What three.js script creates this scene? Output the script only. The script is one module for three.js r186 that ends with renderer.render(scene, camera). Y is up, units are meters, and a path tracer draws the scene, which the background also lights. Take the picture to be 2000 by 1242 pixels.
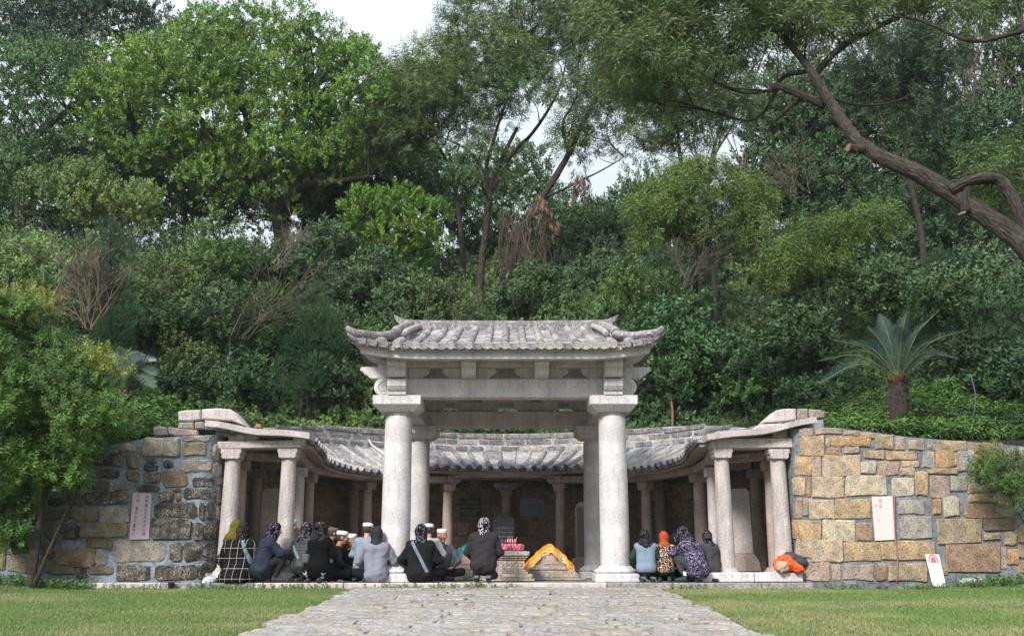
import * as THREE from 'three';
import { mergeGeometries } from 'three/addons/utils/BufferGeometryUtils.js';

// ---------- camera, sky, sun, exposure ----------
const scene = new THREE.Scene();
const FOCAL = 1950, PITCH = THREE.MathUtils.degToRad(13.8), EYE = new THREE.Vector3(0.12, 0.32, 17.8);
const camera = new THREE.PerspectiveCamera(THREE.MathUtils.radToDeg(2 * Math.atan(621 / FOCAL)), 2000 / 1242, 0.1, 500);
camera.position.copy(EYE);
camera.rotation.set(PITCH, 0, 0);
scene.add(camera);

const SUN_DIR = new THREE.Vector3(-0.40, 0.60, 0.72).normalize();
{ // thin bright overcast, brighter towards the zenith and softly round the veiled sun
  const w = 512, h = 256, d = new Float32Array(w * h * 4), v = new THREE.Vector3();
  for (let j = 0; j < h; j++) for (let i = 0; i < w; i++) {
    const el = (j + 0.5) / h * Math.PI - Math.PI / 2, az = ((i + 0.5) / w - 0.5) * 2 * Math.PI;
    v.set(Math.cos(el) * Math.cos(az), Math.sin(el), Math.cos(el) * Math.sin(az));
    const s = Math.max(0, v.y), k = (1 + 2.2 * s) / 3.2;
    const cl = 0.5 + 0.25 * Math.sin(az * 2 + 1.3 * Math.sin(el * 5)) + 0.25 * Math.sin(az * 5 + el * 9 + 2 * Math.sin(az * 3));
    const L = 1.06 * k * (0.95 + 0.08 * cl) + 0.45 * Math.pow(Math.max(0, v.dot(SUN_DIR)), 10);
    const o = (j * w + i) * 4, c = cl * 0.05;
    d[o] = L * (0.88 + c); d[o + 1] = L * (0.975 + c * 0.4); d[o + 2] = L * 1.08; d[o + 3] = 1;
  }
  const sky = new THREE.DataTexture(d, w, h, THREE.RGBAFormat, THREE.FloatType);
  sky.mapping = THREE.EquirectangularReflectionMapping; sky.magFilter = sky.minFilter = THREE.LinearFilter; sky.needsUpdate = true;
  scene.background = sky; scene.environment = sky;
}
const sun = new THREE.DirectionalLight(new THREE.Color(1, 0.965, 0.91), 2.65);
sun.position.copy(SUN_DIR).multiplyScalar(60); sun.castShadow = true; sun.shadow.radius = 24;
sun.shadow.mapSize.set(2048, 2048);
Object.assign(sun.shadow.camera, { left: -35, right: 35, top: 35, bottom: -35, near: 1, far: 160 });
scene.add(sun);
const renderer = new THREE.WebGLRenderer({ antialias: true });
renderer.toneMapping = THREE.LinearToneMapping;
renderer.toneMappingExposure = 1.72;
renderer.shadowMap.enabled = true;

// ---------- helpers ----------
const V = (x, y, z) => new THREE.Vector3(x, y, z);
const lerp = (a, b, t) => a + (b - a) * t, clamp = (x, a = 0, b = 1) => Math.min(b, Math.max(a, x));
const smooth = (a, b, x) => { const t = clamp((x - a) / (b - a)); return t * t * (3 - 2 * t); };
function rng(seed) { let s = seed >>> 0; return () => { s = (s + 0x6d2b79f5) | 0; let t = Math.imul(s ^ (s >>> 15), 1 | s); t = (t + Math.imul(t ^ (t >>> 7), 61 | t)) ^ t; return ((t ^ (t >>> 14)) >>> 0) / 4294967296; }; }
function hash(x, y, z) { let h = Math.imul(x, 374761393) + Math.imul(y, 668265263) + Math.imul(z, 1274126177); h = Math.imul(h ^ (h >>> 13), 1274126177); return ((h ^ (h >>> 16)) >>> 0) / 4294967296; }
function noise(x, y, z = 0, per = 0) {
  const xi = Math.floor(x), yi = Math.floor(y), zi = Math.floor(z); let fx = x - xi, fy = y - yi, fz = z - zi;
  fx = fx * fx * (3 - 2 * fx); fy = fy * fy * (3 - 2 * fy); fz = fz * fz * (3 - 2 * fz);
  const w = per ? (a) => ((a % per) + per) % per : (a) => a;
  const x0 = w(xi), x1 = w(xi + 1), y0 = w(yi), y1 = w(yi + 1);
  const a = lerp(lerp(hash(x0, y0, zi), hash(x1, y0, zi), fx), lerp(hash(x0, y1, zi), hash(x1, y1, zi), fx), fy);
  if (fz === 0) return a;
  return lerp(a, lerp(lerp(hash(x0, y0, zi + 1), hash(x1, y0, zi + 1), fx), lerp(hash(x0, y1, zi + 1), hash(x1, y1, zi + 1), fx), fy), fz);
}
const fbm = (x, y, z, n, per = 0) => { let s = 0, a = 0.5, t = 0; for (let i = 0; i < n; i++) { s += a * noise(x, y, z + i * 7.0, per); t += a; a *= 0.5; x *= 2; y *= 2; z *= 1; per *= 2; } return s / t; };
// a pixel of the photograph gives a ray; z (or y) of what it touches gives the point
const ray = (px, py) => { const a = (px - 1000) / FOCAL, b = (621 - py) / FOCAL; return V(a, Math.sin(PITCH) + b * Math.cos(PITCH), -Math.cos(PITCH) + b * Math.sin(PITCH)); };
const atZ = (px, py, z) => { const d = ray(px, py); return EYE.clone().addScaledVector(d, (z - EYE.z) / d.z); };
const pxm = (z) => FOCAL / (EYE.z - z);   // pixels of the photograph per metre at that depth

const taken = new Map();
function numbered(name) { const n = taken.get(name) ?? 0; taken.set(name, n + 1); return n ? name + '_' + String(n).padStart(3, '0') : name; }
function tag(o, label, category, group, kind) { if (label) o.userData.label = label; if (category) o.userData.category = category; if (group) o.userData.group = group; if (kind) o.userData.kind = kind; return o; }
function mesh(name, geo, mat, parent = scene, pos) {
  const m = new THREE.Mesh(geo, mat); m.name = parent === scene ? numbered(name) : name; m.castShadow = m.receiveShadow = true;
  if (pos) m.position.copy(pos); parent.add(m); return m;
}
function group(name, parent = scene, pos) { const g = new THREE.Group(); g.name = parent === scene ? numbered(name) : name; if (pos) g.position.copy(pos); parent.add(g); return g; }
function thing(name, label, category, pos, grp) { return tag(group(name, scene, pos), label, category, grp); }
const structure = (o, label, category) => tag(o, label, category, null, 'structure');

function triUV(g, s = 1, ou = 0, ov = 0) { // uv in metres by the way each face points
  if (g.index) g = g.toNonIndexed();
  if (!g.attributes.normal) g.computeVertexNormals();
  const p = g.attributes.position, uv = new Float32Array(p.count * 2), a = V(), b = V(), c = V(), n = V();
  for (let i = 0; i < p.count; i += 3) {
    a.fromBufferAttribute(p, i); b.fromBufferAttribute(p, i + 1); c.fromBufferAttribute(p, i + 2);
    n.crossVectors(b.clone().sub(a), c.clone().sub(a)); const x = Math.abs(n.x), y = Math.abs(n.y), z = Math.abs(n.z);
    [a, b, c].forEach((q, k) => {
      const [u, v] = z >= x && z >= y ? [q.x, q.y] : x >= y ? [q.z, q.y] : [q.x, q.z];
      uv[(i + k) * 2] = u * s + ou; uv[(i + k) * 2 + 1] = v * s + ov;
    });
  }
  g.setAttribute('uv', new THREE.BufferAttribute(uv, 2)); return g;
}
function geoFrom(pos, idx, smoothN = false) {
  let g = new THREE.BufferGeometry(); g.setAttribute('position', new THREE.Float32BufferAttribute(pos, 3)); g.setIndex(idx);
  if (!smoothN) g = g.toNonIndexed();
  g.computeVertexNormals(); return g;
}
function bevelBox(w, h, d, b = 0.012) { // a box with chamfered edges: 44 triangles
  b = Math.min(b, w / 3, h / 3, d / 3); const X = w / 2, Y = h / 2, Z = d / 2, pos = [], idx = [], id = {};
  const vert = (sx, sy, sz, ax) => { const k = `${sx}${sy}${sz}${ax}`; if (!(k in id)) { id[k] = pos.length / 3; pos.push(sx * (X - (ax === 0 ? 0 : b)), sy * (Y - (ax === 1 ? 0 : b)), sz * (Z - (ax === 2 ? 0 : b))); } return id[k]; };
  const quad = (a, bb, c, dd) => { const A = V().fromArray(pos, a * 3), B = V().fromArray(pos, bb * 3), C = V().fromArray(pos, c * 3), n = B.clone().sub(A).cross(C.clone().sub(A)), m = A.clone().add(C); if (n.dot(m) > 0) idx.push(a, bb, c, a, c, dd); else idx.push(a, c, bb, a, dd, c); };
  for (const s of [-1, 1]) {
    quad(vert(s, -1, -1, 0), vert(s, 1, -1, 0), vert(s, 1, 1, 0), vert(s, -1, 1, 0));
    quad(vert(-1, s, -1, 1), vert(1, s, -1, 1), vert(1, s, 1, 1), vert(-1, s, 1, 1));
    quad(vert(-1, -1, s, 2), vert(1, -1, s, 2), vert(1, 1, s, 2), vert(-1, 1, s, 2));
    for (const t of [-1, 1]) {
      quad(vert(s, t, -1, 0), vert(s, t, 1, 0), vert(s, t, 1, 1), vert(s, t, -1, 1));
      quad(vert(s, -1, t, 0), vert(s, 1, t, 0), vert(s, 1, t, 2), vert(s, -1, t, 2));
      quad(vert(-1, s, t, 1), vert(1, s, t, 1), vert(1, s, t, 2), vert(-1, s, t, 2));
      for (const r of [-1, 1]) { const a = vert(s, t, r, 0), bb = vert(s, t, r, 1), c = vert(s, t, r, 2); if (s * t * r > 0) idx.push(a, bb, c); else idx.push(a, c, bb); }
    }
  }
  return triUV(geoFrom(pos, idx));
}
function bentBox(w, h, d, n, seed, amp) { // a worn block: chamfered, corners shifted a little
  const g = bevelBox(w, h, d, n), p = g.attributes.position;
  for (let i = 0; i < p.count; i++) { const x = p.getX(i), y = p.getY(i), z = p.getZ(i), k = 31 / Math.max(w, h, d); p.setXYZ(i, x + amp * (noise(x * k / 8 + seed, y * k / 8, z * k / 8 + 3) - 0.5), y + amp * (noise(x * k / 8 + seed + 40, y * k / 8, z * k / 8 + 3) - 0.5), z + amp * (noise(x * k / 8 + seed + 80, y * k / 8, z * k / 8 + 3) - 0.5)); }
  g.computeVertexNormals(); return g;
}
function lathe(prof, seg = 28) { const g = new THREE.LatheGeometry(prof.map(([r, y]) => new THREE.Vector2(r, y)), seg); const p = g.attributes.position, u = g.attributes.uv, R = Math.max(...prof.map((q) => q[0])); for (let i = 0; i < p.count; i++) u.setXY(i, u.getX(i) * 2 * Math.PI * R, p.getY(i)); return g; }
function extrudeX(pts, w, bev = 0.01) { // profile in (z, y), extruded along x, centred
  const s = new THREE.Shape(pts.map(([z, y]) => new THREE.Vector2(z, y))), g = new THREE.ExtrudeGeometry(s, { depth: w - 2 * bev, bevelEnabled: true, bevelThickness: bev, bevelSize: bev, bevelOffset: -bev, bevelSegments: 1, curveSegments: 8 });
  g.translate(0, 0, -w / 2 + bev); g.rotateY(-Math.PI / 2); return triUV(g);   // shape x -> world z
}
function extrudeZ(pts, d, bev = 0.01) { const s = new THREE.Shape(pts.map(([x, y]) => new THREE.Vector2(x, y))), g = new THREE.ExtrudeGeometry(s, { depth: d - 2 * bev, bevelEnabled: bev > 0, bevelThickness: bev, bevelSize: bev, bevelOffset: -bev, bevelSegments: 1, curveSegments: 8 }); g.translate(0, 0, -d / 2 + bev); return triUV(g); }
function tube(pts, radii, rad = 7, wob = 0, seed = 1) { // tapered tube along points
  const n = pts.length, pos = [], idx = [], uv = []; let up = V(0, 1, 0.01), len = 0;
  for (let i = 0; i < n; i++) {
    const t = pts[Math.min(n - 1, i + 1)].clone().sub(pts[Math.max(0, i - 1)]).normalize();
    if (Math.abs(t.dot(up)) > 0.95) up = V(1, 0, 0.02);
    const a = V().crossVectors(t, up).normalize(), b = V().crossVectors(t, a); up = b.clone().negate();
    if (i) len += pts[i].distanceTo(pts[i - 1]);
    const r = Array.isArray(radii) ? radii[i] : radii;
    for (let k = 0; k <= rad; k++) { const an = k / rad * 2 * Math.PI, rr = r * (1 + wob * (hash(i, k % rad, seed) - 0.5)); const q = pts[i].clone().addScaledVector(a, Math.cos(an) * rr).addScaledVector(b, Math.sin(an) * rr); pos.push(q.x, q.y, q.z); uv.push(k / rad * 2 * Math.PI * Math.max(r, 0.02), len); }
  }
  const W = rad + 1;
  for (let i = 0; i < n - 1; i++) for (let k = 0; k < rad; k++) { const o = i * W + k; idx.push(o, o + 1, o + W, o + 1, o + W + 1, o + W); }
  for (const [s, e] of [[0, 1], [n - 1, -1]]) { const c = pos.length / 3; pos.push(pts[s].x, pts[s].y, pts[s].z); uv.push(0, 0); for (let k = 0; k < rad; k++) e > 0 ? idx.push(c, s * W + k + 1, s * W + k) : idx.push(c, s * W + k, s * W + k + 1); }
  const g = new THREE.BufferGeometry(); g.setAttribute('position', new THREE.Float32BufferAttribute(pos, 3)); g.setAttribute('uv', new THREE.Float32BufferAttribute(uv, 2)); g.setIndex(idx); g.computeVertexNormals(); return g;
}
function spline(pts, n) { return new THREE.CatmullRomCurve3(pts, false, 'centripetal').getPoints(n); }
function taper(n, a, b, p = 1) { return Array.from({ length: n }, (_, i) => lerp(a, b, Math.pow(i / (n - 1), p))); }
function slab(fn, u0, u1, v0, v1, nu, nv, th) { // closed sheet of thickness th under the surface fn(u, v)
  const pos = [], idx = [], W = nu + 1, Hh = nv + 1, N = W * Hh;
  for (const lay of [0, 1]) for (let j = 0; j < Hh; j++) for (let i = 0; i < W; i++) { const q = fn(lerp(u0, u1, i / nu), lerp(v0, v1, j / nv)); pos.push(q.x, q.y - lay * th, q.z); }
  const quad = (a, b, c, d) => idx.push(a, b, c, a, c, d);
  for (let j = 0; j < nv; j++) for (let i = 0; i < nu; i++) { const a = j * W + i; quad(a, a + 1, a + W + 1, a + W); quad(N + a, N + a + W, N + a + W + 1, N + a + 1); }
  for (let i = 0; i < nu; i++) { quad(i, N + i, N + i + 1, i + 1); const a = nv * W + i; quad(a, a + 1, N + a + 1, N + a); }
  for (let j = 0; j < nv; j++) { const a = j * W; quad(a, a + W, N + a + W, N + a); const b = a + nu; quad(b, N + b, N + b + W, b + W); }
  return triUV(geoFrom(pos, idx));
}
function surfaceNets(f, lo, hi, cell) { // mesh of the zero surface of a distance field
  const n = [0, 1, 2].map((k) => Math.ceil((hi[k] - lo[k]) / cell) + 2), [nx, ny, nz] = n, val = new Float32Array(nx * ny * nz);
  const Bk = 4, far = cell * Bk * 0.87 + 0.04;   // whole blocks far from the surface are filled with one sample
  for (let K = 0; K < nz; K += Bk) for (let Jb = 0; Jb < ny; Jb += Bk) for (let I = 0; I < nx; I += Bk) {
    const c = f(lo[0] + (I + 1.5) * cell, lo[1] + (Jb + 1.5) * cell, lo[2] + (K + 1.5) * cell), skip = Math.abs(c) > far && cell * Bk < 0.3;
    for (let k = K; k < Math.min(K + Bk, nz); k++) for (let j = Jb; j < Math.min(Jb + Bk, ny); j++) for (let i = I; i < Math.min(I + Bk, nx); i++) val[i + nx * (j + ny * k)] = skip ? c : f(lo[0] + i * cell, lo[1] + j * cell, lo[2] + k * cell);
  }
  const id = new Int32Array(nx * ny * nz).fill(-1), pos = [], idx = [], step = [1, nx, nx * ny];
  const E = []; for (let a = 0; a < 8; a++) for (let k = 0; k < 3; k++) if (!(a >> k & 1)) E.push([a, a | 1 << k]);
  const off = Array.from({ length: 8 }, (_, a) => (a & 1) + (a >> 1 & 1) * nx + (a >> 2 & 1) * nx * ny);
  for (let k = 0; k < nz - 1; k++) for (let j = 0; j < ny - 1; j++) for (let i = 0; i < nx - 1; i++) {
    const b = i + nx * (j + ny * k); let m = 0; for (let a = 0; a < 8; a++) if (val[b + off[a]] < 0) m |= 1 << a;
    if (m === 0 || m === 255) continue;
    let x = 0, y = 0, z = 0, c = 0;
    for (const [p, q] of E) { if ((m >> p & 1) === (m >> q & 1)) continue; const vp = val[b + off[p]], vq = val[b + off[q]], t = vp / (vp - vq); x += lerp(p & 1, q & 1, t); y += lerp(p >> 1 & 1, q >> 1 & 1, t); z += lerp(p >> 2 & 1, q >> 2 & 1, t); c++; }
    id[b] = pos.length / 3; pos.push(lo[0] + (i + x / c) * cell, lo[1] + (j + y / c) * cell, lo[2] + (k + z / c) * cell);
  }
  for (let k = 1; k < nz - 1; k++) for (let j = 1; j < ny - 1; j++) for (let i = 1; i < nx - 1; i++) {
    const b = i + nx * (j + ny * k), s = val[b] < 0;
    for (let a = 0; a < 3; a++) { if (s === val[b + step[a]] < 0) continue; const u = step[(a + 1) % 3], v = step[(a + 2) % 3], q = [id[b], id[b - u], id[b - u - v], id[b - v]]; if (q.some((e) => e < 0)) continue; s ? idx.push(q[0], q[1], q[2], q[0], q[2], q[3]) : idx.push(q[0], q[2], q[1], q[0], q[3], q[2]); }
  }
  const g = new THREE.BufferGeometry(); g.setAttribute('position', new THREE.Float32BufferAttribute(pos, 3)); g.setIndex(idx); g.computeVertexNormals(); return g;
}
// distance fields
const smin = (a, b, k) => { const h = Math.max(k - Math.abs(a - b), 0) / k; return Math.min(a, b) - h * h * k * 0.25; };
function cap(x, y, z, a, b, ra, rb) { const dx = b[0] - a[0], dy = b[1] - a[1], dz = b[2] - a[2], t = clamp(((x - a[0]) * dx + (y - a[1]) * dy + (z - a[2]) * dz) / (dx * dx + dy * dy + dz * dz + 1e-9)); return Math.hypot(x - a[0] - dx * t, y - a[1] - dy * t, z - a[2] - dz * t) - lerp(ra, rb, t); }
const ell = (x, y, z, c, r) => { const a = (x - c[0]) / r[0], b = (y - c[1]) / r[1], e = (z - c[2]) / r[2], k = Math.hypot(a, b, e); return (k - 1) * Math.min(r[0], r[1], r[2]) * (k < 1 ? 1 : 1.1); };

// ---------- textures ----------
function tex(size, fn, { srgb = true, rep = 1, wrap = true } = {}) {
  const d = new Uint8Array(size * size * 4);
  for (let j = 0; j < size; j++) for (let i = 0; i < size; i++) { const c = fn(i / size, j / size, i, j), o = (j * size + i) * 4; if (typeof c === 'number') d[o] = d[o + 1] = d[o + 2] = clamp(c) * 255; else { d[o] = clamp(c[0]) * 255; d[o + 1] = clamp(c[1]) * 255; d[o + 2] = clamp(c[2]) * 255; } d[o + 3] = 255; }
  const t = new THREE.DataTexture(d, size, size); t.magFilter = THREE.LinearFilter; t.minFilter = THREE.LinearMipmapLinearFilter; t.wrapS = t.wrapT = wrap ? THREE.RepeatWrapping : THREE.ClampToEdgeWrapping; if (srgb) t.colorSpace = THREE.SRGBColorSpace; t.repeat.set(rep, rep); t.needsUpdate = true; return t;
}
const rep = (t, r) => { const c = t.clone(); c.repeat.set(r, r); c.needsUpdate = true; return c; };
const fb = (u, v, f, n, z = 0) => fbm(u * f, v * f, z, n, f);
const speck = (i, j, s) => hash(i >> s, j >> s, 91 + s);
// dressed granite: fine salt and pepper with pinkish grains
const T_granite = tex(512, (u, v, i, j) => { const n = fb(u, v, 128, 2, 1), m = fb(u, v, 5, 5, 2), s = speck(i, j, 1), st = fbm(u * 24, v * 3, 3, 3, 24); let k = 0.85 + 0.2 * (n - 0.5) + 0.2 * (m - 0.5) - 0.07 * smooth(0.58, 0.78, st); if (s > 0.9) k -= 0.13; else if (s < 0.12) k += 0.08; return [k * 1.0, k * 0.98, k * 0.975]; });
const B_granite = tex(512, (u, v, i, j) => 0.5 + 0.6 * (fb(u, v, 96, 3, 4) - 0.5) - (speck(i, j, 2) > 0.93 ? 0.12 : 0), { srgb: false });
// rough picked stone
const T_rough = tex(512, (u, v, i, j) => { const n = fb(u, v, 48, 4, 11), m = fb(u, v, 5, 4, 12), s = speck(i, j, 1); let k = 0.80 + 0.38 * (n - 0.5) + 0.34 * (m - 0.5); if (s > 0.95) k -= 0.14; k -= 0.10 * smooth(0.42, 0.3, n); const w = fb(u, v, 6, 4, 13); const q = smooth(0.3, 0.7, w); return [k, k * lerp(0.945, 1.0, q), k * lerp(0.86, 1.0, q)]; });
const B_rough = tex(512, (u, v) => { const n = fb(u, v, 40, 4, 21), r = 1 - Math.abs(2 * fb(u, v, 22, 2, 22) - 1); return 0.55 * n + 0.3 * r + 0.25 * fb(u, v, 8, 3, 23); }, { srgb: false });
// weathered stone with black and white lichen
const T_lichen = tex(512, (u, v, i, j) => { const n = fb(u, v, 24, 5, 31), m = fb(u, v, 60, 3, 32), b = fb(u, v, 5, 4, 33); let k = 0.68 + 0.45 * (m - 0.5); k = lerp(k, 0.3, smooth(0.54, 0.66, n) * 0.5); k = lerp(k, 0.92, smooth(0.6, 0.68, fb(u, v, 36, 4, 34)) * 0.8); k *= 0.85 + 0.4 * (b - 0.3); return [k * 1.0, k * 0.97, k * 0.98]; });
const T_speckdark = tex(512, (u, v, i, j) => { const n = fb(u, v, 64, 3, 41), m = fb(u, v, 7, 4, 42), p = fb(u, v, 90, 2, 43); let k = 0.36 + 0.35 * (m - 0.5) + 0.25 * (n - 0.5); k = lerp(k, 0.85, smooth(0.64, 0.72, p) * smooth(0.35, 0.6, m)); k = lerp(k, 0.1, smooth(0.58, 0.7, fb(u, v, 40, 3, 44)) * 0.8); return [k * 1.02, k * 0.98, k * 0.92]; });
const T_mortar = tex(512, (u, v) => { const n = fb(u, v, 40, 4, 51), m = fb(u, v, 4, 4, 52); let k = 0.72 + 0.3 * (n - 0.5) + 0.35 * (m - 0.5); k = lerp(k, 0.42, smooth(0.58, 0.75, fb(u, v, 22, 4, 53)) * 0.45); return [k * 0.97, k, k * 1.03]; });
const T_ground = tex(512, (u, v, i, j) => { const n = fb(u, v, 30, 4, 61), m = fb(u, v, 5, 4, 62); const k = 0.5 + 0.6 * (n - 0.5); return [lerp(0.40, 0.55, m) * k * 1.6, lerp(0.48, 0.50, m) * k * 1.6, 0.24 * k * 1.5]; });
const T_bark = tex(512, (u, v) => { const n = fb(u, v * 0.25, 64, 4, 71), m = fb(u, v, 6, 4, 72); const k = 0.62 + 0.7 * (n - 0.5) + 0.35 * (m - 0.5); return [k, k * 0.96, k * 0.9]; });
const B_bark = tex(512, (u, v) => fb(u, v * 0.25, 48, 4, 73), { srgb: false });
const B_cloth = tex(256, (u, v, i, j) => 0.5 + 0.12 * Math.sin(i * Math.PI / 2) + 0.12 * Math.sin(j * Math.PI / 2) + 0.35 * (fb(u, v, 6, 4, 81) - 0.5), { srgb: false });

// ---------- materials (base colours are linear) ----------
const C = (r, g, b) => new THREE.Color().setRGB(r, g, b);
const std = (color, o = {}) => new THREE.MeshStandardMaterial({ color, roughness: 0.9, ...o });
const M = {
  granite: std(C(0.81, 0.80, 0.80), { map: rep(T_granite, 0.7), bumpMap: rep(B_granite, 0.7), bumpScale: 0.006, roughness: 0.8 }),
  graniteWarm: std(C(0.70, 0.64, 0.61), { map: rep(T_granite, 0.6), bumpMap: rep(B_granite, 1.6), bumpScale: 0.004, roughness: 0.85 }),
  picked: std(C(0.70, 0.64, 0.62), { map: rep(T_granite, 0.7), bumpMap: rep(B_rough, 1.4), bumpScale: 0.022 }),
  oldstone: std(C(0.58, 0.48, 0.42), { map: rep(T_granite, 0.6), bumpMap: rep(B_rough, 1.3), bumpScale: 0.012 }),
  tomb: std(C(0.58, 0.50, 0.45), { map: rep(T_rough, 1.1), bumpMap: rep(B_rough, 1.6), bumpScale: 0.008 }),
  tombPale: std(C(0.66, 0.56, 0.52), { map: rep(T_rough, 1.3), bumpMap: rep(B_rough, 1.6), bumpScale: 0.008 }),
  tile: std(C(0.70, 0.67, 0.67), { map: rep(T_lichen, 1.3), bumpMap: rep(B_rough, 1.8), bumpScale: 0.012 }),
  tileB: std(C(0.56, 0.54, 0.55), { map: rep(T_lichen, 0.9), bumpMap: rep(B_rough, 1.4), bumpScale: 0.012 }),
  tileC: std(C(0.60, 0.59, 0.61), { map: rep(T_rough, 1.5), bumpMap: rep(B_rough, 1.5), bumpScale: 0.012 }),
  white: std(C(0.84, 0.82, 0.80), { map: rep(T_mortar, 1.2), bumpMap: rep(B_rough, 3), bumpScale: 0.006 }),
  mortar: std(C(0.42, 0.42, 0.43), { map: rep(T_mortar, 0.9), bumpMap: rep(B_rough, 2), bumpScale: 0.012 }),
  mortarBlue: std(C(0.46, 0.52, 0.56), { map: rep(T_mortar, 0.7), bumpMap: rep(B_rough, 1.6), bumpScale: 0.016 }),
  paving: std(C(0.45, 0.435, 0.44), { map: rep(T_rough, 0.9), bumpMap: rep(B_rough, 1.3), bumpScale: 0.010 }),
  pavingB: std(C(0.50, 0.485, 0.49), { map: rep(T_rough, 1.1), bumpMap: rep(B_rough, 1.1), bumpScale: 0.010 }),
  pavingC: std(C(0.45, 0.40, 0.385), { map: rep(T_rough, 0.8), bumpMap: rep(B_rough, 1.2), bumpScale: 0.010 }),
  soil: std(C(0.085, 0.07, 0.05), { map: rep(T_ground, 0.5), bumpMap: rep(B_rough, 0.5), bumpScale: 0.05 }),
  turf: std(C(0.46, 0.48, 0.20), { map: rep(T_ground, 0.6), bumpMap: rep(B_rough, 2), bumpScale: 0.02 }),
  bark: std(C(0.105, 0.09, 0.077), { map: rep(T_bark, 0.8), bumpMap: rep(B_bark, 0.8), bumpScale: 0.06 }),
  barkDark: std(C(0.09, 0.075, 0.062), { map: rep(T_bark, 1.2), bumpMap: rep(B_bark, 1.2), bumpScale: 0.03 }),
  barkPale: std(C(0.34, 0.30, 0.26), { map: rep(T_bark, 1.2), bumpMap: rep(B_bark, 1.2), bumpScale: 0.02 }),
  twig: std(C(0.15, 0.12, 0.10)), twigRed: std(C(0.17, 0.11, 0.09)),
  moss: std(C(0.24, 0.22, 0.05), { map: rep(T_rough, 0.6), bumpMap: rep(B_rough, 1), bumpScale: 0.02 }),
};
// stone palettes
const stoneMat = (r, g, b, map, s, bump = 0.02) => std(C(r, g, b), { map: rep(map, s), bumpMap: rep(B_rough, 2.1), bumpScale: bump });
const STONE_OCHRE = stoneMat(0.70, 0.52, 0.34, T_rough, 1.7);
const RW = { // right wall: ochre and peach granite
  o: STONE_OCHRE, O: stoneMat(0.66, 0.445, 0.26, T_rough, 1.5), p: stoneMat(0.74, 0.595, 0.465, T_rough, 1.9), y: stoneMat(0.80, 0.715, 0.555, T_rough, 2.0), w: stoneMat(0.76, 0.69, 0.60, T_rough, 2.2),
  k: stoneMat(0.60, 0.47, 0.41, T_rough, 1.6), b: stoneMat(0.48, 0.34, 0.25, T_rough, 1.4), g: stoneMat(0.56, 0.53, 0.50, T_rough, 2.1), d: stoneMat(0.24, 0.19, 0.15, T_rough, 1.4), t: stoneMat(0.55, 0.455, 0.33, T_rough, 1.5),
};
const LW = { // left wall: dark lichened granite
  d: stoneMat(0.86, 0.81, 0.75, T_speckdark, 1.5), D: stoneMat(0.74, 0.70, 0.66, T_speckdark, 1.1), s: stoneMat(0.92, 0.88, 0.80, T_speckdark, 1.9), t: stoneMat(0.34, 0.295, 0.225, T_rough, 1.5), l: stoneMat(0.50, 0.455, 0.41, T_rough, 2.0),
  r: stoneMat(0.32, 0.235, 0.19, T_rough, 1.4), k: stoneMat(0.50, 0.43, 0.42, T_rough, 1.6), b: stoneMat(0.24, 0.20, 0.155, T_rough, 1.3),
};
const IW = [stoneMat(0.50, 0.38, 0.30, T_rough, 1.2), stoneMat(0.56, 0.41, 0.29, T_rough, 1.3), stoneMat(0.44, 0.35, 0.29, T_rough, 1.1), stoneMat(0.60, 0.46, 0.35, T_rough, 1.4)];
const UW = [stoneMat(0.62, 0.58, 0.56, T_lichen, 1.8), stoneMat(0.66, 0.62, 0.58, T_rough, 1.9), stoneMat(0.52, 0.50, 0.49, T_lichen, 1.3)];
// ---------- ground ----------
const hillKeys = [[6, 2.3], [0, 2.42], [-2.5, 2.98], [-6, 3.15], [-9, 3.6], [-14, 6.4], [-18, 8.8], [-28, 12.4], [-40, 14], [-80, 15]];
function hillY(x, z) {
  let y = 15; for (let i = 0; i < hillKeys.length - 1; i++) { const [a, ya] = hillKeys[i], [b, yb] = hillKeys[i + 1]; if (z >= b) { y = z > a ? ya : lerp(yb, ya, (z - b) / (a - b)); break; } }
  const k = smooth(-4, -14, z); return y + 1.0 * smooth(5.9, 9, Math.abs(x)) * smooth(-1.6, -6.5, z) * smooth(-22, -10, z) + k * (1.1 * (fbm(x * 0.16 + 9, z * 0.16, 3, 3) - 0.5) * 2) + 0.25 * (noise(x * 0.9, z * 0.9, 5) - 0.5) * smooth(-1, -8, z);
}
const lawnY = (x, z) => (z > 0.62 ? -0.1 - 0.0376 * (z - 0.62) : -0.1) + 0.12 * smooth(-6.8, -9, x) * smooth(2.5, 0.5, z) + 0.10 * smooth(6.5, 9, x) * smooth(2.5, 0.5, z) + 0.02 * (noise(x * 0.6 + 4, z * 0.6, 2) - 0.5) * smooth(0.6, 1.5, z);
{
  const pos = [], idx = [], xs = [], zs = [];
  for (let x = -60; x <= 60; x += Math.abs(x) < 12 ? 0.5 : 4) xs.push(x);
  for (let z = -3; z <= 60; z += z < 12 ? 0.4 : 4) zs.push(z);
  for (const z of zs) for (const x of xs) pos.push(x, lawnY(x, z) - (z < 0.6 ? 0.06 : 0), z);
  for (let j = 0; j < zs.length - 1; j++) for (let i = 0; i < xs.length - 1; i++) { const a = j * xs.length + i, b = a + xs.length; idx.push(a, b, a + 1, a + 1, b, b + 1); }
  structure(mesh('lawn', triUV(geoFrom(pos, idx, true)), M.turf), 'short green lawn sloping gently down from the stone kerb', 'lawn');
}
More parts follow.
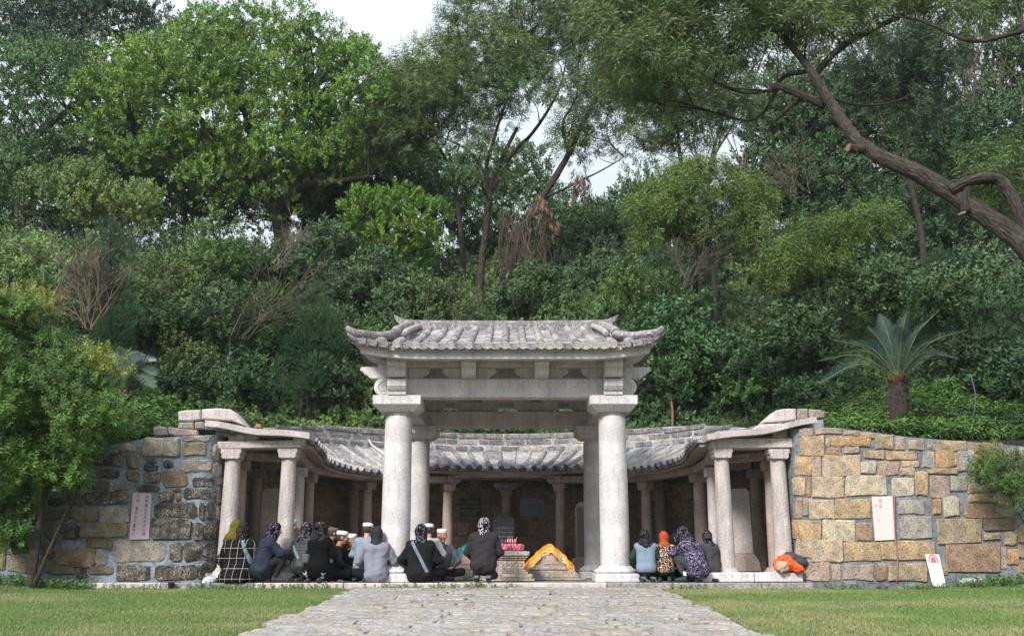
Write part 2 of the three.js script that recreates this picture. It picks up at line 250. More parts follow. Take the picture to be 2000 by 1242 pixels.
// plan of the horseshoe: the line of the inner columns
const half = [[3.85, 0.2], [3.93, -1.4], [4.0, -2.9], [3.12, -4.9], [1.36, -5.95]];
const planPts = [...half.map(([x, z]) => V(-x, 0, z)), V(0, 0, -6.2), ...half.slice().reverse().map(([x, z]) => V(x, 0, z))];
const plan = new THREE.CatmullRomCurve3(planPts, false, 'centripetal'); plan.arcLengthDivisions = 800;
const PLAN_LEN = plan.getLength();
function onPlan(s, off) { // s in metres from the middle of the back, off outwards
  const t = clamp(0.5 + s / PLAN_LEN, 0, 1), p = plan.getPointAt(t), d = plan.getTangentAt(t), n = V(d.z, 0, -d.x);   // outwards: to the left of the way along
  const over = s / PLAN_LEN + 0.5 - t; return p.addScaledVector(n, off).addScaledVector(d, over * PLAN_LEN);
}
const END = PLAN_LEN / 2;
function sAtZ(z, side) { let best = 0, bd = 9; for (let i = 0; i <= 400; i++) { const s = side * END * i / 400, p = onPlan(s, 0), d = Math.abs(p.z - z) ; if (d < bd) { bd = d; best = s; } } return best; }
{ // hillside behind the walls: starts at the back of walls and horseshoe
  const B = []; for (let x = -60; x < -6.4; x += Math.abs(x) < 16 ? 0.8 : 6) B.push([x, 0.05]);
  for (let i = 0; i <= 44; i++) { const p = onPlan(lerp(-END + 0.6, END - 0.6, i / 44), 1.68); B.push([p.x, p.z]); }
  for (let x = 6.4; x <= 60; x += Math.abs(x) < 16 ? 0.8 : 6) B.push([x, 0.05]);
  const pos = [], idx = [], N = B.length, S = 46;
  for (let j = 0; j <= S; j++) for (const [x, z] of B) { const k = Math.pow(j / S, 1.7), X = lerp(x, x * 1.3 + Math.sign(x) * 0.0, k), Z = lerp(z, -75, k); pos.push(X, hillY(X, Z) - (j ? 0 : 0.5), Z); }
  for (let j = 0; j < S; j++) for (let i = 0; i < N - 1; i++) { const a = j * N + i, b = a + N; idx.push(a, a + 1, b, a + 1, b + 1, b); }
  structure(mesh('hillside', triUV(geoFrom(pos, idx, true)), M.soil), 'steep earth hillside rising behind the stone tomb enclosure', 'hillside');
}
{ // terrace floor and raised corridor floor
  const sh = new THREE.Shape(); const q = []; for (let i = 0; i <= 40; i++) { const p = onPlan(lerp(-END, END, i / 40), -0.2); q.push(new THREE.Vector2(p.x, -p.z)); }
  q.unshift(new THREE.Vector2(-5.1, 0.0), new THREE.Vector2(-5.1, -0.34)); q.push(new THREE.Vector2(5.1, -0.34), new THREE.Vector2(5.1, 0.0)); sh.setFromPoints(q);
  const g = new THREE.ShapeGeometry(sh); g.rotateX(-Math.PI / 2); structure(mesh('terrace_floor', triUV(g), M.paving, scene, V(0, -0.004, 0)), 'worn granite floor of the terrace inside the colonnade', 'floor');
  structure(mesh('corridor_floor', slab((u, v) => onPlan(u, v).setY(0.15), -END + 0.12, END - 0.12, -0.42, 1.5, 60, 1, 0.25), M.paving), 'raised stone floor under the curved colonnade', 'floor');
}
{ // kerb stones along the lawn
  const k = group('kerb'); structure(k, 'low granite kerb stones along the edge of the lawn', 'kerb'); const R = rng(5); let x = -7.25;
  while (x < 5.1) { const w = Math.min(5.15 - x, 0.9 + R() * 0.9), m = mesh('kerb_stone', bentBox(w - 0.012, 0.22, 0.3, 0.014, R() * 50, 0.012), R() < 0.6 ? M.graniteWarm : M.paving, k, V(x + w / 2, -0.112 + R() * 0.006, 0.47 + R() * 0.01)); m.rotation.y = (R() - 0.5) * 0.006; x += w; }
  // the step stones at the open ends of the corridor
  for (const [a, b, z] of [[3.36, 4.25, 0.14], [4.26, 5.08, 0.14], [-4.2, -3.36, 0.12], [-5.0, -4.21, 0.12]]) mesh('step_stone', bentBox(b - a, 0.16, 0.34, 0.014, a * 9, 0.012), M.granite, k, V((a + b) / 2, 0.086, z - 0.06));
}
{ // path of long granite strips
  const k = group('path'); structure(k, 'granite slab path laid in cross strips over the lawn', 'path'); const R = rng(77); let z = 0.68;
  mesh('bedding', slab((u, v) => V(u, lawnY(u, v) + 0.002, v), -2.46, 2.56, 0.66, 15.5, 4, 20, 0.05), M.soil, k);
  while (z < 15) { const d = 0.27 + R() * 0.22; let x = -2.48 + (R() - 0.5) * 0.14; const xe = 2.57 + (R() - 0.5) * 0.14;
    while (x < xe - 0.05) { let w = 0.7 + R() * 1.2; if (xe - x - w < 0.5) w = xe - x; const c = x + w / 2, zc = z + d / 2, m = mesh('slab', bentBox(w - 0.022 - R() * 0.012, 0.1, d - 0.026 - R() * 0.03, 0.012, R() * 90, 0.022), [M.paving, M.pavingB, M.pavingB, M.pavingC, M.paving][Math.floor(R() * 5)], k, V(c, lawnY(c, zc) - 0.018 + R() * 0.014, zc)); m.rotation.set(0.0376 + (R() - 0.5) * 0.012, (R() - 0.5) * 0.008, (R() - 0.5) * 0.008); x += w; }
    z += d; }
}

// ---------- the portico ----------
const portico = thing('stone_portico', 'granite portico with four round columns and an upturned tiled stone roof over the tombs', 'portico', V(0, 0, 0));
const PZ = -1.975;   // middle of its depth
{
  const plinth = bevelBox(0.76, 0.15, 0.76, 0.02), base = lathe([[0.30, 0], [0.365, 0.005], [0.375, 0.03], [0.37, 0.055], [0.335, 0.075], [0.30, 0.09], [0.285, 0.12], [0.26, 0.13]]);
  const shaft = lathe([[0.258, 0.26], [0.256, 0.6], [0.252, 1.5], [0.244, 2.4], [0.238, 2.83], [0.236, 2.852], [0.216, 2.856], [0.216, 2.92], [0.21, 2.95]], 40);
  const capital = (() => { const A = 0.42, Bm = 0.29, y0 = 2.925, y1 = 3.035, y2 = 3.195, pos = [], idx = []; const ring = (r, y) => { for (const [x, z] of [[-1, -1], [1, -1], [1, 1], [-1, 1]]) pos.push(x * r, y, z * r); };
    ring(Bm, y0); ring(A - 0.004, y1); ring(A, y1 + 0.012); ring(A, y2 - 0.008); ring(A - 0.01, y2); for (let k = 0; k < 4; k++) for (let i = 0; i < 4; i++) { const a = k * 4 + i, b = k * 4 + (i + 1) % 4; idx.push(a, a + 4, b, b, a + 4, b + 4); } idx.push(0, 1, 2, 0, 2, 3, 16, 18, 17, 16, 19, 18); return triUV(geoFrom(pos, idx)); })();
  const columnAt = (x, z) => { const c = group('column', portico, V(x, 0, z)); mesh('plinth', plinth, M.granite, c, V(0, 0.075, 0)); mesh('base', base, M.granite, c, V(0, 0.148, 0)); mesh('shaft', shaft, M.granite, c); mesh('capital', capital, M.granite, c); return c; };
  for (const x of [-1.91, 1.91]) for (const z of [0, 2 * PZ]) columnAt(x, z);

  // beams with scrolled ends, brackets and pierced arm plates: the same on the front and on the back
  const volute = (() => { const pts = []; for (let i = 0; i <= 20; i++) { const a = lerp(-Math.PI * 0.62, Math.PI * 0.5, i / 20); pts.push([0.21 + 0.165 * Math.cos(a), 0.185 + 0.165 * Math.sin(a)]); } return extrudeZ([[-0.12, 0], [0.11, 0], ...pts, [-0.12, 0.35]], 0.3, 0.012); })();
  const spiral = (() => { const p = []; for (let i = 0; i <= 46; i++) { const a = i / 46 * Math.PI * 3.7 - 0.6, r = lerp(0.02, 0.13, i / 46); p.push(V(0.21 + r * Math.cos(a), 0.185 + r * Math.sin(a), 0)); } return tube(p, taper(47, 0.006, 0.012), 5); })();
  const rollLow = extrudeX([[-0.15, 0], [0.3, 0], [0.42, 0.0], [0.43, 0.05], [0.36, 0.052], [0.36, 0.066], [0.43, 0.09], [0.475, 0.15], [0.475, 0.22], [0.43, 0.275], [0.37, 0.305], [-0.15, 0.305]], 0.335, 0.012);
  const rollUp = extrudeX([[-0.1, 0], [0.5, 0.0], [0.535, 0.03], [0.545, 0.10], [0.545, 0.15], [0.60, 0.16], [0.66, 0.165], [0.69, 0.20], [0.66, 0.35], [-0.1, 0.35]], 0.31, 0.01);
  const rollMid = extrudeX([[-0.1, 0], [0.42, 0.0], [0.50, 0.03], [0.545, 0.09], [0.545, 0.15], [0.60, 0.16], [0.66, 0.165], [0.69, 0.20], [0.66, 0.33], [-0.1, 0.33]], 0.255, 0.01);
  // plates between the brackets, in x, cut so that bell-shaped openings are left
  const plate = (x0, x1, cutL, cutR) => { const a = 0, h = 0.205, pts = [[x0, h]]; const W = 0.085;
    if (cutL) pts.push([x0, 0.13], [x0 - 0.02 + 0.03, 0.10], [x0 + 0.035, 0.075], [x0 + W, 0.05], [x0 + W + 0.03, 0]); else pts.push([x0, 0]);
    if (cutR) pts.push([x1 - W - 0.03, 0], [x1 - W, 0.05], [x1 - 0.035, 0.075], [x1 - 0.01, 0.10], [x1, 0.13]); else pts.push([x1, 0]);
    pts.push([x1, h]); return extrudeZ(pts.reverse(), 0.16, 0.008); };
  const outer = (s) => extrudeZ([[0, 0], [0, 0.21], [s * 0.54, 0.21], [s * 0.56, 0.15], [s * 0.5, 0.12], [s * 0.47, 0.075], [s * 0.42, 0.06], [s * 0.37, 0]].map((q) => q)[s > 0 ? 'reverse' : 'slice'](), 0.17, 0.008);
  const beam = bevelBox(3.5, 0.335, 0.34, 0.012);
  for (const sd of [1, -1]) {
    const f = (name, geo, x, y, z, mat = M.granite) => { const m = mesh(name, geo, mat, portico, V(sd * x, y, PZ + sd * (z - PZ))); if (sd < 0) m.rotation.y = Math.PI; return m; };
    f('beam', beam, 0, 3.365, 0);
    for (const s of [-1, 1]) {
      const v = f('scroll', volute, s * 1.98, 3.199, 0); v.scale.x = s; const sp = mesh('spiral', spiral, M.granite, v, V(0, 0, 0.152));
      f('bracket', rollLow, s * 1.91, 3.199, 0.02); f('bracket', rollUp, s * 1.91, 3.51, 0.02); f('bracket', rollMid, s * 0.645, 3.53, 0.02);
      f('arm_plate', outer(s), s * 2.07, 3.55, 0);
    }
    for (const [a, b, l, r] of [[-1.752, -1.37, 0, 1], [-1.135, -0.775, 1, 0], [-0.515, -0.17, 0, 1], [0.17, 0.515, 1, 0], [0.775, 1.135, 0, 1], [1.37, 1.752, 1, 0]]) f('arm_plate', plate(a, b, l, r), 0, 3.536, 0);
    f('purlin', bevelBox(4.6, 0.13, 0.2, 0.01), 0, 3.81, 0.02, M.granite);
  }
  for (const x of [-1.91, 1.91]) { mesh('side_beam', bevelBox(0.34, 0.335, 3.3, 0.012), M.granite, portico, V(x, 3.365, PZ)); mesh('side_beam', bevelBox(0.22, 0.2, 3.6, 0.012), M.granite, portico, V(x, 3.64, PZ)); }
  for (const z of [-1.0, PZ, -2.95]) mesh('cross_beam', bevelBox(3.9, 0.2, 0.2, 0.012), M.granite, portico, V(0, 3.80, z));

  // roof
  const roof = group('roof', portico);
  const rise = (q) => 4.95 - 0.985 * Math.pow(clamp(q / 3.02, 0, 1.2), 0.88);
  const lift = (x, q) => 0.17 * Math.pow(Math.max(0, (Math.abs(x) - 1.35) / 1.4), 2.2) * smooth(1.8, 3.1, q);
  const top = (x, q, sd) => V(x, rise(q) + lift(x, q), PZ + sd * q);
  const R = rng(31), tiles = [M.tile, M.tileB, M.tileC];
  const rib = (x, q0, q1, sd, r) => { const a = top(x, q0, sd), b = top(x, q1, sd), d = b.clone().sub(a), L = d.length(); const g = new THREE.CylinderGeometry(r * 1.04, r, L, 12, 1); const m = mesh('round_tile', triUV(g, 1, R(), R()), tiles[Math.floor(R() * 3)], roof, a.clone().add(b).multiplyScalar(0.5)); m.quaternion.setFromUnitVectors(V(0, 1, 0), d.normalize()); m.position.y += 0.012 + R() * 0.006; return m; };
  for (const sd of [1, -1]) {
    for (let i = 0; i <= 12; i++) { // ribs of round tiles, each closed by a disc at the eave
      const x = -1.86 + i * 0.31; let q = 0.06; for (let k = 0; k < 6; k++) { const e = k === 5 ? 3.06 : q + 0.5; rib(x, q, e - 0.004, sd, 0.064 + 0.004 * (k % 2)); q = e; }
      const e = top(x, 3.07, sd), dsc = mesh('tile_end', triUV(lathe([[0, 0], [0.045, 0], [0.05, 0.008], [0.064, 0.008], [0.074, 0.004], [0.074, -0.04], [0, -0.04]], 16)), M.tileC, roof, e); dsc.rotation.x = sd * (Math.PI / 2 - 0.05); dsc.position.y -= 0.012;
    }
    for (let i = 0; i < 12; i++) { const xa = -1.86 + i * 0.31 + 0.045, xb = xa + 0.22; let q = 0.1; for (let k = 0; k < 4; k++) { const e = k === 3 ? 3.03 : q + 0.73, l = R() * 0.012; mesh('pan_tile', slab((u, v) => top(u, v, sd).add(V(0, -0.004 + l + 0.014 * (v - q) / 0.73, 0)), xa, xb, q, e - 0.02, 1, 2, 0.06), tiles[Math.floor(R() * 3)], roof); q = e; }
      // drip end: a drooping lip between two discs
      const g = extrudeZ([[-0.10, 0.035], [-0.10, -0.05], [-0.05, -0.075], [0, -0.085], [0.05, -0.075], [0.10, -0.05], [0.10, 0.035]].reverse(), 0.05, 0.006); const d = mesh('drip_tile', g, tiles[Math.floor(R() * 3)], roof, top(xa + 0.105, 3.055, sd)); d.position.y -= 0.008; d.rotation.y = sd > 0 ? 0 : Math.PI; }
    mesh('roof_slab', slab((u, v) => top(u, v, sd).add(V(0, -0.075, 0)), -2.0, 2.0, 0.02, 3.0, 12, 6, 0.05), M.graniteWarm, roof);
    // corner wings outside the verge
    for (const s of [-1, 1]) {
      const wing = (u, v) => { const x = s * lerp(2.0, 2.57 + 0.05 * v, u), q = lerp(2.15 + 0.72 * u, 3.03 + 0.07 * u * u, v); return V(x, rise(q) + lift(x, q) - 0.02, PZ + sd * q); };
      mesh('corner_tile', slab(wing, 0, 1, 0, 1, 6, 4, 0.09), M.tileB, roof);
      const sideW = (u, v) => { const x = s * lerp(2.0, 2.62, u), q = lerp(0, 2.15 + 0.72 * u, v); return V(x, lerp(4.3, rise(2.87) + 0.05, u) + 0.0 + lift(x, q), PZ + sd * q); };
      mesh('side_tile', slab(sideW, 0, 1, 0, 1, 3, 5, 0.08), M.tileB, roof);
      for (const [xr] of [[2.17]]) { const c = mesh('round_tile', tube([top(s * xr, 2.45, sd), top(s * xr, 2.8, sd), top(s * xr, 3.07, sd)], 0.07, 10), M.tileC, roof); }
      for (const [xa, xb] of [[2.0, 2.16], [2.19, 2.36], [2.38, 2.57]]) { const z = PZ + sd * 3.06, c = (xa + xb) / 2, y0 = rise(3.04) + lift(c, 3.06); const d = mesh('drip_tile', bevelBox(xb - xa, 0.115, 0.07, 0.008), tiles[Math.floor(R() * 3)], roof, V(s * c, y0 - 0.045, z)); d.rotation.z = s * Math.atan2(lift(xb, 3.06) - lift(xa, 3.06), xb - xa); }
      // verge ridge, then the corner ridge sweeping up to a point
      const vr = spline([V(s * 1.94, 5.02, PZ + sd * 0.05), V(s * 1.97, 4.78, PZ + sd * 0.9), V(s * 2.0, 4.46, PZ + sd * 1.95), V(s * 2.0, 4.36, PZ + sd * 2.2)], 8); mesh('verge_ridge', tube(vr, 0.088, 8, 0.06), M.tile, roof);
      mesh('verge_cap', tube(vr.map((p) => p.clone().add(V(-s * 0.17, -0.03, 0))), 0.06, 7, 0.06), M.tileC, roof);
      const cr = spline([V(s * 2.0, 4.34, PZ + sd * 2.15), V(s * 2.25, 4.20, PZ + sd * 2.6), V(s * 2.44, 4.15, PZ + sd * 2.95), V(s * 2.58, 4.14, PZ + sd * 3.1), V(s * 2.66, 4.19, PZ + sd * 3.15), V(s * 2.705, 4.25, PZ + sd * 3.16)], 14); mesh('corner_ridge', tube(cr, [...taper(9, 0.085, 0.085), ...taper(6, 0.085, 0.035)], 8, 0.05), M.tile, roof);
      mesh('corner_ridge', tube(cr.slice(5).map((p) => p.clone().add(V(-s * 0.02, -0.1, -sd * 0.02))), taper(10, 0.075, 0.03), 7, 0.05), M.tileB, roof);
    }
    // eave board: rises with the corners
    const fas = (u, v) => V(u, 3.875 + lift(u, 3.06) * 1.02 - v * 0.0, PZ + sd * (2.76 + v * 0.16)); mesh('eave_board', slab(fas, -2.5, 2.5, 0, 1, 30, 1, 0.135), M.granite, roof);
    mesh('soffit_board', slab((u, v) => V(u, 3.90 + lift(u, 3) * 0.7, PZ + sd * (2.02 + v * 0.73)), -2.45, 2.45, 0, 1, 16, 1, 0.05), M.graniteWarm, roof);
    for (const s of [-1, 1]) { const m = mesh('corner_rafter', tube([V(s * 1.95, 3.78, PZ + sd * 2.0), V(s * 2.35, 3.86, PZ + sd * 2.6), V(s * 2.62, 4.08, PZ + sd * 3.05)], [0.1, 0.11, 0.07], 4), M.graniteWarm, roof);
      mesh('gable_wall', extrudeX([[0, 4.2], [sd * 2.1, 4.2], [sd * 1.9, 4.42], [sd * 0.9, 4.72], [0, 4.92]][sd > 0 ? 'slice' : 'reverse'](), 0.1, 0.006), M.graniteWarm, roof, V(s * 1.9, 0, PZ)); }
  }
  // main ridge with upturned ends
  const rr = []; for (let i = 0; i <= 24; i++) { const x = lerp(-1.98, 1.98, i / 24); rr.push(V(x, 5.03 + 0.02 * Math.pow(Math.abs(x) / 1.98, 4), PZ)); }
  mesh('ridge', slab((u, v) => V(u, 5.06 + 0.03 * Math.pow(Math.abs(u) / 2, 6), PZ + (v - 0.5) * 0.16), -1.98, 1.98, 0, 1, 20, 1, 0.2), M.tile, roof);
  mesh('ridge_cap', tube(rr.map((p) => p.clone().add(V(0, 0.035, 0))), 0.055, 9, 0.1), M.tile, roof);
  for (const s of [-1, 1]) mesh('ridge_tip', extrudeZ([[0, 0.12], [0, -0.06], [0.1, -0.08], [0.17, -0.04], [0.21, 0.02], [0.28, 0.07], [0.33, 0.14], [0.36, 0.235], [0.27, 0.19], [0.14, 0.135]].map(([x, y]) => [s * x, y])[s > 0 ? 'slice' : 'reverse'](), 0.14, 0.012), M.tile, roof, V(s * 1.93, 5.0, PZ));
}

// ---------- stones laid on a surface: to(u, v, w) puts wall coordinates into the world ----------
function stone(to, pts, h, bev, R, mat, parent, name = 'stone', rough = 0.5) {
  const n = pts.length; let cu = 0, cv = 0; for (const [u, v] of pts) { cu += u / n; cv += v / n; }
  const c = to(cu, cv, 0), pos = [], idx = [], put = (u, v, w) => { const q = to(u, v, w); pos.push(q.x - c.x, q.y - c.y, q.z - c.z); };
  for (const [u, v] of pts) put(u, v, -0.03);
  for (const [u, v] of pts) put(u, v, h - bev * (0.7 + 0.5 * R()));
  for (const [u, v] of pts) { const d = Math.hypot(u - cu, v - cv), k = 1 - Math.min(0.5, bev * (0.9 + 0.7 * R()) / d); put(cu + (u - cu) * k, cv + (v - cv) * k, h + (R() - 0.5) * bev * rough); }
  put(cu + (R() - 0.5) * 0.05, cv + (R() - 0.5) * 0.03, h + R() * bev * rough);
  for (let k = 0; k < 2; k++) for (let i = 0; i < n; i++) { const a = k * n + i, b = k * n + (i + 1) % n; idx.push(a, b, b + n, a, b + n, a + n); }
  for (let i = 0; i < n; i++) idx.push(2 * n + i, 2 * n + (i + 1) % n, 3 * n);
  return mesh(name, triUV(geoFrom(pos, idx), 1, R() * 3, R() * 3), mat, parent, c);
}
function roundRect(u0, v0, u1, v1, R, j = 0.012, r = 0.03) { // eight-to-ten-cornered worn outline, counter-clockwise
  const w = u1 - u0, h = v1 - v0, a = Math.min(r * (0.5 + R()), w / 4), b = Math.min(r * (0.5 + R()), h / 4), J = () => (R() - 0.5) * 2 * Math.min(j, w * 0.08, h * 0.08);
  return [[u0 + a, v0], [lerp(u0, u1, 0.4 + R() * 0.2), v0], [u1 - a, v0], [u1, v0 + b], [u1, v1 - b], [u1 - a, v1], [lerp(u0, u1, 0.4 + R() * 0.2), v1], [u0 + a, v1], [u0, v1 - b], [u0, v0 + b]].map(([u, v]) => [u + J(), v + J()]);
}
// ---------- the colonnade ----------
const cloister = thing('curved_colonnade', 'horseshoe colonnade of old stone columns under a mossy tiled stone roof', 'colonnade', V(0, 0, 0));
{
  const R = rng(8), zc = (s) => onPlan(s, 0).z;
  const eaveY = (s) => { const a = Math.abs(s), z = zc(s); if (a < 2.15) return 2.45; return 2.24 + 0.20 * smooth(-4.2, 0.3, z) + (s > 0 ? 0.05 * smooth(0, -3, z) + 0.03 : 0); };
  const wallY = (s) => { const z = zc(s); return 3.02 - 0.33 * smooth(-5.5, 0, z); };
  const E0 = -0.42, E1 = 1.34;
  const surf = (s, o) => { const t = (o - E0) / (E1 - E0); return onPlan(s, o).setY(lerp(eaveY(s), wallY(s), Math.pow(Math.max(0, t), 1.15)) + (t < 0.15 ? 0.02 * (0.15 - t) / 0.15 : 0)); };
  const roof = group('roof', cloister), kinds = [M.tileC, M.tileB, M.tileC, M.tileB];
  const nR = Math.round(2 * END / 0.29), ds = 2 * END / nR;
  const split = (s) => Math.abs(s) < 2.15 ? 0 : Math.sign(s);
  for (let i = 0; i < nR; i++) { // pan stones between ribs
    const a = -END + i * ds, b = a + ds, m = (a + b) / 2; if (Math.abs(m) > END - 0.38) continue; const cl = (s) => clamp(s, split(m) === 0 ? -2.149 : split(m) > 0 ? 2.151 : -9, split(m) === 0 ? 2.149 : split(m) > 0 ? 9 : -2.151);
    let o = E0; for (let k = 0; k < 3; k++) { const e = E0 + (E1 - E0) * (k + 1) / 3 + (k < 2 ? (R() - 0.5) * 0.12 : 0), l = R() * 0.012; mesh('pan_tile', slab((u, v) => surf(cl(u), v).add(V(0, l, 0)), a + 0.012, b - 0.012, o, e - 0.014, 1, 2, 0.07), kinds[Math.floor(R() * 4)], roof); o = e; }
  }
  for (let i = 0; i <= nR; i++) { const s = clamp(-END + i * ds, -END, END); if (Math.abs(s) > END - 0.36) continue;
    const q = Math.abs(Math.abs(s) - 2.15) < 0.1 ? s + Math.sign(s) * 0.1 : s, p = []; for (let k = 0; k <= 3; k++) p.push(surf(q, lerp(E0 - 0.04, E1 - 0.02, k / 3)).add(V(0, 0.012 + R() * 0.006, 0)));
    mesh('round_tile', tube(p, taper(4, 0.062, 0.055), 8, 0.15, i), kinds[Math.floor(R() * 4)], roof);
    if (R() < 0.75) mesh('mortar_joint', tube(p.map((w) => w.clone().add(V(0, -0.014, 0).addScaledVector(onPlan(q + 0.07, 0).sub(onPlan(q, 0)).setY(0), 1))), 0.017, 5, 0.5, i + 7), M.white, roof);
  }
  mesh('roof_bed', slab((u, v) => surf(u, v).add(V(0, -0.075, 0)), -2.14, 2.14, E0 + 0.05, E1, 18, 4, 0.06), M.oldstone, roof);
  for (const sd of [-1, 1]) mesh('roof_bed', slab((u, v) => surf(u, v).add(V(0, -0.075, 0)), sd > 0 ? 2.16 : -END + 0.36, sd > 0 ? END - 0.36 : -2.16, E0 + 0.05, E1, 22, 4, 0.06), M.oldstone, roof);
  // columns
  const shaftOf = (h, r0, r1) => lathe([[r0, 0], [r0 * 1.01, h * 0.2], [lerp(r0, r1, 0.5) * 1.015, h * 0.6], [r1, h]], 16);
  const foot = lathe([[0.1, 0.1], [0.165, 0.095], [0.185, 0.05], [0.225, 0.02], [0.23, 0]].reverse().map(([r, y]) => [r, y]), 14);
  function column(p, yTop, r, mat, turn, arms, tall = true) {
    const c = group('column', cloister, V(p.x, 0.148, p.z)), h = yTop - 0.148; c.rotation.y = turn;
    mesh('foot', foot, mat, c); mesh('shaft', shaftOf(h - 0.17, r, r * 0.86), mat, c);
    const w = r * 2 + 0.025; const g = extrudeZ([[-w / 2 + 0.035, 0], [w / 2 - 0.035, 0], [w / 2 - 0.008, 0.03], [w / 2 - 0.004, 0.095], [w / 2 + 0.014, 0.1], [w / 2 + 0.016, 0.175], [-w / 2 - 0.016, 0.175], [-w / 2 - 0.014, 0.1], [-w / 2 + 0.004, 0.095], [-w / 2 + 0.008, 0.03]], w + 0.03, 0.012);
    mesh('capital', g, mat, c, V(0, h - 0.175, 0));
    if (arms) { mesh('bracket_arm', extrudeZ([[-0.31, 0.17], [-0.31, 0.09], [-0.27, 0.03], [-0.2, 0], [0.2, 0], [0.27, 0.03], [0.31, 0.09], [0.31, 0.17]], 0.17, 0.014), mat, c, V(0, h, 0)); mesh('bracket_arm', extrudeZ([[-0.07, 0], [0.07, 0], [0.085, 0.17], [-0.085, 0.17]], 0.42, 0.012), mat, c, V(0, h + 0.004, 0)); }
    return c;
  }
  const sIn = [-END + 0.32, sAtZ(-1.4, -1), sAtZ(-2.8, -1), sAtZ(-4.9, -1), -1.42, 1.28, sAtZ(-4.9, 1), sAtZ(-3.0, 1), sAtZ(-1.4, 1), END - 0.32];
  const face = (s) => { const d = onPlan(s + 0.05, 0).sub(onPlan(s - 0.05, 0)); return Math.atan2(-d.z, d.x); };
  const topIn = [];
  sIn.forEach((s, i) => { const end = i === 0 || i === 9, mid = i === 4 || i === 5, y = end ? 2.30 : mid ? 2.13 : i === 7 ? 2.11 : 2.09; topIn.push(y); column(onPlan(s, 0), y, end ? 0.15 : [0, 0.11, 0.11, 0.12, 0.125, 0.125, 0.12, 0.14, 0.11, 0][i], end ? M.picked : i === 1 || i === 8 ? M.graniteWarm : M.oldstone, end ? 0 : face(s), mid); });
  const sOut = [-END + 0.32, sAtZ(-0.8, -1), sAtZ(-2.5, -1), sAtZ(-5.1, -1), -1.75, -0.02, 1.75, sAtZ(-5.1, 1), sAtZ(-2.5, 1), sAtZ(-0.8, 1), END - 0.32];
  sOut.forEach((s, i) => { const end = i === 0 || i === 10; column(onPlan(s, 0.99), end ? 2.28 : i === 5 ? 2.08 : 2.15, end ? 0.155 : 0.13, end ? M.picked : M.oldstone, end ? 0 : face(s), i === 5); });
  // lintels from column to column
  const lintel = (a, b, off, y, h, d, mat, over = 0.1) => { const p = onPlan(a, off), q = onPlan(b, off), L = p.distanceTo(q); const m = mesh('lintel', bentBox(L + over, h, d, 0.015, a * 7 + off, 0.02), mat, cloister, p.clone().add(q).multiplyScalar(0.5).setY(y)); m.rotation.y = Math.atan2(-(q.z - p.z), q.x - p.x); return m; };
  for (let i = 0; i < 9; i++) { const mid = i === 4, e = i === 0 || i === 8; const m = lintel(sIn[i], sIn[i + 1], -0.02, mid ? 2.345 : lerp(topIn[i], topIn[i + 1], 0.5) + 0.085, 0.155, 0.24, M.oldstone); if (!mid) m.rotation.order = 'YXZ', m.rotation.z = Math.atan2(topIn[i + 1] - topIn[i], onPlan(sIn[i], 0).distanceTo(onPlan(sIn[i + 1], 0))); }
  for (let i = 0; i < 10; i++) lintel(sOut[i], sOut[i + 1], 0.99, 2.42, 0.22, 0.2, M.oldstone);
  for (const [i, j] of [[1, 1], [2, 2], [3, 3], [4, 4], [5, 6], [6, 7], [7, 8], [8, 9]]) { const p = onPlan(sIn[i], 0.1), q = onPlan(sOut[j], 0.9); const m = mesh('tie_beam', bentBox(p.distanceTo(q) + 0.1, 0.15, 0.18, 0.012, i, 0.015), M.oldstone, cloister, p.clone().add(q).multiplyScalar(0.5).setY(2.24)); m.rotation.y = Math.atan2(-(q.z - p.z), q.x - p.x); }
  // open ends: lintel over two columns, a packing block and the thick verge slab
  for (const sd of [-1, 1]) {
    const a = onPlan(sd * (END - 0.3), 0), b = onPlan(sd * (END - 0.3), 0.99);
    const x0 = sd < 0 ? -5.12 : 3.66, x1 = sd < 0 ? -3.62 : 5.1, yL = sd < 0 ? 2.30 : 2.345;
    const l = mesh('lintel', bentBox(x1 - x0, sd < 0 ? 0.13 : 0.17, 0.36, 0.014, sd + 4, 0.02), M.picked, cloister, V((x0 + x1) / 2, sd < 0 ? 2.365 : 2.385, -0.1)); l.rotation.z = sd < 0 ? 0.02 : 0;
    if (sd < 0) { mesh('packing_block', bentBox(0.17, 0.14, 0.3, 0.03, 3, 0.03), M.picked, cloister, V(-4.730, 2.500, -0.100)); mesh('packing_block', bentBox(0.24, 0.15, 0.3, 0.03, 5, 0.03), M.oldstone, cloister, V(-4.517, 2.500, -0.100)); mesh('packing_block', bentBox(0.2, 0.16, 0.3, 0.03, 8, 0.03), M.picked, cloister, V(-3.674, 2.425, -0.050)); }
    else { mesh('packing_block', bentBox(0.27, 0.16, 0.3, 0.02, 6, 0.02), STONE_OCHRE, cloister, V(4.902, 2.560, -0.110)); mesh('packing_block', bentBox(0.3, 0.12, 0.3, 0.03, 9, 0.03), M.oldstone, cloister, V(3.908, 2.540, -0.050)); }
    const yS = sd < 0 ? [2.545, 2.76] : [2.52, 2.82]; const o0 = sd < 0 ? [-3.44, -5.30] : [3.55, 5.5];
    mesh('verge_slab', slab((u, v) => V(lerp(o0[0], o0[1], u), lerp(yS[0], yS[1], Math.pow(u, 1.25)) + 0.02 * Math.sin(u * 9), lerp(-0.25, 0.3, v) - 0.02 * Math.sin(u * 14)), 0, 1, 0, 1, 8, 2, 0.105), M.picked, roof);
  }
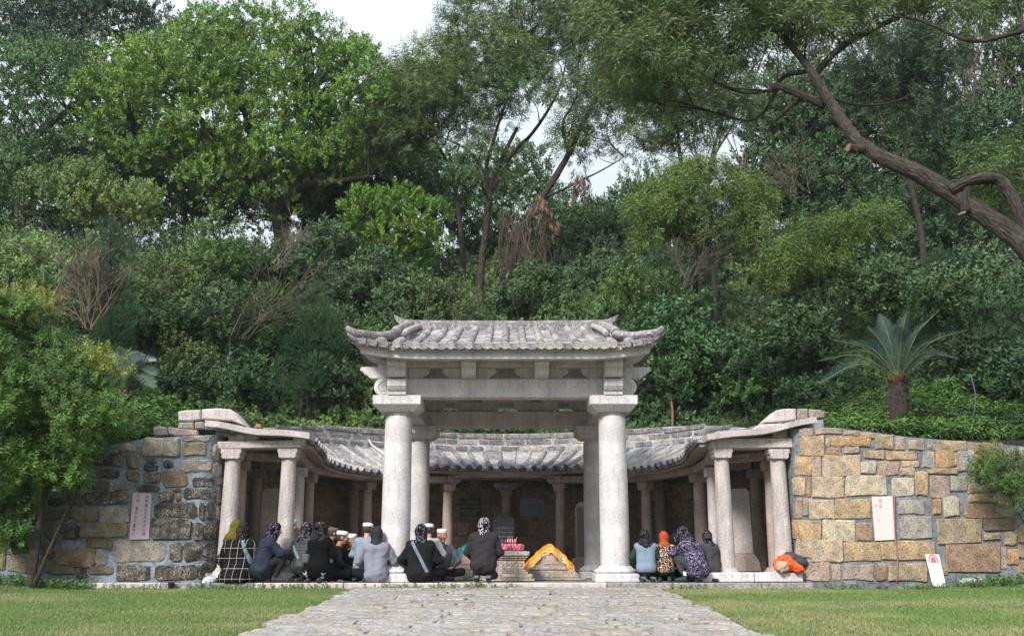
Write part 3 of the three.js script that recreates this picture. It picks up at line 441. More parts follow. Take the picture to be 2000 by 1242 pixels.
  // small clay jar on the roof wall and a white pipe down the left valley
  const pipe = [atZ(636, 849, -6.0), atZ(709, 841, -6.9), atZ(711, 842, -6.88), atZ(725, 868, -6.35), atZ(752, 888, -5.85), atZ(800, 908, -5.7)]; tag(mesh('drain_pipe', tube(pipe, 0.016, 8), std(C(0.75, 0.75, 0.73), { roughness: 0.5 })), 'thin white plastic pipe bent down over the tiled roof', 'pipe');
}
// ---------- enclosure wall round the back of the colonnade ----------
{
  const R = rng(404), wall = thing('enclosure_wall', 'curved rubble wall closing the back of the colonnade, pale mortar joints above its roof', 'wall', V(0, 0, 0));
  const WT = (s) => { const z = onPlan(s, 1.4).z; return lerp(2.83, 3.52, smooth(-1.2, -6.6, z)); };
  const to = (s, y, w) => onPlan(s, 1.40 - w).setY(y);
  const ribbon = (y0, y1, o0, o1, a, b, n) => { // closed wall body
    const pos = [], idx = []; for (let i = 0; i <= n; i++) { const s = lerp(a, b, i / n), p = onPlan(s, o0), q = onPlan(s, o1), t = y1(s); pos.push(p.x, y0, p.z, p.x, t, p.z, q.x, t, q.z, q.x, y0, q.z); }
    for (let i = 0; i < n; i++) for (let k = 0; k < 4; k++) { const A = i * 4 + k, Bq = i * 4 + (k + 1) % 4; idx.push(A, Bq, Bq + 4, A, Bq + 4, A + 4); } idx.push(0, 2, 1, 0, 3, 2); const e = n * 4; idx.push(e, e + 1, e + 2, e, e + 2, e + 3); return triUV(geoFrom(pos, idx)); };
  mesh('mortar_bed', ribbon(0.1, () => 2.5, 1.40, 1.9, -END + 0.75, END - 0.75, 60), M.mortar, wall);
  mesh('mortar_bed', ribbon(2.5, WT, 1.40, 1.9, -END + 0.75, END - 0.75, 60), M.white, wall);
  const course = (y0, y1, len, mats, j, s0, s1, nm) => { let s = s0 + R() * len * -0.3; while (s < s1) { const w = len * (0.7 + R() * 0.6), a = Math.max(s, s0), b = Math.min(s + w, s1); if (b - a > 0.12) { const t0 = typeof y0 === 'function' ? y0((a + b) / 2) : y0, t1 = typeof y1 === 'function' ? y1((a + b) / 2) : y1; stone(to, roundRect(a + j, t0 + j, b - j, t1 - j, R, 0.01, 0.02), (j > 0.01 ? 0.006 : 0.02) + R() * 0.012, 0.012, R, mats[Math.floor(R() * mats.length)], wall, nm); } s += w; } };
  let y = 0.15; for (const h of [0.4, 0.42, 0.38, 0.4, 0.42]) { course(y, y + h, 0.85, IW, 0.008, -END + 0.4, END - 0.4, 'stone'); y += h; }
  const band = (k) => (s) => { const r0 = Math.min(WT(s) - 0.3, lerp(2.72, 3.04, smooth(-1.5, -6, onPlan(s, 1.4).z))); return lerp(r0, WT(s), k); };
  course(band(-0.35), band(0.02), 0.36, UW, 0.021, -END + 1.2, END - 1.2, 'stone'); course(band(0.02), band(0.36), 0.36, UW, 0.021, -END + 1.2, END - 1.2, 'stone'); course(band(0.36), band(0.72), 0.42, UW, 0.021, -END + 1.2, END - 1.2, 'stone'); course(band(0.72), band(1.0), 0.75, [UW[2], UW[0]], 0.008, -END + 1.2, END - 1.2, 'coping_stone');
  // raised shoulders at both ends
  const flat = (z0) => (u, v, w) => V(u, v, z0 + w);
  const endStones = (list, z, mats) => list.forEach((q, i) => { const n = q.length / 2, pts = []; for (let k = 0; k < n; k++) { const p = atZ(q[k * 2], q[k * 2 + 1], z); pts.push([p.x, p.y]); } const cx = pts.reduce((a, b) => a + b[0], 0) / n, cy = pts.reduce((a, b) => a + b[1], 0) / n; mesh('shoulder_stone', extrudeZ(pts.map(([x, yy]) => [x - cx, yy - cy]).reverse(), 0.5, 0.025), mats[i % mats.length], wall, V(cx, cy, z - 0.25)); });
  endStones([[347, 822, 346, 804, 360, 801, 390, 800, 390, 820, 370, 823], [392, 819, 393, 799, 425, 797, 449, 799, 459, 808, 478, 832, 452, 822, 420, 820], [345, 838, 348, 825, 376, 824, 377, 838], [379, 838, 379, 824, 396, 823, 397, 837], [399, 838, 399, 823, 416, 823, 418, 838], [420, 842, 420, 825, 470, 832, 470, 850], [300, 852, 297, 838, 306, 832, 322, 834, 326, 850], [328, 848, 326, 834, 350, 836, 384, 840, 386, 852, 340, 852]], -0.1, [M.picked, M.picked, LW.l, LW.l, LW.k, M.mortar, LW.k, LW.k]);
  endStones([[1490, 826, 1505, 812, 1518, 801, 1534, 798, 1556, 798, 1557, 820, 1530, 824], [1559, 819, 1559, 798, 1579, 798, 1580, 818], [1582, 818, 1582, 799, 1604, 800, 1612, 806, 1612, 816], [1520, 836, 1535, 826, 1556, 822, 1580, 821, 1610, 819, 1612, 838, 1560, 842], [1446, 848, 1468, 838, 1488, 828, 1530, 826, 1520, 836, 1490, 846]], -0.15, [M.picked, LW.k, LW.k, M.mortar, M.picked]);
  tag(mesh('clay_jar', lathe([[0, 0], [0.05, 0], [0.085, 0.05], [0.085, 0.09], [0.055, 0.13], [0.065, 0.15], [0.04, 0.15]], 12), std(C(0.35, 0.14, 0.08)), scene, onPlan(-5.2, 1.55).setY(3.1)), 'small red clay pot on the wall behind the roof', 'pot');
}
{ // mossy concrete band behind the wall on the right
  const pts = [atZ(1215, 834, -9), atZ(1330, 832, -9), atZ(1420, 834, -8.6), atZ(1500, 838, -7.8)];
  const w = thing('mossy_parapet', 'long low mossy concrete parapet with a pale top edge behind the wall', 'parapet', V(0, 0, 0));
  const P = spline(pts, 16); mesh('parapet_body', slab((u, v) => { const p = P[Math.round(u * 16)]; return V(p.x, p.y - 0.02, p.z + 0.06 - v * 0.3); }, 0, 1, 0, 1, 16, 1, 0.7), M.moss, w);
  mesh('top_edge', slab((u, v) => { const p = P[Math.round(u * 16)]; return V(p.x, p.y + 0.025, p.z + 0.085 - v * 0.35); }, 0, 1, 0, 1, 16, 1, 0.04), M.white, w);
}

// ---------- the two wing walls: stones traced where the photograph shows them ----------
function wingWall(name, label, planXZ, topPx, stones, pal, bed, yBot, grp) {
  const wall = thing(name, label, 'wall', V(0, 0, 0)), R = rng(name.length * 91 + stones.length);
  const line = new THREE.CatmullRomCurve3(planXZ.map(([x, z]) => V(x, 0, z)), false, 'centripetal').getSpacedPoints(160);
  function hit(px, py, w = 0) { // ray of the pixel against the upright face over the plan line
    const d = ray(px, py); let best = null;
    for (let i = 0; i < 160; i++) { const a = line[i], b = line[i + 1], ex = b.x - a.x, ez = b.z - a.z, det = d.x * -ez + ex * d.z; if (Math.abs(det) < 1e-9) continue; const rx = a.x - EYE.x, rz = a.z - EYE.z, t = (rx * -ez + ex * rz) / det, u = (d.x * rz - d.z * rx) / det; if (u >= -1e-6 && u <= 1 && t > 0 && (!best || t < best.t)) best = { t, n: V(-ez, 0, ex).normalize(), i: i + u }; }
    if (!best) return hit(px > 1000 ? px + 1 : px - 1, py, w);
    if (best.n.dot(d) > 0) best.n.negate();
    return EYE.clone().addScaledVector(d, best.t).addScaledVector(best.n, w);
  }
  const topAt = (i) => { // height of the top over plan index i, from the traced top line
    const p = line[i]; for (let k = 0; k < topW.length - 1; k++) if ((p.x - topW[k].x) * (p.x - topW[k + 1].x) <= 0) return lerp(topW[k].y, topW[k + 1].y, (p.x - topW[k].x) / (topW[k + 1].x - topW[k].x)); return Math.abs(p.x - topW[0].x) < Math.abs(p.x - topW[topW.length - 1].x) ? topW[0].y : topW[topW.length - 1].y; };
  const topW = topPx.map(([x, y]) => hit(x, y));
  { const pos = [], idx = [], D = 0.45; line.forEach((p, i) => { const a = line[Math.max(0, i - 1)], b = line[Math.min(160, i + 1)]; let n = V(-(b.z - a.z), 0, b.x - a.x).normalize(); if (n.dot(V(EYE.x - p.x, 0, EYE.z - p.z)) < 0) n.negate(); const t = topAt(i); for (let k = 0; k < 6; k++) { const y = lerp(yBot, t, k / 5), e = 0.008 * (noise(i * 0.4, k * 1.3, 7) - 0.5); pos.push(p.x + n.x * e, y, p.z + n.z * e); } const q = p.clone().addScaledVector(n, -D); pos.push(q.x, t - 0.01, q.z, q.x, yBot, q.z); });
    const fl = line[0].x < line[160].x; for (let i = 0; i < 160; i++) for (let k = 0; k < 8; k++) { const A = i * 8 + k, B = i * 8 + (k + 1) % 8; fl ? idx.push(A, B + 8, B, A, A + 8, B + 8) : idx.push(A, B, B + 8, A, B + 8, A + 8); }
    for (const e of [0, 160 * 8]) for (let k = 1; k < 7; k++) idx.push(e, e + k, e + k + 1);
    mesh('mortar_bed', triUV(geoFrom(pos, idx)), bed, wall); }
  const S = 112, to = (u, v, w) => hit(u * S, -v * S, w);
  for (const [x0, y0, x1, y1, k, proud] of stones) stone(to, roundRect((x0 - 1.2) / S, -(y1 + 1.1) / S, (x1 + 1.2) / S, -(y0 - 1.1) / S, R, 0.022, grp === 'L' ? 0.05 : 0.016), (proud ?? 0.022) + R() * 0.02, grp === 'L' ? 0.022 : 0.014, R, pal[k], wall, 'stone', 0.9);
  return { wall, hit };
}
const rightStones = [[1564, 839, 1588, 851, 'k'], [1592, 837, 1644, 847, 'k'], [1648, 842, 1676, 851, 'k'], [1680, 846, 1709, 856, 'k'], [1566, 851, 1611, 889, 'o'], [1614, 857, 1620, 870, 'p'], [1623, 853, 1700, 872, 'O'], [1615, 874, 1642, 889, 'b'], [1650, 874, 1677, 885, 'k'], [1711, 851, 1745, 876, 't'], [1751, 856, 1766, 878, 'k'], [1689, 880, 1728, 895, 't'], [1733, 883, 1791, 898, 'o'], [1554, 893, 1584, 929, 'o'], [1587, 892, 1603, 930, 'k'], [1608, 890, 1679, 929, 'p'], [1683, 902, 1711, 925, 'w'], [1715, 902, 1756, 927, 'k'], [1763, 901, 1795, 911, 'p'], [1760, 914, 1787, 928, 'k'], [1552, 933, 1573, 968, 'p'], [1577, 932, 1584, 970, 'b'], [1587, 932, 1648, 972, 'p'], [1653, 930, 1731, 967, 'y'], [1745, 934, 1784, 968, 'w'], [1789, 923, 1810, 966, 'o'], [1775, 860, 1804, 878, 'k'], [1813, 868, 1820, 876, 'k'], [1824, 863, 1888, 880, 't'], [1897, 866, 1958, 884, 'b'], [1966, 876, 2012, 902, 'k'], [1829, 878, 1863, 912, 'O'], [1803, 882, 1826, 912, 'g'], [1872, 882, 1903, 919, 'g'], [1864, 887, 1871, 909, 't'], [1812, 916, 1868, 925, 't'], [1817, 929, 1853, 971, 'k'], [1857, 930, 1889, 959, 'g'], [1906, 888, 1939, 920, 'b'], [1893, 925, 1930, 962, 'k'], [1934, 924, 1975, 955, 't'], [1942, 890, 1990, 918, 'g'], [1979, 930, 2012, 960, 'k'], [1893, 966, 1945, 980, 'o'], [1554, 975, 1566, 1012, 'k'], [1570, 975, 1578, 1007, 't'], [1583, 977, 1627, 1014, 'p'], [1631, 974, 1699, 1011, 'o'], [1756, 977, 1805, 1004, 'g'], [1759, 1009, 1819, 1051, 'g'], [1551, 1015, 1561, 1052, 'o'], [1564, 1017, 1604, 1053, 'o'], [1608, 1017, 1670, 1057, 'y'], [1674, 1021, 1704, 1054, 'b'], [1558, 1054, 1587, 1088, 'p'], [1590, 1056, 1645, 1096, 'p'], [1650, 1061, 1719, 1096, 'o'], [1723, 1058, 1824, 1093, 'o'], [1573, 1092, 1622, 1133, 'k'], [1626, 1104, 1642, 1133, 'k'], [1647, 1104, 1706, 1133, 'k'], [1712, 1104, 1732, 1133, 'b'], [1736, 1100, 1811, 1133, 't'], [1824, 976, 1837, 1003, 'O'], [1844, 972, 1871, 1008, 'w'], [1885, 984, 1940, 1010, 'b'], [1831, 1013, 1916, 1060, 't'], [1921, 1014, 1980, 1035, 'd'], [1921, 1041, 1952, 1053, 't'], [1963, 1041, 1985, 1063, 't'], [1850, 1063, 1953, 1118, 'b'], [1842, 1105, 1850, 1122, 't'], [1969, 1074, 1988, 1101, 'O'], [1991, 1027, 2012, 1060, 'O'], [1990, 1065, 2012, 1090, 'k'], [1944, 994, 1979, 1010, 't'], [1950, 965, 1990, 985, 'k'], [1957, 1070, 1966, 1110, 'k'], [2016, 890, 2070, 930, 't'], [2016, 940, 2060, 1000, 'o'], [2018, 1010, 2080, 1060, 'k'], [2018, 1070, 2070, 1115, 'b'], [1990, 1095, 2014, 1120, 'b'], [2070, 900, 2130, 1000, 'p'], [2085, 1010, 2140, 1100, 'o']];
const rightW = wingWall('granite_block_wall', 'wall of ochre and peach granite blocks in grey mortar, beside the cycad bank', [[5.0, -1.3], [5.03, -0.5], [5.06, -0.05], [5.18, 0.2], [5.5, 0.3], [6.5, 0.33], [8, 0.27], [9.5, 0.05], [11, -0.3], [14, -1.2]], [[1540, 842], [1556, 838], [1590, 835], [1640, 836], [1709, 845], [1770, 853], [1830, 858], [1900, 863], [2000, 872], [2150, 884]], rightStones, RW, M.mortar, -0.2, 'R');
const leftStones = [[280, 855, 351, 891, 'l', 0.05], [357, 866, 402, 890, 't'], [356, 853, 408, 862, 'k'], [248, 887, 270, 915, 't'], [286, 896, 305, 906, 'd'], [281, 909, 307, 919, 'D'], [320, 900, 336, 915, 'D'], [353, 898, 411, 921, 'k'], [249, 920, 271, 940, 'r'], [281, 923, 312, 944, 's'], [317, 921, 365, 951, 'r'], [375, 932, 416, 951, 'd'], [266, 947, 311, 959, 'D'], [339, 953, 352, 960, 'b'], [359, 955, 407, 974, 'd'], [222, 945, 250, 958, 't'], [309, 961, 338, 980, 'd'], [344, 964, 352, 979, 'b'], [300, 983, 383, 1012, 'D'], [296, 1012, 371, 1053, 's', 0.035], [388, 983, 399, 1016, 'd'], [402, 982, 417, 1016, 'D'], [420, 988, 437, 1018, 'k'], [376, 1022, 394, 1056, 'D'], [397, 1022, 420, 1055, 'D'], [422, 1022, 436, 1055, 'b'], [223, 1058, 320, 1099, 'l'], [333, 1061, 353, 1096, 's'], [359, 1060, 411, 1096, 'd'], [414, 1060, 430, 1098, 'D'], [228, 1104, 290, 1133, 'd'], [302, 1103, 385, 1133, 'D'], [389, 1100, 417, 1133, 'D'], [412, 964, 420, 983, 'b'], [423, 952, 438, 983, 'k'], [413, 905, 430, 930, 'k'], [424, 934, 438, 950, 'k'], [416, 868, 432, 898, 'l'], [168, 961, 250, 985, 'd'], [195, 993, 249, 1021, 'l', 0.045], [144, 993, 190, 1017, 't', 0.045], [157, 1024, 248, 1049, 't', 0.04], [119, 1025, 153, 1052, 'd'], [90, 1018, 117, 1055, 't'], [76, 993, 140, 1014, 'b'], [169, 1054, 219, 1071, 'b'], [114, 1072, 183, 1105, 'r', 0.05], [185, 1080, 209, 1104, 'k'], [173, 1107, 219, 1122, 'b'], [82, 1071, 104, 1093, 'b'], [71, 1060, 91, 1069, 'b'], [72, 975, 91, 990, 't'], [93, 973, 126, 987, 'D'], [132, 962, 159, 985, 'b'], [186, 917, 232, 933, 'D'], [169, 940, 213, 956, 'b'], [88, 1096, 146, 1120, 'b'], [30, 960, 62, 985, 'd'], [25, 990, 66, 1012, 't'], [28, 1018, 62, 1045, 'b'], [20, 1050, 66, 1080, 'd'], [15, 1085, 75, 1118, 't'], [100, 930, 150, 955, 'd'], [40, 920, 90, 950, 't'], [180, 885, 240, 910, 'd'], [120, 890, 172, 922, 't'], [60, 890, 112, 915, 'd'], [0, 900, 50, 940, 'b'], [-40, 950, 20, 985, 't'], [-50, 995, 15, 1040, 'd'], [-50, 1050, 10, 1110, 't'], [150, 1110, 168, 1130, 'd'], [232, 868, 262, 882, 'k']];
const leftW = wingWall('rubble_wall', 'wall of dark lichened rubble stones in broad blue-grey mortar, behind the leafy shrub', [[-5.0, -1.3], [-5.03, -0.5], [-5.08, -0.05], [-5.2, 0.18], [-5.5, 0.3], [-6.5, 0.3], [-7.5, 0.2], [-9, 0.0], [-11, -0.4], [-14, -1.2]], [[442, 850], [410, 850], [357, 852], [281, 857], [230, 867], [150, 878], [60, 890], [0, 897], [-150, 905]], leftStones, LW, M.mortarBlue, -0.2, 'L');

// ---------- writing ----------
const canvasTex = (w, h, draw) => { const c = document.createElement('canvas'); c.width = w; c.height = h; const g = c.getContext('2d'); draw(g, w, h); const t = new THREE.CanvasTexture(c); t.colorSpace = THREE.SRGBColorSpace; return t; };
const GLYPH = { // brush strokes in a unit square
  li: '.5 .03 .52 .16|.15 .25 .85 .25|.3 .4 .4 .76|.7 .38 .6 .76|.06 .9 .94 .9', yue: '.25 .06 .25 .6 .1 .97|.25 .06 .78 .06 .78 .95|.25 .34 .76 .34|.25 .6 .76 .6', nian: '.32 .02 .15 .26|.28 .16 .85 .16|.28 .4 .8 .4|.28 .4 .28 .66|.05 .66 .95 .66|.55 .16 .55 1', wu: '.15 .1 .85 .1|.48 .1 .34 .88|.2 .46 .74 .46 .7 .88|.05 .9 .95 .9', tian: '.15 .15 .85 .15|.08 .45 .92 .45|.5 .15 .45 .55 .1 .97|.5 .5 .9 .97', gu: '.08 .28 .92 .28|.5 .02 .5 .55|.24 .55 .24 .96|.24 .55 .78 .55 .78 .96|.24 .93 .78 .93', shi: '.08 .1 .92 .1|.46 .1 .08 .7|.3 .5 .3 .96|.3 .5 .82 .5 .82 .96|.3 .92 .82 .92', mu: '.1 .1 .9 .1|.34 .0 .34 .2|.66 0 .66 .2|.3 .26 .7 .26 .7 .5 .3 .5 .3 .26|.3 .38 .7 .38|.08 .58 .92 .58|.45 .5 .1 .76|.55 .58 .9 .76|.3 .8 .7 .8|.5 .68 .5 .96|.14 .97 .86 .97', kong: '.5 0 .5 .1|.12 .12 .1 .28|.12 .14 .9 .14 .86 .28|.36 .2 .2 .45|.62 .2 .8 .44|.25 .58 .75 .58|.5 .58 .5 .92|.1 .94 .9 .94', fen: '.05 .3 .4 .3|.22 .05 .22 .8|.04 .85 .42 .74|.5 .15 .96 .15|.62 .04 .62 .26|.82 .04 .82 .26|.56 .34 .9 .34 .9 .76 .56 .76 .56 .34|.56 .5 .9 .5|.6 .78 .48 .98|.84 .78 .96 .98', si: '.12 .15 .12 .88|.12 .15 .88 .15 .88 .88|.12 .85 .88 .85|.4 .15 .34 .56|.62 .15 .62 .52 .8 .54', shang: '.5 .05 .5 .9|.5 .45 .85 .45|.06 .92 .94 .92', ren: '.5 .05 .42 .4 .08 .97|.48 .36 .94 .97', zi: '.2 .1 .8 .1 .5 .36|.5 .36 .52 .9 .4 .98|.05 .5 .95 .5', chi: '.05 .15 .5 .15|.28 .0 .28 .9|.1 .35 .48 .35 .48 .58 .1 .58 .1 .35|.68 .03 .55 .35|.6 .25 .95 .25|.82 .25 .78 .6 .5 .97|.62 .42 .96 .97', lin: '.1 .06 .1 .95|.1 .06 .42 .06|.1 .35 .4 .35|.1 .65 .4 .65|.1 .95 .44 .95|.58 .05 .52 .3|.56 .18 .95 .18|.55 .45 .92 .45 .92 .64 .55 .64 .55 .45|.5 .74 .7 .74 .7 .96 .5 .96 .5 .74|.78 .74 .97 .74 .97 .96 .78 .96 .78 .74' };
function glyph(g, name, x, y, s, col, lw) { g.strokeStyle = col; g.lineCap = 'round'; g.lineWidth = lw; for (const st of GLYPH[name].split('|')) { const n = st.trim().split(/\s+/).map(Number); g.beginPath(); g.moveTo(x + n[0] * s, y + n[1] * s); for (let i = 2; i < n.length; i += 2) g.lineTo(x + n[i] * s, y + n[i + 1] * s); g.stroke(); } }
function stoneGrain(g, w, h, base, R) { g.fillStyle = base; g.fillRect(0, 0, w, h); for (let i = 0; i < w * h / 14; i++) { const v = R(); g.fillStyle = v < 0.5 ? `rgba(60,50,55,${0.05 + R() * 0.16})` : `rgba(255,250,250,${0.05 + R() * 0.16})`; g.fillRect(R() * w, R() * h, 1 + R() * 2.5, 1 + R() * 2); } }
function panel(name, label, category, corners, th, map, side, bump) { // flat slab with its own print on the front face; corners tl, tr, br, bl in the world
  const c = corners.reduce((a, p) => a.add(p), V()).multiplyScalar(0.25), n = corners[2].clone().sub(corners[3]).cross(corners[0].clone().sub(corners[3])).normalize(); const t = thing(name, label, category, c);
  const pos = [], idx = []; for (const k of [0.0005, -th]) for (const p of corners) { const q = p.clone().sub(c).addScaledVector(n, k); pos.push(q.x, q.y, q.z); }
  for (let i = 0; i < 4; i++) { const j = (i + 1) % 4; idx.push(i, j, j + 4, i, j + 4, i + 4); } idx.push(4, 5, 6, 4, 6, 7); mesh('slab', triUV(geoFrom(pos, idx)), side, t);
  const g = new THREE.BufferGeometry(); g.setAttribute('position', new THREE.Float32BufferAttribute(pos.slice(0, 12).map((v) => v), 3)); g.setAttribute('uv', new THREE.Float32BufferAttribute([0, 1, 1, 1, 1, 0, 0, 0], 2)); g.setIndex([0, 2, 1, 0, 3, 2]); g.computeVertexNormals(); g.translate(n.x * 0.003, n.y * 0.003, n.z * 0.003);
  mesh('face', g, std(C(1, 1, 1), { map, roughness: 0.85, ...(bump || {}) }), t); return t;
}
{
  const R = rng(12);
  const tl = canvasTex(256, 624, (g, w, h) => { stoneGrain(g, w, h, '#b3a2ac', R); const a = '#7d2f38', b = '#4a2a33', c = '#b4402f'; ['kong', 'fen'].forEach((k, i) => glyph(g, k, 52, 18 + i * 62, 44, a, 5)); ['mu', 'tian', 'gu', 'zi', 'mu', 'chi', 'shi'].forEach((k, i) => glyph(g, k, 46 - i * 4, 190 + i * 57, 44, i > 4 ? c : a, 5)); ['si', 'chi', 'lin', 'li', 'wu', 'nian', 'si', 'yue', 'li', 'fen'].forEach((k, i) => glyph(g, k, 178 - i * 2, 30 + i * 56, 44, i < 4 ? b : a, 5)); });
  panel('inscribed_tablet', 'upright mauve stone tablet with two columns of red characters in the dark wall', 'tablet', [[260, 963], [296, 964], [291, 1053], [253, 1054]].map(([x, y]) => leftW.hit(x, y, 0.03)), 0.06, tl, M.graniteWarm);
  const tr = canvasTex(256, 512, (g, w, h) => { stoneGrain(g, w, h, '#d2c7c4', R); g.globalAlpha = 0.85; glyph(g, 'kong', 82, 30, 42, '#d44458', 6); glyph(g, 'shi', 86, 92, 40, '#d44458', 6); glyph(g, 'zi', 34, 92, 34, '#d44458', 5); glyph(g, 'shang', 44, 140, 30, '#d87080', 4); glyph(g, 'ren', 56, 262, 34, '#d05060', 5); });
  panel('inscribed_tablet', 'pale stone tablet with faded red characters in the ochre wall', 'tablet', [[1702, 971], [1743, 969], [1747, 1054], [1709, 1056]].map(([x, y]) => rightW.hit(x, y, 0.03)), 0.06, tr, M.granite);
  const pole = [[1745, 966], [1746, 1010], [1747, 1053], [1752, 1090], [1750, 1135]].map(([x, y]) => rightW.hit(x, y, 0.06)); tag(mesh('wooden_stick', tube(spline(pole, 12), 0.011, 6), std(C(0.36, 0.15, 0.13))), 'thin reddish stick leaning against the pale stone tablet', 'stick');
}
// ---------- tombs, altar, steles, plaques ----------
function tombAt(cx, label, mirror) {
  const t = thing('stone_tomb', label, 'tomb', V(cx, 0, 0), 'tombs under the portico'), Z0 = -1.55, L = 2.1;
  const box = (n, w, y0, y1, z0, len, m = M.tomb, b = 0.02) => mesh(n, bentBox(w, y1 - y0, len, b, cx * 9 + y0 * 30, 0.015), m, t, V(0, (y0 + y1) / 2, z0 - len / 2));
  box('plinth', 1.3, 0, 0.05, Z0 + 0.12, L + 0.3, M.paving); 
  const low = extrudeZ([[-0.52, 0], [0.52, 0], [0.53, 0.03], [0.47, 0.1], [0.42, 0.135], [-0.42, 0.135], [-0.47, 0.1], [-0.53, 0.03]], L + 0.1, 0.015); mesh('lotus_course', low, M.tomb, t, V(0, 0.05, Z0 - L / 2 + 0.03));
  const petal = new THREE.SphereGeometry(0.05, 8, 6); for (let i = 0; i < 10; i++) { const p = mesh('petal', petal, M.tomb, t, V(-0.43 + i * 0.0955, 0.115, Z0 + 0.055)); p.scale.set(0.95, 1.05, 0.5); p.rotation.x = -0.25; }
  box('tier', 0.8, 0.187, 0.29, Z0 - 0.02, L - 0.1); box('tier', 0.66, 0.293, 0.37, Z0 - 0.06, L - 0.2, M.paving); box('tier', 0.52, 0.373, 0.45, Z0 - 0.1, L - 0.3);
  mesh('crest', extrudeZ([[-0.24, 0], [0.24, 0], [0.22, 0.06], [0.1, 0.15], [0, 0.18], [-0.1, 0.15], [-0.22, 0.06]], L - 0.4, 0.015), M.tomb, t, V(0, 0.453, Z0 - L / 2 + 0.06));
  mesh('front_slab', extrudeZ([[-0.41, 0], [0.41, 0], [0.40, 0.05], [0.27, 0.19], [0.12, 0.31], [0, 0.36], [-0.12, 0.31], [-0.27, 0.19], [-0.40, 0.05]], 0.2, 0.02), M.tombPale, t, V(0, 0.19, Z0 - 0.1));
  mesh('carved_band', bevelBox(0.56, 0.012, 0.02, 0.004), M.tomb, t, V(0, 0.30, Z0 + 0.004)); return t;
}
function drape(name, label, cx, mat, trim, R, apexY, spread, fringe) {
  const t = thing(name, label, 'cloth', V(cx, 0, -1.5)), prof = (a) => { // across the tomb: over the crest and down both flanks
    const s = Math.abs(a), x = a * spread, y = apexY - 0.28 * Math.pow(s, 1.35) - 0.13 * s; return [x, y]; };
  const at = (u, v) => { const a = u * 2 - 1, [x, y] = prof(a); return V(x + 0.012 * Math.sin(v * 17 + a * 4), y + 0.012 * Math.sin(a * 14 + v * 9) + 0.010 * Math.sin(a * 23) - 0.02 * (1 - v) * (1 - v), -0.06 - v * 1.2 + 0.03 * Math.sin(a * 11)); };
  const pos = [], uv = [], idx = [], nu = 48, nv = 14; for (let j = 0; j <= nv; j++) for (let i = 0; i <= nu; i++) { const q = at(i / nu, j / nv); pos.push(q.x, q.y, q.z); uv.push(i / nu * 1.2, j / nv * 1.2); }
  for (let j = 0; j < nv; j++) for (let i = 0; i < nu; i++) { const a = j * (nu + 1) + i; idx.push(a, a + 1, a + nu + 2, a, a + nu + 2, a + nu + 1); }
  const g = new THREE.BufferGeometry(); g.setAttribute('position', new THREE.Float32BufferAttribute(pos, 3)); g.setAttribute('uv', new THREE.Float32BufferAttribute(uv, 2)); g.setIndex(idx); g.computeVertexNormals(); mat.side = THREE.DoubleSide; mesh('cloth_sheet', g, mat, t);
  const band = (d0, d1, m, nm, z) => { const p2 = [], i2 = [], u2 = []; for (let i = 0; i <= 60; i++) { const q = at(i / 60, 0), w = 0.012 * Math.sin(i * 1.7); p2.push(q.x, q.y - d0, q.z + z, q.x + w * 0.3, q.y - d1 - Math.abs(w), q.z + z + 0.012 + w * 0.5); u2.push(i / 10, 0, i / 10, 1); if (i < 60) i2.push(i * 2, i * 2 + 1, i * 2 + 2, i * 2 + 1, i * 2 + 3, i * 2 + 2); } const gg = new THREE.BufferGeometry(); gg.setAttribute('position', new THREE.Float32BufferAttribute(p2, 3)); gg.setAttribute('uv', new THREE.Float32BufferAttribute(u2, 2)); gg.setIndex(i2); gg.computeVertexNormals(); m.side = THREE.DoubleSide; return mesh(nm, gg, m, t); };
  band(-0.002, 0.15, mat, 'front_fall', 0.012); if (trim) { band(0.07, 0.085, trim, 'trim_line', 0.024); band(0.125, 0.14, trim, 'trim_line', 0.028); }
  if (fringe) { const gs = []; for (let i = 0; i <= 110; i++) { const q = at(i / 110, 0); gs.push(tube([V(q.x, q.y - 0.145, q.z + 0.024), V(q.x + (R() - 0.5) * 0.01, q.y - 0.185 - R() * 0.03, q.z + 0.02)], [0.0035, 0.002], 3)); } mesh('fringe', mergeGeometries(gs), fringe, t); }
  return t;
}
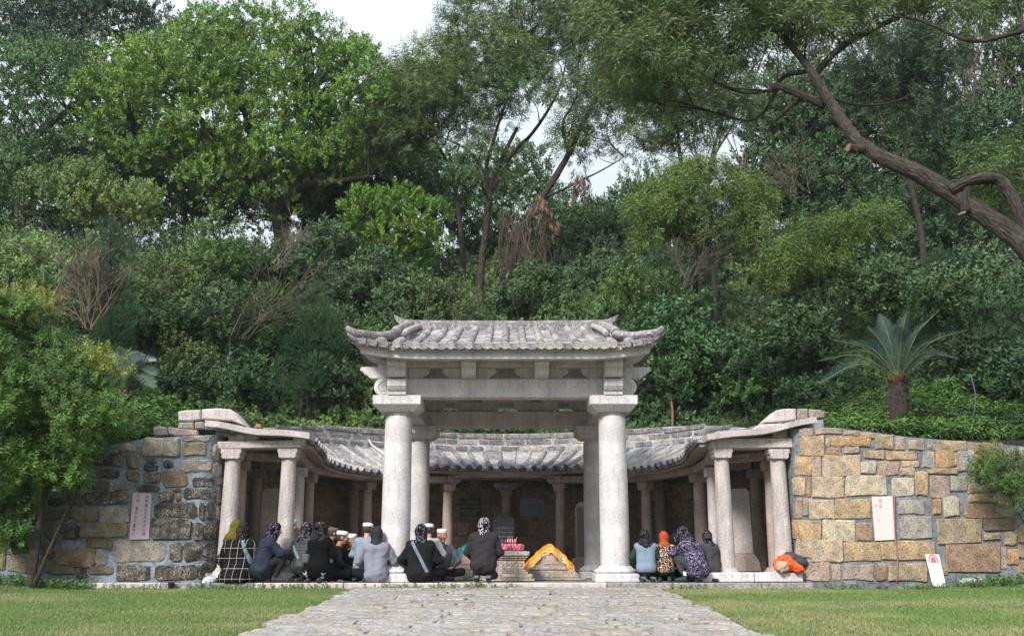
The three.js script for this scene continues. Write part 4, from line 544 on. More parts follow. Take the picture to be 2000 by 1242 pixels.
{
  const R = rng(66);
  tombAt(0.86, 'carved granite tomb under the orange cloth'); tombAt(-0.72, 'carved granite tomb under the teal flowered cloth');
  const T_or = tex(256, (u, v) => { const n = fb(u, v, 8, 3, 5), st = Math.abs(Math.sin(v * 22 + n * 5)), k = smooth(0.55, 0.7, fb(u, v, 14, 3, 9)); return [0.98, lerp(0.58, 0.80, Math.max(k, st > 0.93 ? 1 : 0)), lerp(0.10, 0.18, k)]; });
  drape('orange_cloth', 'fringed orange and yellow cloth draped over the tomb beside the altar', 0.83, std(C(0.9, 0.78, 0.7), { map: T_or, roughness: 0.55, bumpMap: B_cloth, bumpScale: 0.003 }), std(C(0.82, 0.62, 0.34), { roughness: 0.6 }), R, 0.685, 0.475, std(C(0.85, 0.32, 0.03)));
  const T_te = tex(256, (u, v) => { const f = (a, b, r) => smooth(r, r * 0.6, Math.hypot((u - a) * 1, v - b) * (1 + 0.35 * Math.sin(Math.atan2(v - b, u - a) * 5))); let c = [0.06, 0.62, 0.66]; for (const [a, b, r, q] of [[0.2, 0.1, 0.08, 1], [0.3, 0.05, 0.05, 0], [0.36, 0.12, 0.05, 0], [0.45, 0.05, 0.05, 0], [0.7, 0.3, 0.07, 1], [0.55, 0.4, 0.06, 0], [0.2, 0.5, 0.07, 0], [0.85, 0.7, 0.06, 1], [0.4, 0.75, 0.06, 0]]) { const k = f(a, b, r); c = c.map((x, i) => lerp(x, q ? [0.95, 0.92, 0.95][i] : [0.78, 0.30, 0.66][i], k)); } return c; });
  drape('teal_cloth', 'teal cloth with pink and white flowers draped over the tomb', -0.75, std(C(0.85, 0.9, 0.9), { map: T_te, roughness: 0.6, bumpMap: B_cloth, bumpScale: 0.003 }), null, R, 0.69, 0.47, null);
  // altar between the tombs
  const al = thing('stone_altar', 'carved stone incense altar standing between the two tombs', 'altar', V(0.07, 0, -0.95));
  const bx = (n, w, y0, y1, d, m = M.tomb) => mesh(n, bentBox(w, y1 - y0, d, 0.012, y0 * 77, 0.008), m, al, V(0, (y0 + y1) / 2, 0));
  bx('base', 0.92, 0, 0.055, 0.6); mesh('base_roll', extrudeX([[-0.27, 0], [0.27, 0], [0.28, 0.03], [0.23, 0.075], [-0.23, 0.075], [-0.28, 0.03]], 0.84, 0.012), M.tomb, al, V(0, 0.058, 0)); bx('step', 0.68, 0.135, 0.165, 0.42); bx('step', 0.62, 0.167, 0.195, 0.38); bx('panel', 0.56, 0.197, 0.375, 0.32); bx('cornice', 0.62, 0.377, 0.41, 0.38); bx('cornice', 0.68, 0.412, 0.445, 0.44); bx('table', 0.74, 0.448, 0.53, 0.5, M.pavingB);
  for (const r of [0.052, 0.03]) mesh('carved_ring', new THREE.TorusGeometry(r, 0.009, 6, 20), M.tomb, al, V(0.12, 0.30, 0.163));
  for (let i = 0; i < 6; i++) { const x = -0.22 + i * 0.085; if (Math.abs(x - 0.12) < 0.05) continue; mesh('carved_leaf', tube(spline([V(x, 0.26, 0.16), V(x + 0.03, 0.30, 0.166), V(x - 0.01, 0.335, 0.16)], 6), 0.008, 5), M.tomb, al); }
  for (let i = 0; i < 7; i++) mesh('carved_tooth', bevelBox(0.02, 0.03, 0.02, 0.004), M.tomb, al, V(-0.1 + i * 0.045, 0.222, 0.163));
  // pink flowers wrapped in clear plastic, and short candles
  const plastic = new THREE.MeshPhysicalMaterial({ color: C(0.9, 0.9, 0.92), roughness: 0.15, transmission: 0.92, thickness: 0 }), pink = std(C(0.78, 0.07, 0.14), { roughness: 0.6 }), rose = std(C(0.70, 0.16, 0.24), { roughness: 0.6 });
  for (const [x, lab] of [[-0.06, 'pink paper flowers in a clear plastic bowl at the inner end of the altar top'], [0.18, 'pink paper flowers in a clear plastic bowl at the outer end of the altar top']]) {
    const o = thing('flower_offering', lab, 'flowers', V(x + 0.05, 0.533, -0.93), 'flower offerings on the altar'); mesh('plastic_bowl', lathe([[0.03, 0], [0.1, 0.005], [0.12, 0.06], [0.115, 0.12]], 14), plastic, o);
    for (let i = 0; i < 44; i++) { const a = R() * 6.28, r = Math.sqrt(R()) * 0.1; const f = mesh('flower', new THREE.IcosahedronGeometry(0.02 + R() * 0.012, 0), R() < 0.6 ? pink : rose, o, V(Math.cos(a) * r, 0.03 + R() * 0.09, Math.sin(a) * r)); f.rotation.set(R() * 3, R() * 3, 0); }
  }
  const sp = thing('paper_spray', 'tall magenta paper spray with white candles behind the altar flowers', 'offering', V(0.1, 0.533, -1.08)); for (let i = 0; i < 16; i++) { const a = (R() - 0.5) * 0.24, h = 0.14 + R() * 0.16 * (1 - Math.abs(a) * 3); mesh('stem', tube([V(a * 0.5, 0, 0), V(a, h, (R() - 0.5) * 0.05)], [0.006, 0.003], 4), R() < 0.7 ? rose : std(C(0.5, 0.05, 0.25)), sp); mesh('bud', new THREE.IcosahedronGeometry(0.013, 0), pink, sp, V(a, h, 0)); }
  for (let i = 0; i < 4; i++) mesh('candle', new THREE.CylinderGeometry(0.008, 0.008, 0.05, 8), std(C(0.8, 0.78, 0.74)), sp, V(-0.06 + i * 0.045, 0.19, 0.06));
  // standing inscribed stones
  const script = (g, w, h, rows, y0, y1, x0, x1, col, s) => { for (let r = 0; r < rows; r++) { const y = lerp(y0, y1, (r + 0.5) / rows); let x = x0; g.strokeStyle = col; while (x < x1) { const q = 5 + R() * 14; g.lineWidth = 1.5 + R() * 2.6; g.beginPath(); g.moveTo(x, y + (R() - 0.5) * s); g.quadraticCurveTo(x + q * 0.5, y - s * (R() * 1.4 - 0.4), x + q, y + (R() - 0.5) * s); g.stroke(); if (R() < 0.35) { g.beginPath(); g.moveTo(x + q * 0.5, y + s * 0.6); g.lineTo(x + q * 0.5 + 1, y - s); g.stroke(); } x += q * 0.8; } g.lineWidth = 2; g.beginPath(); g.moveTo(x0, y + (y1 - y0) / rows * 0.5); g.lineTo(x1, y + (y1 - y0) / rows * 0.5); g.globalAlpha = 0.35; g.stroke(); g.globalAlpha = 1; } };
  const stl = canvasTex(256, 400, (g, w, h) => { stoneGrain(g, w, h, '#6a6c68', R); script(g, w, h, 7, 70, 390, 18, 238, '#e6e8e4', 15); });
  const st = thing('inscribed_stele', 'grey round-topped stele with rows of pale script behind the altar', 'stele', V(-0.08, 0.02, -6.25)); const gs = extrudeZ([[-0.27, 0], [0.27, 0], [0.27, 1.28], [0.22, 1.36], [0.1, 1.42], [0, 1.44], [-0.1, 1.42], [-0.22, 1.36], [-0.27, 1.28]], 0.14, 0.012); mesh('slab', gs, std(C(0.2, 0.2, 0.19), { map: rep(T_granite, 1.5) }), st); mesh('base', bevelBox(0.8, 0.3, 0.4, 0.02), M.oldstone, st, V(0, 0.15, 0)); const fp = new THREE.PlaneGeometry(0.5, 0.86); mesh('inscription', fp, std(C(1, 1, 1), { map: stl }), st, V(0, 0.87, 0.0735));
  const grid = canvasTex(256, 512, (g, w, h) => { stoneGrain(g, w, h, '#8a827c', R); for (let x = 10; x < w - 10; x += 17) for (let y = 34; y < h - 10; y += 16) { g.strokeStyle = '#2e2b2a'; g.lineWidth = 2.4; for (let k = 0; k < 4; k++) { const hz = R() < 0.5; g.beginPath(); g.moveTo(x + R() * 4, y + R() * 11); g.lineTo(x + (hz ? 11 : R() * 11), y + (hz ? R() * 11 : 11)); g.stroke(); } } });
  const gsl = thing('inscribed_stele', 'tall grey stele closely carved with small characters behind the portico column', 'stele', V(1.82, 0, -5.15)); mesh('base', extrudeZ([[-0.42, 0], [0.42, 0], [0.4, 0.32], [0.3, 0.44], [-0.3, 0.44], [-0.4, 0.32]], 0.4, 0.02), M.oldstone, gsl); mesh('slab', extrudeZ([[-0.27, 0.44], [0.27, 0.44], [0.27, 1.55], [0.18, 1.66], [-0.18, 1.66], [-0.27, 1.55]], 0.13, 0.012), M.oldstone, gsl); mesh('inscription', new THREE.PlaneGeometry(0.48, 1.1), std(C(0.9, 0.9, 0.9), { map: grid }), gsl, V(0, 1.02, 0.0685));
  for (const [s, lab, m] of [[1, 'tall plain grey stele on a shouldered base between the columns near the ochre wall', M.oldstone], [-1, 'tall plain grey stele between the columns near the dark rubble wall', M.oldstone]]) { const o = thing('plain_stele', lab, 'stele', V(s * 4.52, 0.15, -1.75)); o.rotation.y = -s * 0.3; mesh('base', extrudeZ([[-0.34, 0], [0.34, 0], [0.33, 0.16], [0.24, 0.34], [-0.24, 0.34], [-0.33, 0.16]], 0.42, 0.03), m, o); mesh('slab', extrudeZ([[-0.21, 0.34], [0.21, 0.34], [0.20, 1.5], [0.13, 1.57], [-0.13, 1.57], [-0.20, 1.5]], 0.16, 0.015), s > 0 ? M.graniteWarm : M.oldstone, o); }
  // plaques on the back wall
  const textRows = (g, rows) => rows.forEach(([y, x0, x1, hgt, col]) => { let x = x0; g.fillStyle = col; while (x < x1) { const w = 3 + R() * 7; g.fillRect(x, y + R() * 2, w, 2.2); g.fillRect(x + R() * w, y, 2.2, hgt); if (R() < 0.6) g.fillRect(x, y + hgt - 2, w, 2.2); if (R() < 0.5) g.fillRect(x + w - 2, y, 2.2, hgt); x += w + 3 + (R() < 0.2 ? 6 : 0); } });
  const p1 = canvasTex(384, 270, (g, w, h) => { g.fillStyle = '#0b0a0a'; g.fillRect(0, 0, w, h); textRows(g, [[26, 130, 250, 8, '#d8c08a'], [52, 30, 350, 18, '#eec070'], [176, 30, 350, 16, '#eec070'], [206, 90, 300, 15, '#eec070'], [236, 110, 300, 15, '#f0b850']]); script(g, w, h, 1, 96, 150, 40, 340, '#e8d090', 14); });
  panel('black_plaque', 'glossy black plaque with gold lettering on the back wall', 'plaque', [[892, 973], [939, 973], [939, 1008], [892, 1008]].map(([x, y]) => atZ(x, y, -7.44)), 0.03, p1, std(C(0.02, 0.02, 0.02), { roughness: 0.4 }), { roughness: 0.4 });
  const p2 = canvasTex(384, 270, (g, w, h) => { g.fillStyle = '#5d6a76'; g.fillRect(0, 0, w, h); textRows(g, [[40, 110, 290, 14, '#171d22'], ...Array.from({ length: 8 }, (_, i) => [78 + i * 20, 40, i === 7 ? 220 : 345, 9, '#1e262c'])]); });
  panel('slate_plaque', 'blue-grey slate plaque with fine dark lines of text on the back wall', 'plaque', [[1016, 973], [1063, 973], [1063, 1008], [1016, 1008]].map(([x, y]) => atZ(x, y, -7.44)), 0.03, p2, std(C(0.04, 0.05, 0.06), { roughness: 0.2 }), { roughness: 0.35 });
}
// ---------- small things ----------
{
  const R = rng(99), noisy = (f, a, k) => (x, y, z) => { const d = f(x, y, z); return Math.abs(d) < 0.06 ? d + a * (noise(x * k + 5, y * k, z * k + 3) - 0.5) : d; };
  const b = thing('travel_bag_pile', 'orange coat and leopard print bundle piled on a black bag by the wall', 'bag', V(4.84, 0.17, 0.15));
  mesh('black_bag', surfaceNets(noisy((x, y, z) => Math.max(ell(x, y, z, [0.16, 0.14, -0.02], [0.17, 0.18, 0.13]), -y), 0.05, 14), [-0.3, -0.02, -0.25], [0.45, 0.4, 0.25], 0.015), std(C(0.015, 0.015, 0.018), { roughness: 0.6 }), b);
  mesh('grey_flap', surfaceNets(noisy((x, y, z) => Math.max(Math.abs(cap(x, y, z, [0.05, 0.24, 0.03], [0.25, 0.17, 0.06], 0.09, 0.08)) - 0.012, z > 0.22 ? 1 : -1, 0.1 - y), 0.02, 18), [-0.25, 0, -0.2], [0.4, 0.42, 0.3], 0.012), std(C(0.04, 0.04, 0.05), { roughness: 0.7 }), b);
  mesh('orange_coat', surfaceNets(noisy((x, y, z) => smin(Math.max(ell(x, y, z, [-0.05, 0.14, 0.07], [0.19, 0.15, 0.13]), -y), smin(cap(x, y, z, [0, 0.2, 0.12], [0.17, 0.06, 0.18], 0.06, 0.05), cap(x, y, z, [0.13, 0.07, 0.17], [0.22, 0.03, 0.15], 0.05, 0.035), 0.05), 0.05), 0.06, 22), [-0.35, -0.02, -0.1], [0.4, 0.4, 0.32], 0.012), std(C(0.62, 0.09, 0.015), { roughness: 0.85, bumpMap: B_cloth, bumpScale: 0.004 }), b);
  const T_leo = tex(256, (u, v) => { const n = fb(u, v, 22, 3, 3), k = Math.abs(n - 0.5); const e = smooth(0.055, 0.03, k); return [lerp(0.80, 0.20, e), lerp(0.68, 0.10, e), lerp(0.58, 0.08, e)]; });
  mesh('leopard_bundle', triUV(surfaceNets(noisy((x, y, z) => Math.max(ell(x, y, z, [-0.13, 0.09, 0.17], [0.115, 0.105, 0.09]), -y), 0.04, 20), [-0.3, -0.02, -0.05], [0.1, 0.3, 0.32], 0.012), 3), std(C(1, 1, 1), { map: T_leo }), b);
  tag(mesh('plastic_bag', surfaceNets(noisy((x, y, z) => Math.max(ell(x, y, z, [0, 0.03, 0], [0.12, 0.075, 0.09]), -y), 0.05, 26), [-0.2, -0.02, -0.15], [0.2, 0.16, 0.15], 0.01), new THREE.MeshPhysicalMaterial({ color: C(0.62, 0.70, 0.74), roughness: 0.35, transmission: 0.25, thickness: 0 }), scene, atZ(409, 1135, 0.5).setY(0.0)), 'crumpled white plastic bag on the kerb beside the plaid coat', 'bag');
  const cup = thing('plastic_cup', 'small dark plastic cup standing in the grass by the kerb', 'cup', V(atZ(334, 1140, 0.72).x, -0.1, 0.72)); mesh('cup_body', lathe([[0, 0], [0.045, 0], [0.056, 0.11], [0.059, 0.115], [0.052, 0.115], [0.042, 0.01], [0, 0.01]], 16), std(C(0.02, 0.018, 0.025), { roughness: 0.3 }), cup); mesh('handle', new THREE.TorusGeometry(0.025, 0.006, 6, 12), std(C(0.02, 0.018, 0.025), { roughness: 0.3 }), cup, V(-0.062, 0.06, 0));
  const pt = canvasTex(128, 320, (g, w, h) => { g.fillStyle = '#eef0ee'; g.fillRect(0, 0, w, h); for (let i = 0; i < 440; i++) { g.fillStyle = `hsla(${[100, 60, 200, 340][Math.floor(R() * 4)]},55%,${60 + R() * 25}%,.35)`; g.fillRect(10 + R() * 105, 110 + R() * 190, 3 + R() * 12, 3 + R() * 9); } g.strokeStyle = '#cc1f3c'; g.lineWidth = 12; g.beginPath(); g.moveTo(18, 84); g.quadraticCurveTo(26, 4, 64, 8); g.quadraticCurveTo(100, 4, 108, 84); g.stroke(); g.fillStyle = '#e0607a'; g.beginPath(); g.moveTo(34, 80); g.lineTo(46, 24); g.lineTo(82, 24); g.lineTo(94, 80); g.fill(); g.fillStyle = '#c8223a'; g.fillRect(30, 76, 66, 8); });
  const pc = [[1806, 1083], [1832, 1083], [1840, 1132], [1815, 1133]].map(([x, y], i) => rightW.hit(x, y, i < 2 ? 0.05 : 0.14)); pc[2].y = pc[3].y = lawnY(7.4, 0.5) + 0.015; panel('leaning_banner', 'small white banner with a red arch print leaning on the ochre wall', 'banner', pc, 0.012, pt, std(C(0.7, 0.7, 0.7)));
  tag(mesh('foil_wrapper', surfaceNets(noisy((x, y, z) => Math.max(ell(x, y, z, [0, 0.02, 0], [0.21, 0.085, 0.1]), -y - 0.01), 0.09, 24), [-0.3, -0.02, -0.18], [0.3, 0.18, 0.18], 0.012), std(C(0.30, 0.30, 0.32), { roughness: 0.4, metalness: 0.2 }), scene, V(atZ(1900, 1135, 0.65).x, lawnY(8, 0.65) + 0.01, 0.65)), 'crumpled grey plastic sheet lying in the grass at the wall foot', 'litter');
  tag(mesh('loose_stone', surfaceNets(noisy((x, y, z) => ell(x, y, z, [0, 0.02, 0], [0.11, 0.05, 0.07]), 0.04, 18), [-0.2, -0.06, -0.15], [0.2, 0.12, 0.15], 0.012), M.pavingC, scene, V(atZ(1722, 1137, 0.7).x, -0.1, 0.7)), 'small pinkish loose stone in the grass below the ochre wall', 'stone');
  for (const [x, y, s, lab] of [[1822, 1155, 0.05, 'dry curled leaf lying on the lawn by the banner'], [365, 1198, 0.03, 'white scrap of paper on the lawn beside the path']]) { const p = V(0, 0, 0); let z = 1; for (let k = 0; k < 40; k++) { const q = atZ(x, y, z); z += (q.y - lawnY(q.x, z) - 0.02) > 0 ? 0.06 : -0.06; p.copy(q); } tag(mesh('litter_scrap', surfaceNets(noisy((a, b2, c) => ell(a, b2, c, [0, 0, 0], [s * 1.6, s * 0.5, s]), 0.02, 30), [-0.12, -0.06, -0.1], [0.12, 0.08, 0.1], 0.01), std(C(0.62, 0.58, 0.5)), scene, V(p.x, lawnY(p.x, z) + 0.015, z)), lab, 'litter'); }
  const hose = spline([[1898, 735], [1906, 770], [1905, 800], [1896, 825], [1885, 838]].map(([x, y], i) => atZ(x, y, -1.9 + i * 0.1)), 20); tag(mesh('garden_hose', tube(hose, 0.011, 7), std(C(0.07, 0.085, 0.11), { roughness: 0.4 })), 'blue-grey hose hanging down over the bank beyond the cycad', 'hose');
}
// ---------- people ----------
const PRINT = {
  mauve: tex(256, (u, v) => { const k = smooth(0.60, 0.64, fb(u, v, 8, 3, 7)), w = smooth(0.66, 0.72, fb(u, v, 15, 2, 8)); return [lerp(0.04, 0.50, Math.max(k * 0.9, w * 0.7)), lerp(0.04, 0.45, Math.max(k * 0.9, w * 0.7)), lerp(0.05, 0.53, Math.max(k * 0.9, w * 0.7))]; }),
  mono: tex(256, (u, v) => { const k = smooth(0.58, 0.615, fb(u, v, 11, 3, 17)); const c = lerp(0.04, 0.76, k); return [c, c * 0.97, c]; }),
  dim: tex(256, (u, v) => { const k = smooth(0.60, 0.66, fb(u, v, 16, 3, 27)); const c = lerp(0.045, 0.34, k); return [c, c * 0.97, c]; }),
  plaid: tex(256, (u, v, i, j) => { const a = i % 64, b = j % 86, ln = (q, c, w) => Math.abs(q - c) < w; const x = ln(a, 20, 1.6) ? 0.74 : ln(a, 46, 0.9) ? 0.4 : 0, y = ln(b, 30, 1.6) ? 0.72 : ln(b, 64, 0.8) ? 0.36 : 0; const k = Math.max(0.06, x, y), p = ln(a, 44, 1.4) || ln(b, 58, 1.2) ? 0.85 : 0.97; return [k, k * p * 0.96, k * p * 0.95]; }),
  purple: tex(256, (u, v) => { const a = fb(u, v, 16, 3, 37), k = smooth(0.5, 0.53, a), w = smooth(0.60, 0.63, fb(u, v, 20, 3, 38)); let c = [lerp(0.10, 0.33, k), lerp(0.085, 0.28, k), lerp(0.13, 0.40, k)]; return c.map((x, i) => lerp(x, [0.60, 0.56, 0.66][i], w)); }),
  leopard: tex(256, (u, v) => { const k = smooth(0.57, 0.61, fb(u, v, 24, 2, 47)); return [lerp(0.10, 0.82, k), lerp(0.07, 0.70, k), lerp(0.06, 0.60, k)]; }),
  flowers: tex(512, (u, v) => { let c = 0.04; for (const [a, b, r] of [[0.3, 0.12, 0.07], [0.36, 0.05, 0.06], [0.25, 0.2, 0.05], [0.72, 0.14, 0.07], [0.8, 0.08, 0.05], [0.62, 0.06, 0.04]]) c = Math.max(c, 0.85 * smooth(r, r * 0.7, Math.hypot(u - a, v - b) * (1 + 0.4 * Math.sin(Math.atan2(v - b, u - a) * 5)))); return [c, c * 0.98, c]; }),
};
const fabric = (c, o = {}) => new THREE.MeshPhysicalMaterial({ color: c, specularIntensity: 0.35, roughness: 0.95, bumpMap: rep(B_cloth, 3), bumpScale: 0.004, ...o });
const printed = (map, r, c = C(1, 1, 1), o = {}) => fabric(c, { map: rep(map, r), ...o });
const SKIN = [std(C(0.50, 0.27, 0.17), { roughness: 0.6 }), std(C(0.42, 0.20, 0.12), { roughness: 0.6 }), std(C(0.56, 0.30, 0.20), { roughness: 0.6 })];
const DARK = std(C(0.012, 0.01, 0.01), { roughness: 0.5 }), LIP = std(C(0.30, 0.10, 0.08)), CAPW = fabric(C(0.78, 0.78, 0.76)), HAIR = std(C(0.03, 0.027, 0.025), { roughness: 0.7 }), HAIRG = std(C(0.55, 0.54, 0.52), { roughness: 0.8 }), SHOE = std(C(0.03, 0.03, 0.035), { roughness: 0.6 }), SOLE = std(C(0.13, 0.14, 0.15), { roughness: 0.8 });
function joints(kind, o) {
  const L = o.lean ?? 0.06, J = {}; let p;
  const torso = (py, pz, h) => { J.pelvis = [0, py, pz]; J.chest = [0, py + 0.36 * h, pz + L * 0.55]; J.neck = [0, py + 0.53 * h - Math.abs(L) * 0.15, pz + L]; J.head = [o.hx ?? 0, py + 0.68 * h - Math.abs(L) * 0.25, pz + L * 1.25 + 0.035]; };
  if (kind === 'kneel') { torso(0.29, 0, 1); p = { knee: [0.15, 0.11, 0.4], ank: [0.1, 0.07, -0.1], toe: [0.1, 0.045, -0.24], hip: [0.1, 0.25, 0.02], el: [0.285, 0.5, 0.04 + L * 0.5], wr: [0.13, 0.34, 0.3] }; }
  if (kind === 'sit') { torso(0.13, 0, 1); p = { knee: [0.34, 0.17, 0.26], ank: [-0.06, 0.07, 0.34], toe: [-0.18, 0.05, 0.36], hip: [0.1, 0.13, 0.03], el: [0.3, 0.35, 0.06 + L * 0.5], wr: [0.16, 0.24, 0.32] }; }
  if (kind === 'squat') { torso(0.21, -0.08, 0.98); p = { knee: [0.17, 0.47, 0.3], ank: [0.14, 0.085, 0.12], toe: [0.16, 0.04, 0.28], hip: [0.1, 0.22, -0.06], el: [0.23, 0.5, 0.24 + L * 0.3], wr: [0.06, 0.44, 0.5] }; }
  for (const [n, s] of [['L', 1], ['R', -1]]) { for (const k in p) J[k + n] = [p[k][0] * s, p[k][1], p[k][2]]; J['sh' + n] = [0.165 * s, J.neck[1] - 0.075, J.neck[2] - 0.03]; }
  if (o.J) Object.assign(J, o.J);
  return J;
}
function person(o) {
  const J = joints(o.pose, o), topY = J.head[1] + 0.118, S = clamp(o.top / topY, 0.8, 1.12), cx = atZ(o.px, 1090, o.z).x, y0 = o.y0 ?? 0;
  const t = thing('person', o.label, 'person', V(cx, y0 + 0.004, o.z)); t.rotation.y = Math.PI - THREE.MathUtils.degToRad(o.a); t.scale.setScalar(S); t.scale.y = o.top / topY;
  const R = rng(Math.round(o.px * 7 + 3)), f = o.fat ?? 0, sd = R() * 50, A = (k) => J[k];
  const hy = THREE.MathUtils.degToRad(o.headYaw ?? 0), hp = o.headPitch ?? 0.12, ch = Math.cos(hy), sh = Math.sin(hy), cp = Math.cos(hp), sp = Math.sin(hp);
  const toHead = (x, y, z) => { x -= J.head[0]; y -= J.head[1]; z -= J.head[2]; const a = x * ch - z * sh, b = x * sh + z * ch; return [a / HS, (y * cp + b * sp) / HS, (-y * sp + b * cp) / HS]; };
  const HS = 1.1, folds = (d, x, y, z, amp, k) => Math.abs(d) < 0.05 ? d + amp * (noise(x * k + sd, y * k * 0.8, z * k + 9) - 0.5) + amp * 0.9 * Math.abs(noise(x * k * 0.5 + sd + 20, y * k * 1.3 + x * 6, z * k * 0.5) - 0.5) : d;
  const pt = (k, dx, dy = 0, dz = 0) => [J[k][0] + dx, J[k][1] + dy, J[k][2] + dz];
  const trunk = (x, y, z, g) => { let d = smin(cap(x, y, z, pt('pelvis', 0.055), pt('chest', 0.07), 0.118 + g, 0.108 + g), cap(x, y, z, pt('pelvis', -0.055), pt('chest', -0.07), 0.118 + g, 0.108 + g), 0.05); d = smin(d, cap(x, y, z, A('shL'), A('shR'), 0.062 + g * 0.6, 0.062 + g * 0.6), 0.09); return smin(d, ell(x, y, z, A('pelvis'), [0.165 + g, 0.125 + g, 0.15 + g]), 0.06); };
  const arms = (x, y, z, g, to) => { let d = 9; for (const s of ['L', 'R']) { d = Math.min(d, smin(cap(x, y, z, A('sh' + s), A('el' + s), 0.055 + g, 0.046 + g), cap(x, y, z, A('el' + s), A('wr' + s), 0.045 + g, 0.032 + g), 0.03)); } return d; };
  const legs = (x, y, z, g) => { let d = ell(x, y, z, pt('pelvis', 0, -0.02), [0.155 + g, 0.11 + g, 0.13 + g]); for (const s of ['L', 'R']) d = smin(d, smin(cap(x, y, z, A('hip' + s), A('knee' + s), 0.085 + g, 0.058 + g), cap(x, y, z, A('knee' + s), A('ank' + s), 0.056 + g, 0.038 + g), 0.03), 0.05); return d; };
  const headF = (x, y, z) => { const [a, b, c] = toHead(x, y, z); let d = smin(ell(a, b, c, [0, 0.018, -0.012], [0.074, 0.098, 0.09]), ell(a, b, c, [0, -0.052, 0.022], [0.052, 0.066, 0.062]), 0.035); d = smin(d, cap(a, b, c, [0, 0.006, 0.082], [0, -0.028, 0.1], 0.008, 0.013), 0.012); d = smin(d, cap(a, b, c, [-0.035, 0.022, 0.07], [0.035, 0.022, 0.07], 0.012, 0.012), 0.015); for (const s of [-1, 1]) { d = smin(d, ell(a, b, c, [s * 0.075, -0.008, -0.008], [0.012, 0.03, 0.02]), 0.008); d = smin(d, ell(a, b, c, [s * 0.042, -0.022, 0.062], [0.02, 0.02, 0.02]), 0.02); d = Math.max(d, -ell(a, b, c, [s * 0.031, 0.004, 0.095], [0.016, 0.010, 0.016])); } return Math.max(d, -ell(a, b, c, [0, -0.056, 0.094], [0.024, 0.003, 0.012])); };
  const neckF = (x, y, z) => cap(x, y, z, A('neck'), pt('head', 0, -0.04, -0.01), 0.055, 0.05);
  const handF = (s) => { const w = A('wr' + s), e = A('el' + s), d = V(w[0] - e[0], w[1] - e[1], w[2] - e[2]).normalize(), side = V(0, 1, 0).cross(d).normalize(), dn = d.clone().cross(side).normalize(), k = s === 'L' ? 1 : -1; const at = (l, a, b) => [w[0] + d.x * l + side.x * a + dn.x * b, w[1] + d.y * l + side.y * a + dn.y * b, w[2] + d.z * l + side.z * a + dn.z * b];
    const bones = [[at(-0.02, 0, 0), at(0.04, 0, 0), 0.03, 0.028], [at(0.035, 0.018, 0), at(0.07, 0.02, 0.002), 0.02, 0.016], [at(0.035, -0.018, 0), at(0.07, -0.02, 0.002), 0.02, 0.016]];
    [[0.03, 0.066, 0.024], [0.010, 0.072, 0.027], [-0.010, 0.07, 0.025], [-0.03, 0.062, 0.02]].forEach(([a, l, q]) => { bones.push([at(0.066, a, 0.002), at(0.066 + q * 1.2, a * 1.05, 0.012), 0.0095, 0.0088], [at(0.066 + q * 1.2, a * 1.05, 0.012), at(l + q * 1.5, a * 1.05, 0.034), 0.0088, 0.0075]); }); bones.push([at(0.015, k * 0.03, 0.006), at(0.045, k * 0.05, 0.02), 0.013, 0.011], [at(0.045, k * 0.05, 0.02), at(0.075, k * 0.046, 0.032), 0.0105, 0.009]);
    return { f: (x, y, z) => { let r = 9; for (let i = 0; i < bones.length; i++) { const b = bones[i], q = cap(x, y, z, b[0], b[1], b[2], b[3]); r = i < 3 ? smin(r, q, 0.02) : smin(r, q, 0.006); } return r; }, c: at(0.05, 0, 0.01) }; };
  const bounds = (f2) => [[-0.55, -0.01, -0.5], [0.55, J.head[1] + 0.2, 0.75]];
  const [lo, hi] = bounds();
  // the body: one skin, head and hands on finer grids
  const parts = [surfaceNets((x, y, z) => Math.min(trunk(x, y, z, -0.014), arms(x, y, z, -0.012), legs(x, y, z, -0.014), neckF(x, y, z)), lo, hi, 0.028)];
  const hc = J.head; parts.push(surfaceNets((x, y, z) => smin(headF(x, y, z), neckF(x, y, z), 0.02), [hc[0] - 0.12, hc[1] - 0.17, hc[2] - 0.14], [hc[0] + 0.12, hc[1] + 0.14, hc[2] + 0.15], o.face ? 0.006 : 0.011));
  for (const s of ['L', 'R']) { const h = handF(s), c = h.c; parts.push(surfaceNets(h.f, [c[0] - 0.1, c[1] - 0.1, c[2] - 0.1], [c[0] + 0.1, c[1] + 0.1, c[2] + 0.1], o.hands ? 0.0065 : 0.010)); }
  mesh('body', mergeGeometries(parts), SKIN[o.skin ?? 0], t);
  // clothes
  const coat = (x, y, z) => { const g = 0.004 + f; let d = smin(trunk(x, y, z, g + (o.loose ?? 0)), arms(x, y, z, 0.008 + f * 0.5 + (o.sleeve ?? 0)), 0.022); if (o.hem) d = smin(d, Math.max(ell(x, y, z, pt('pelvis', 0, -0.06, -0.04), [0.23 + f, 0.2, 0.2 + f]), -y + 0.005), 0.08); d = Math.max(d, -(cap(x, y, z, pt('neck', 0, 0.0, 0), pt('neck', 0, 0.3, 0.05), 0.06, 0.09))); d = Math.max(d, 0.006 - y); d = folds(d, x, y, z, o.fold ?? 0.03, o.foldK ?? 13); if (o.quilt) { const q = Math.abs(Math.sin((y * 1 + 0.15 * z) * Math.PI / 0.06)); d += 0.007 * (1 - Math.sqrt(q)); } return d; };
  mesh(o.coatName ?? 'jacket', triUV(surfaceNets(coat, lo, hi, o.far ? 0.02 : 0.0145), 1, o.uOff ?? R(), 0), o.coat, t);
  if (o.vest) { const vf = (x, y, z) => { let d = trunk(x, y, z, 0.014 + f); d = Math.max(d, y - (J.neck[1] - 0.01), 0.2 - y); return folds(d, x, y, z, 0.012, 13); }; mesh('vest', triUV(surfaceNets(vf, lo, hi, 0.014)), o.vest, t); }
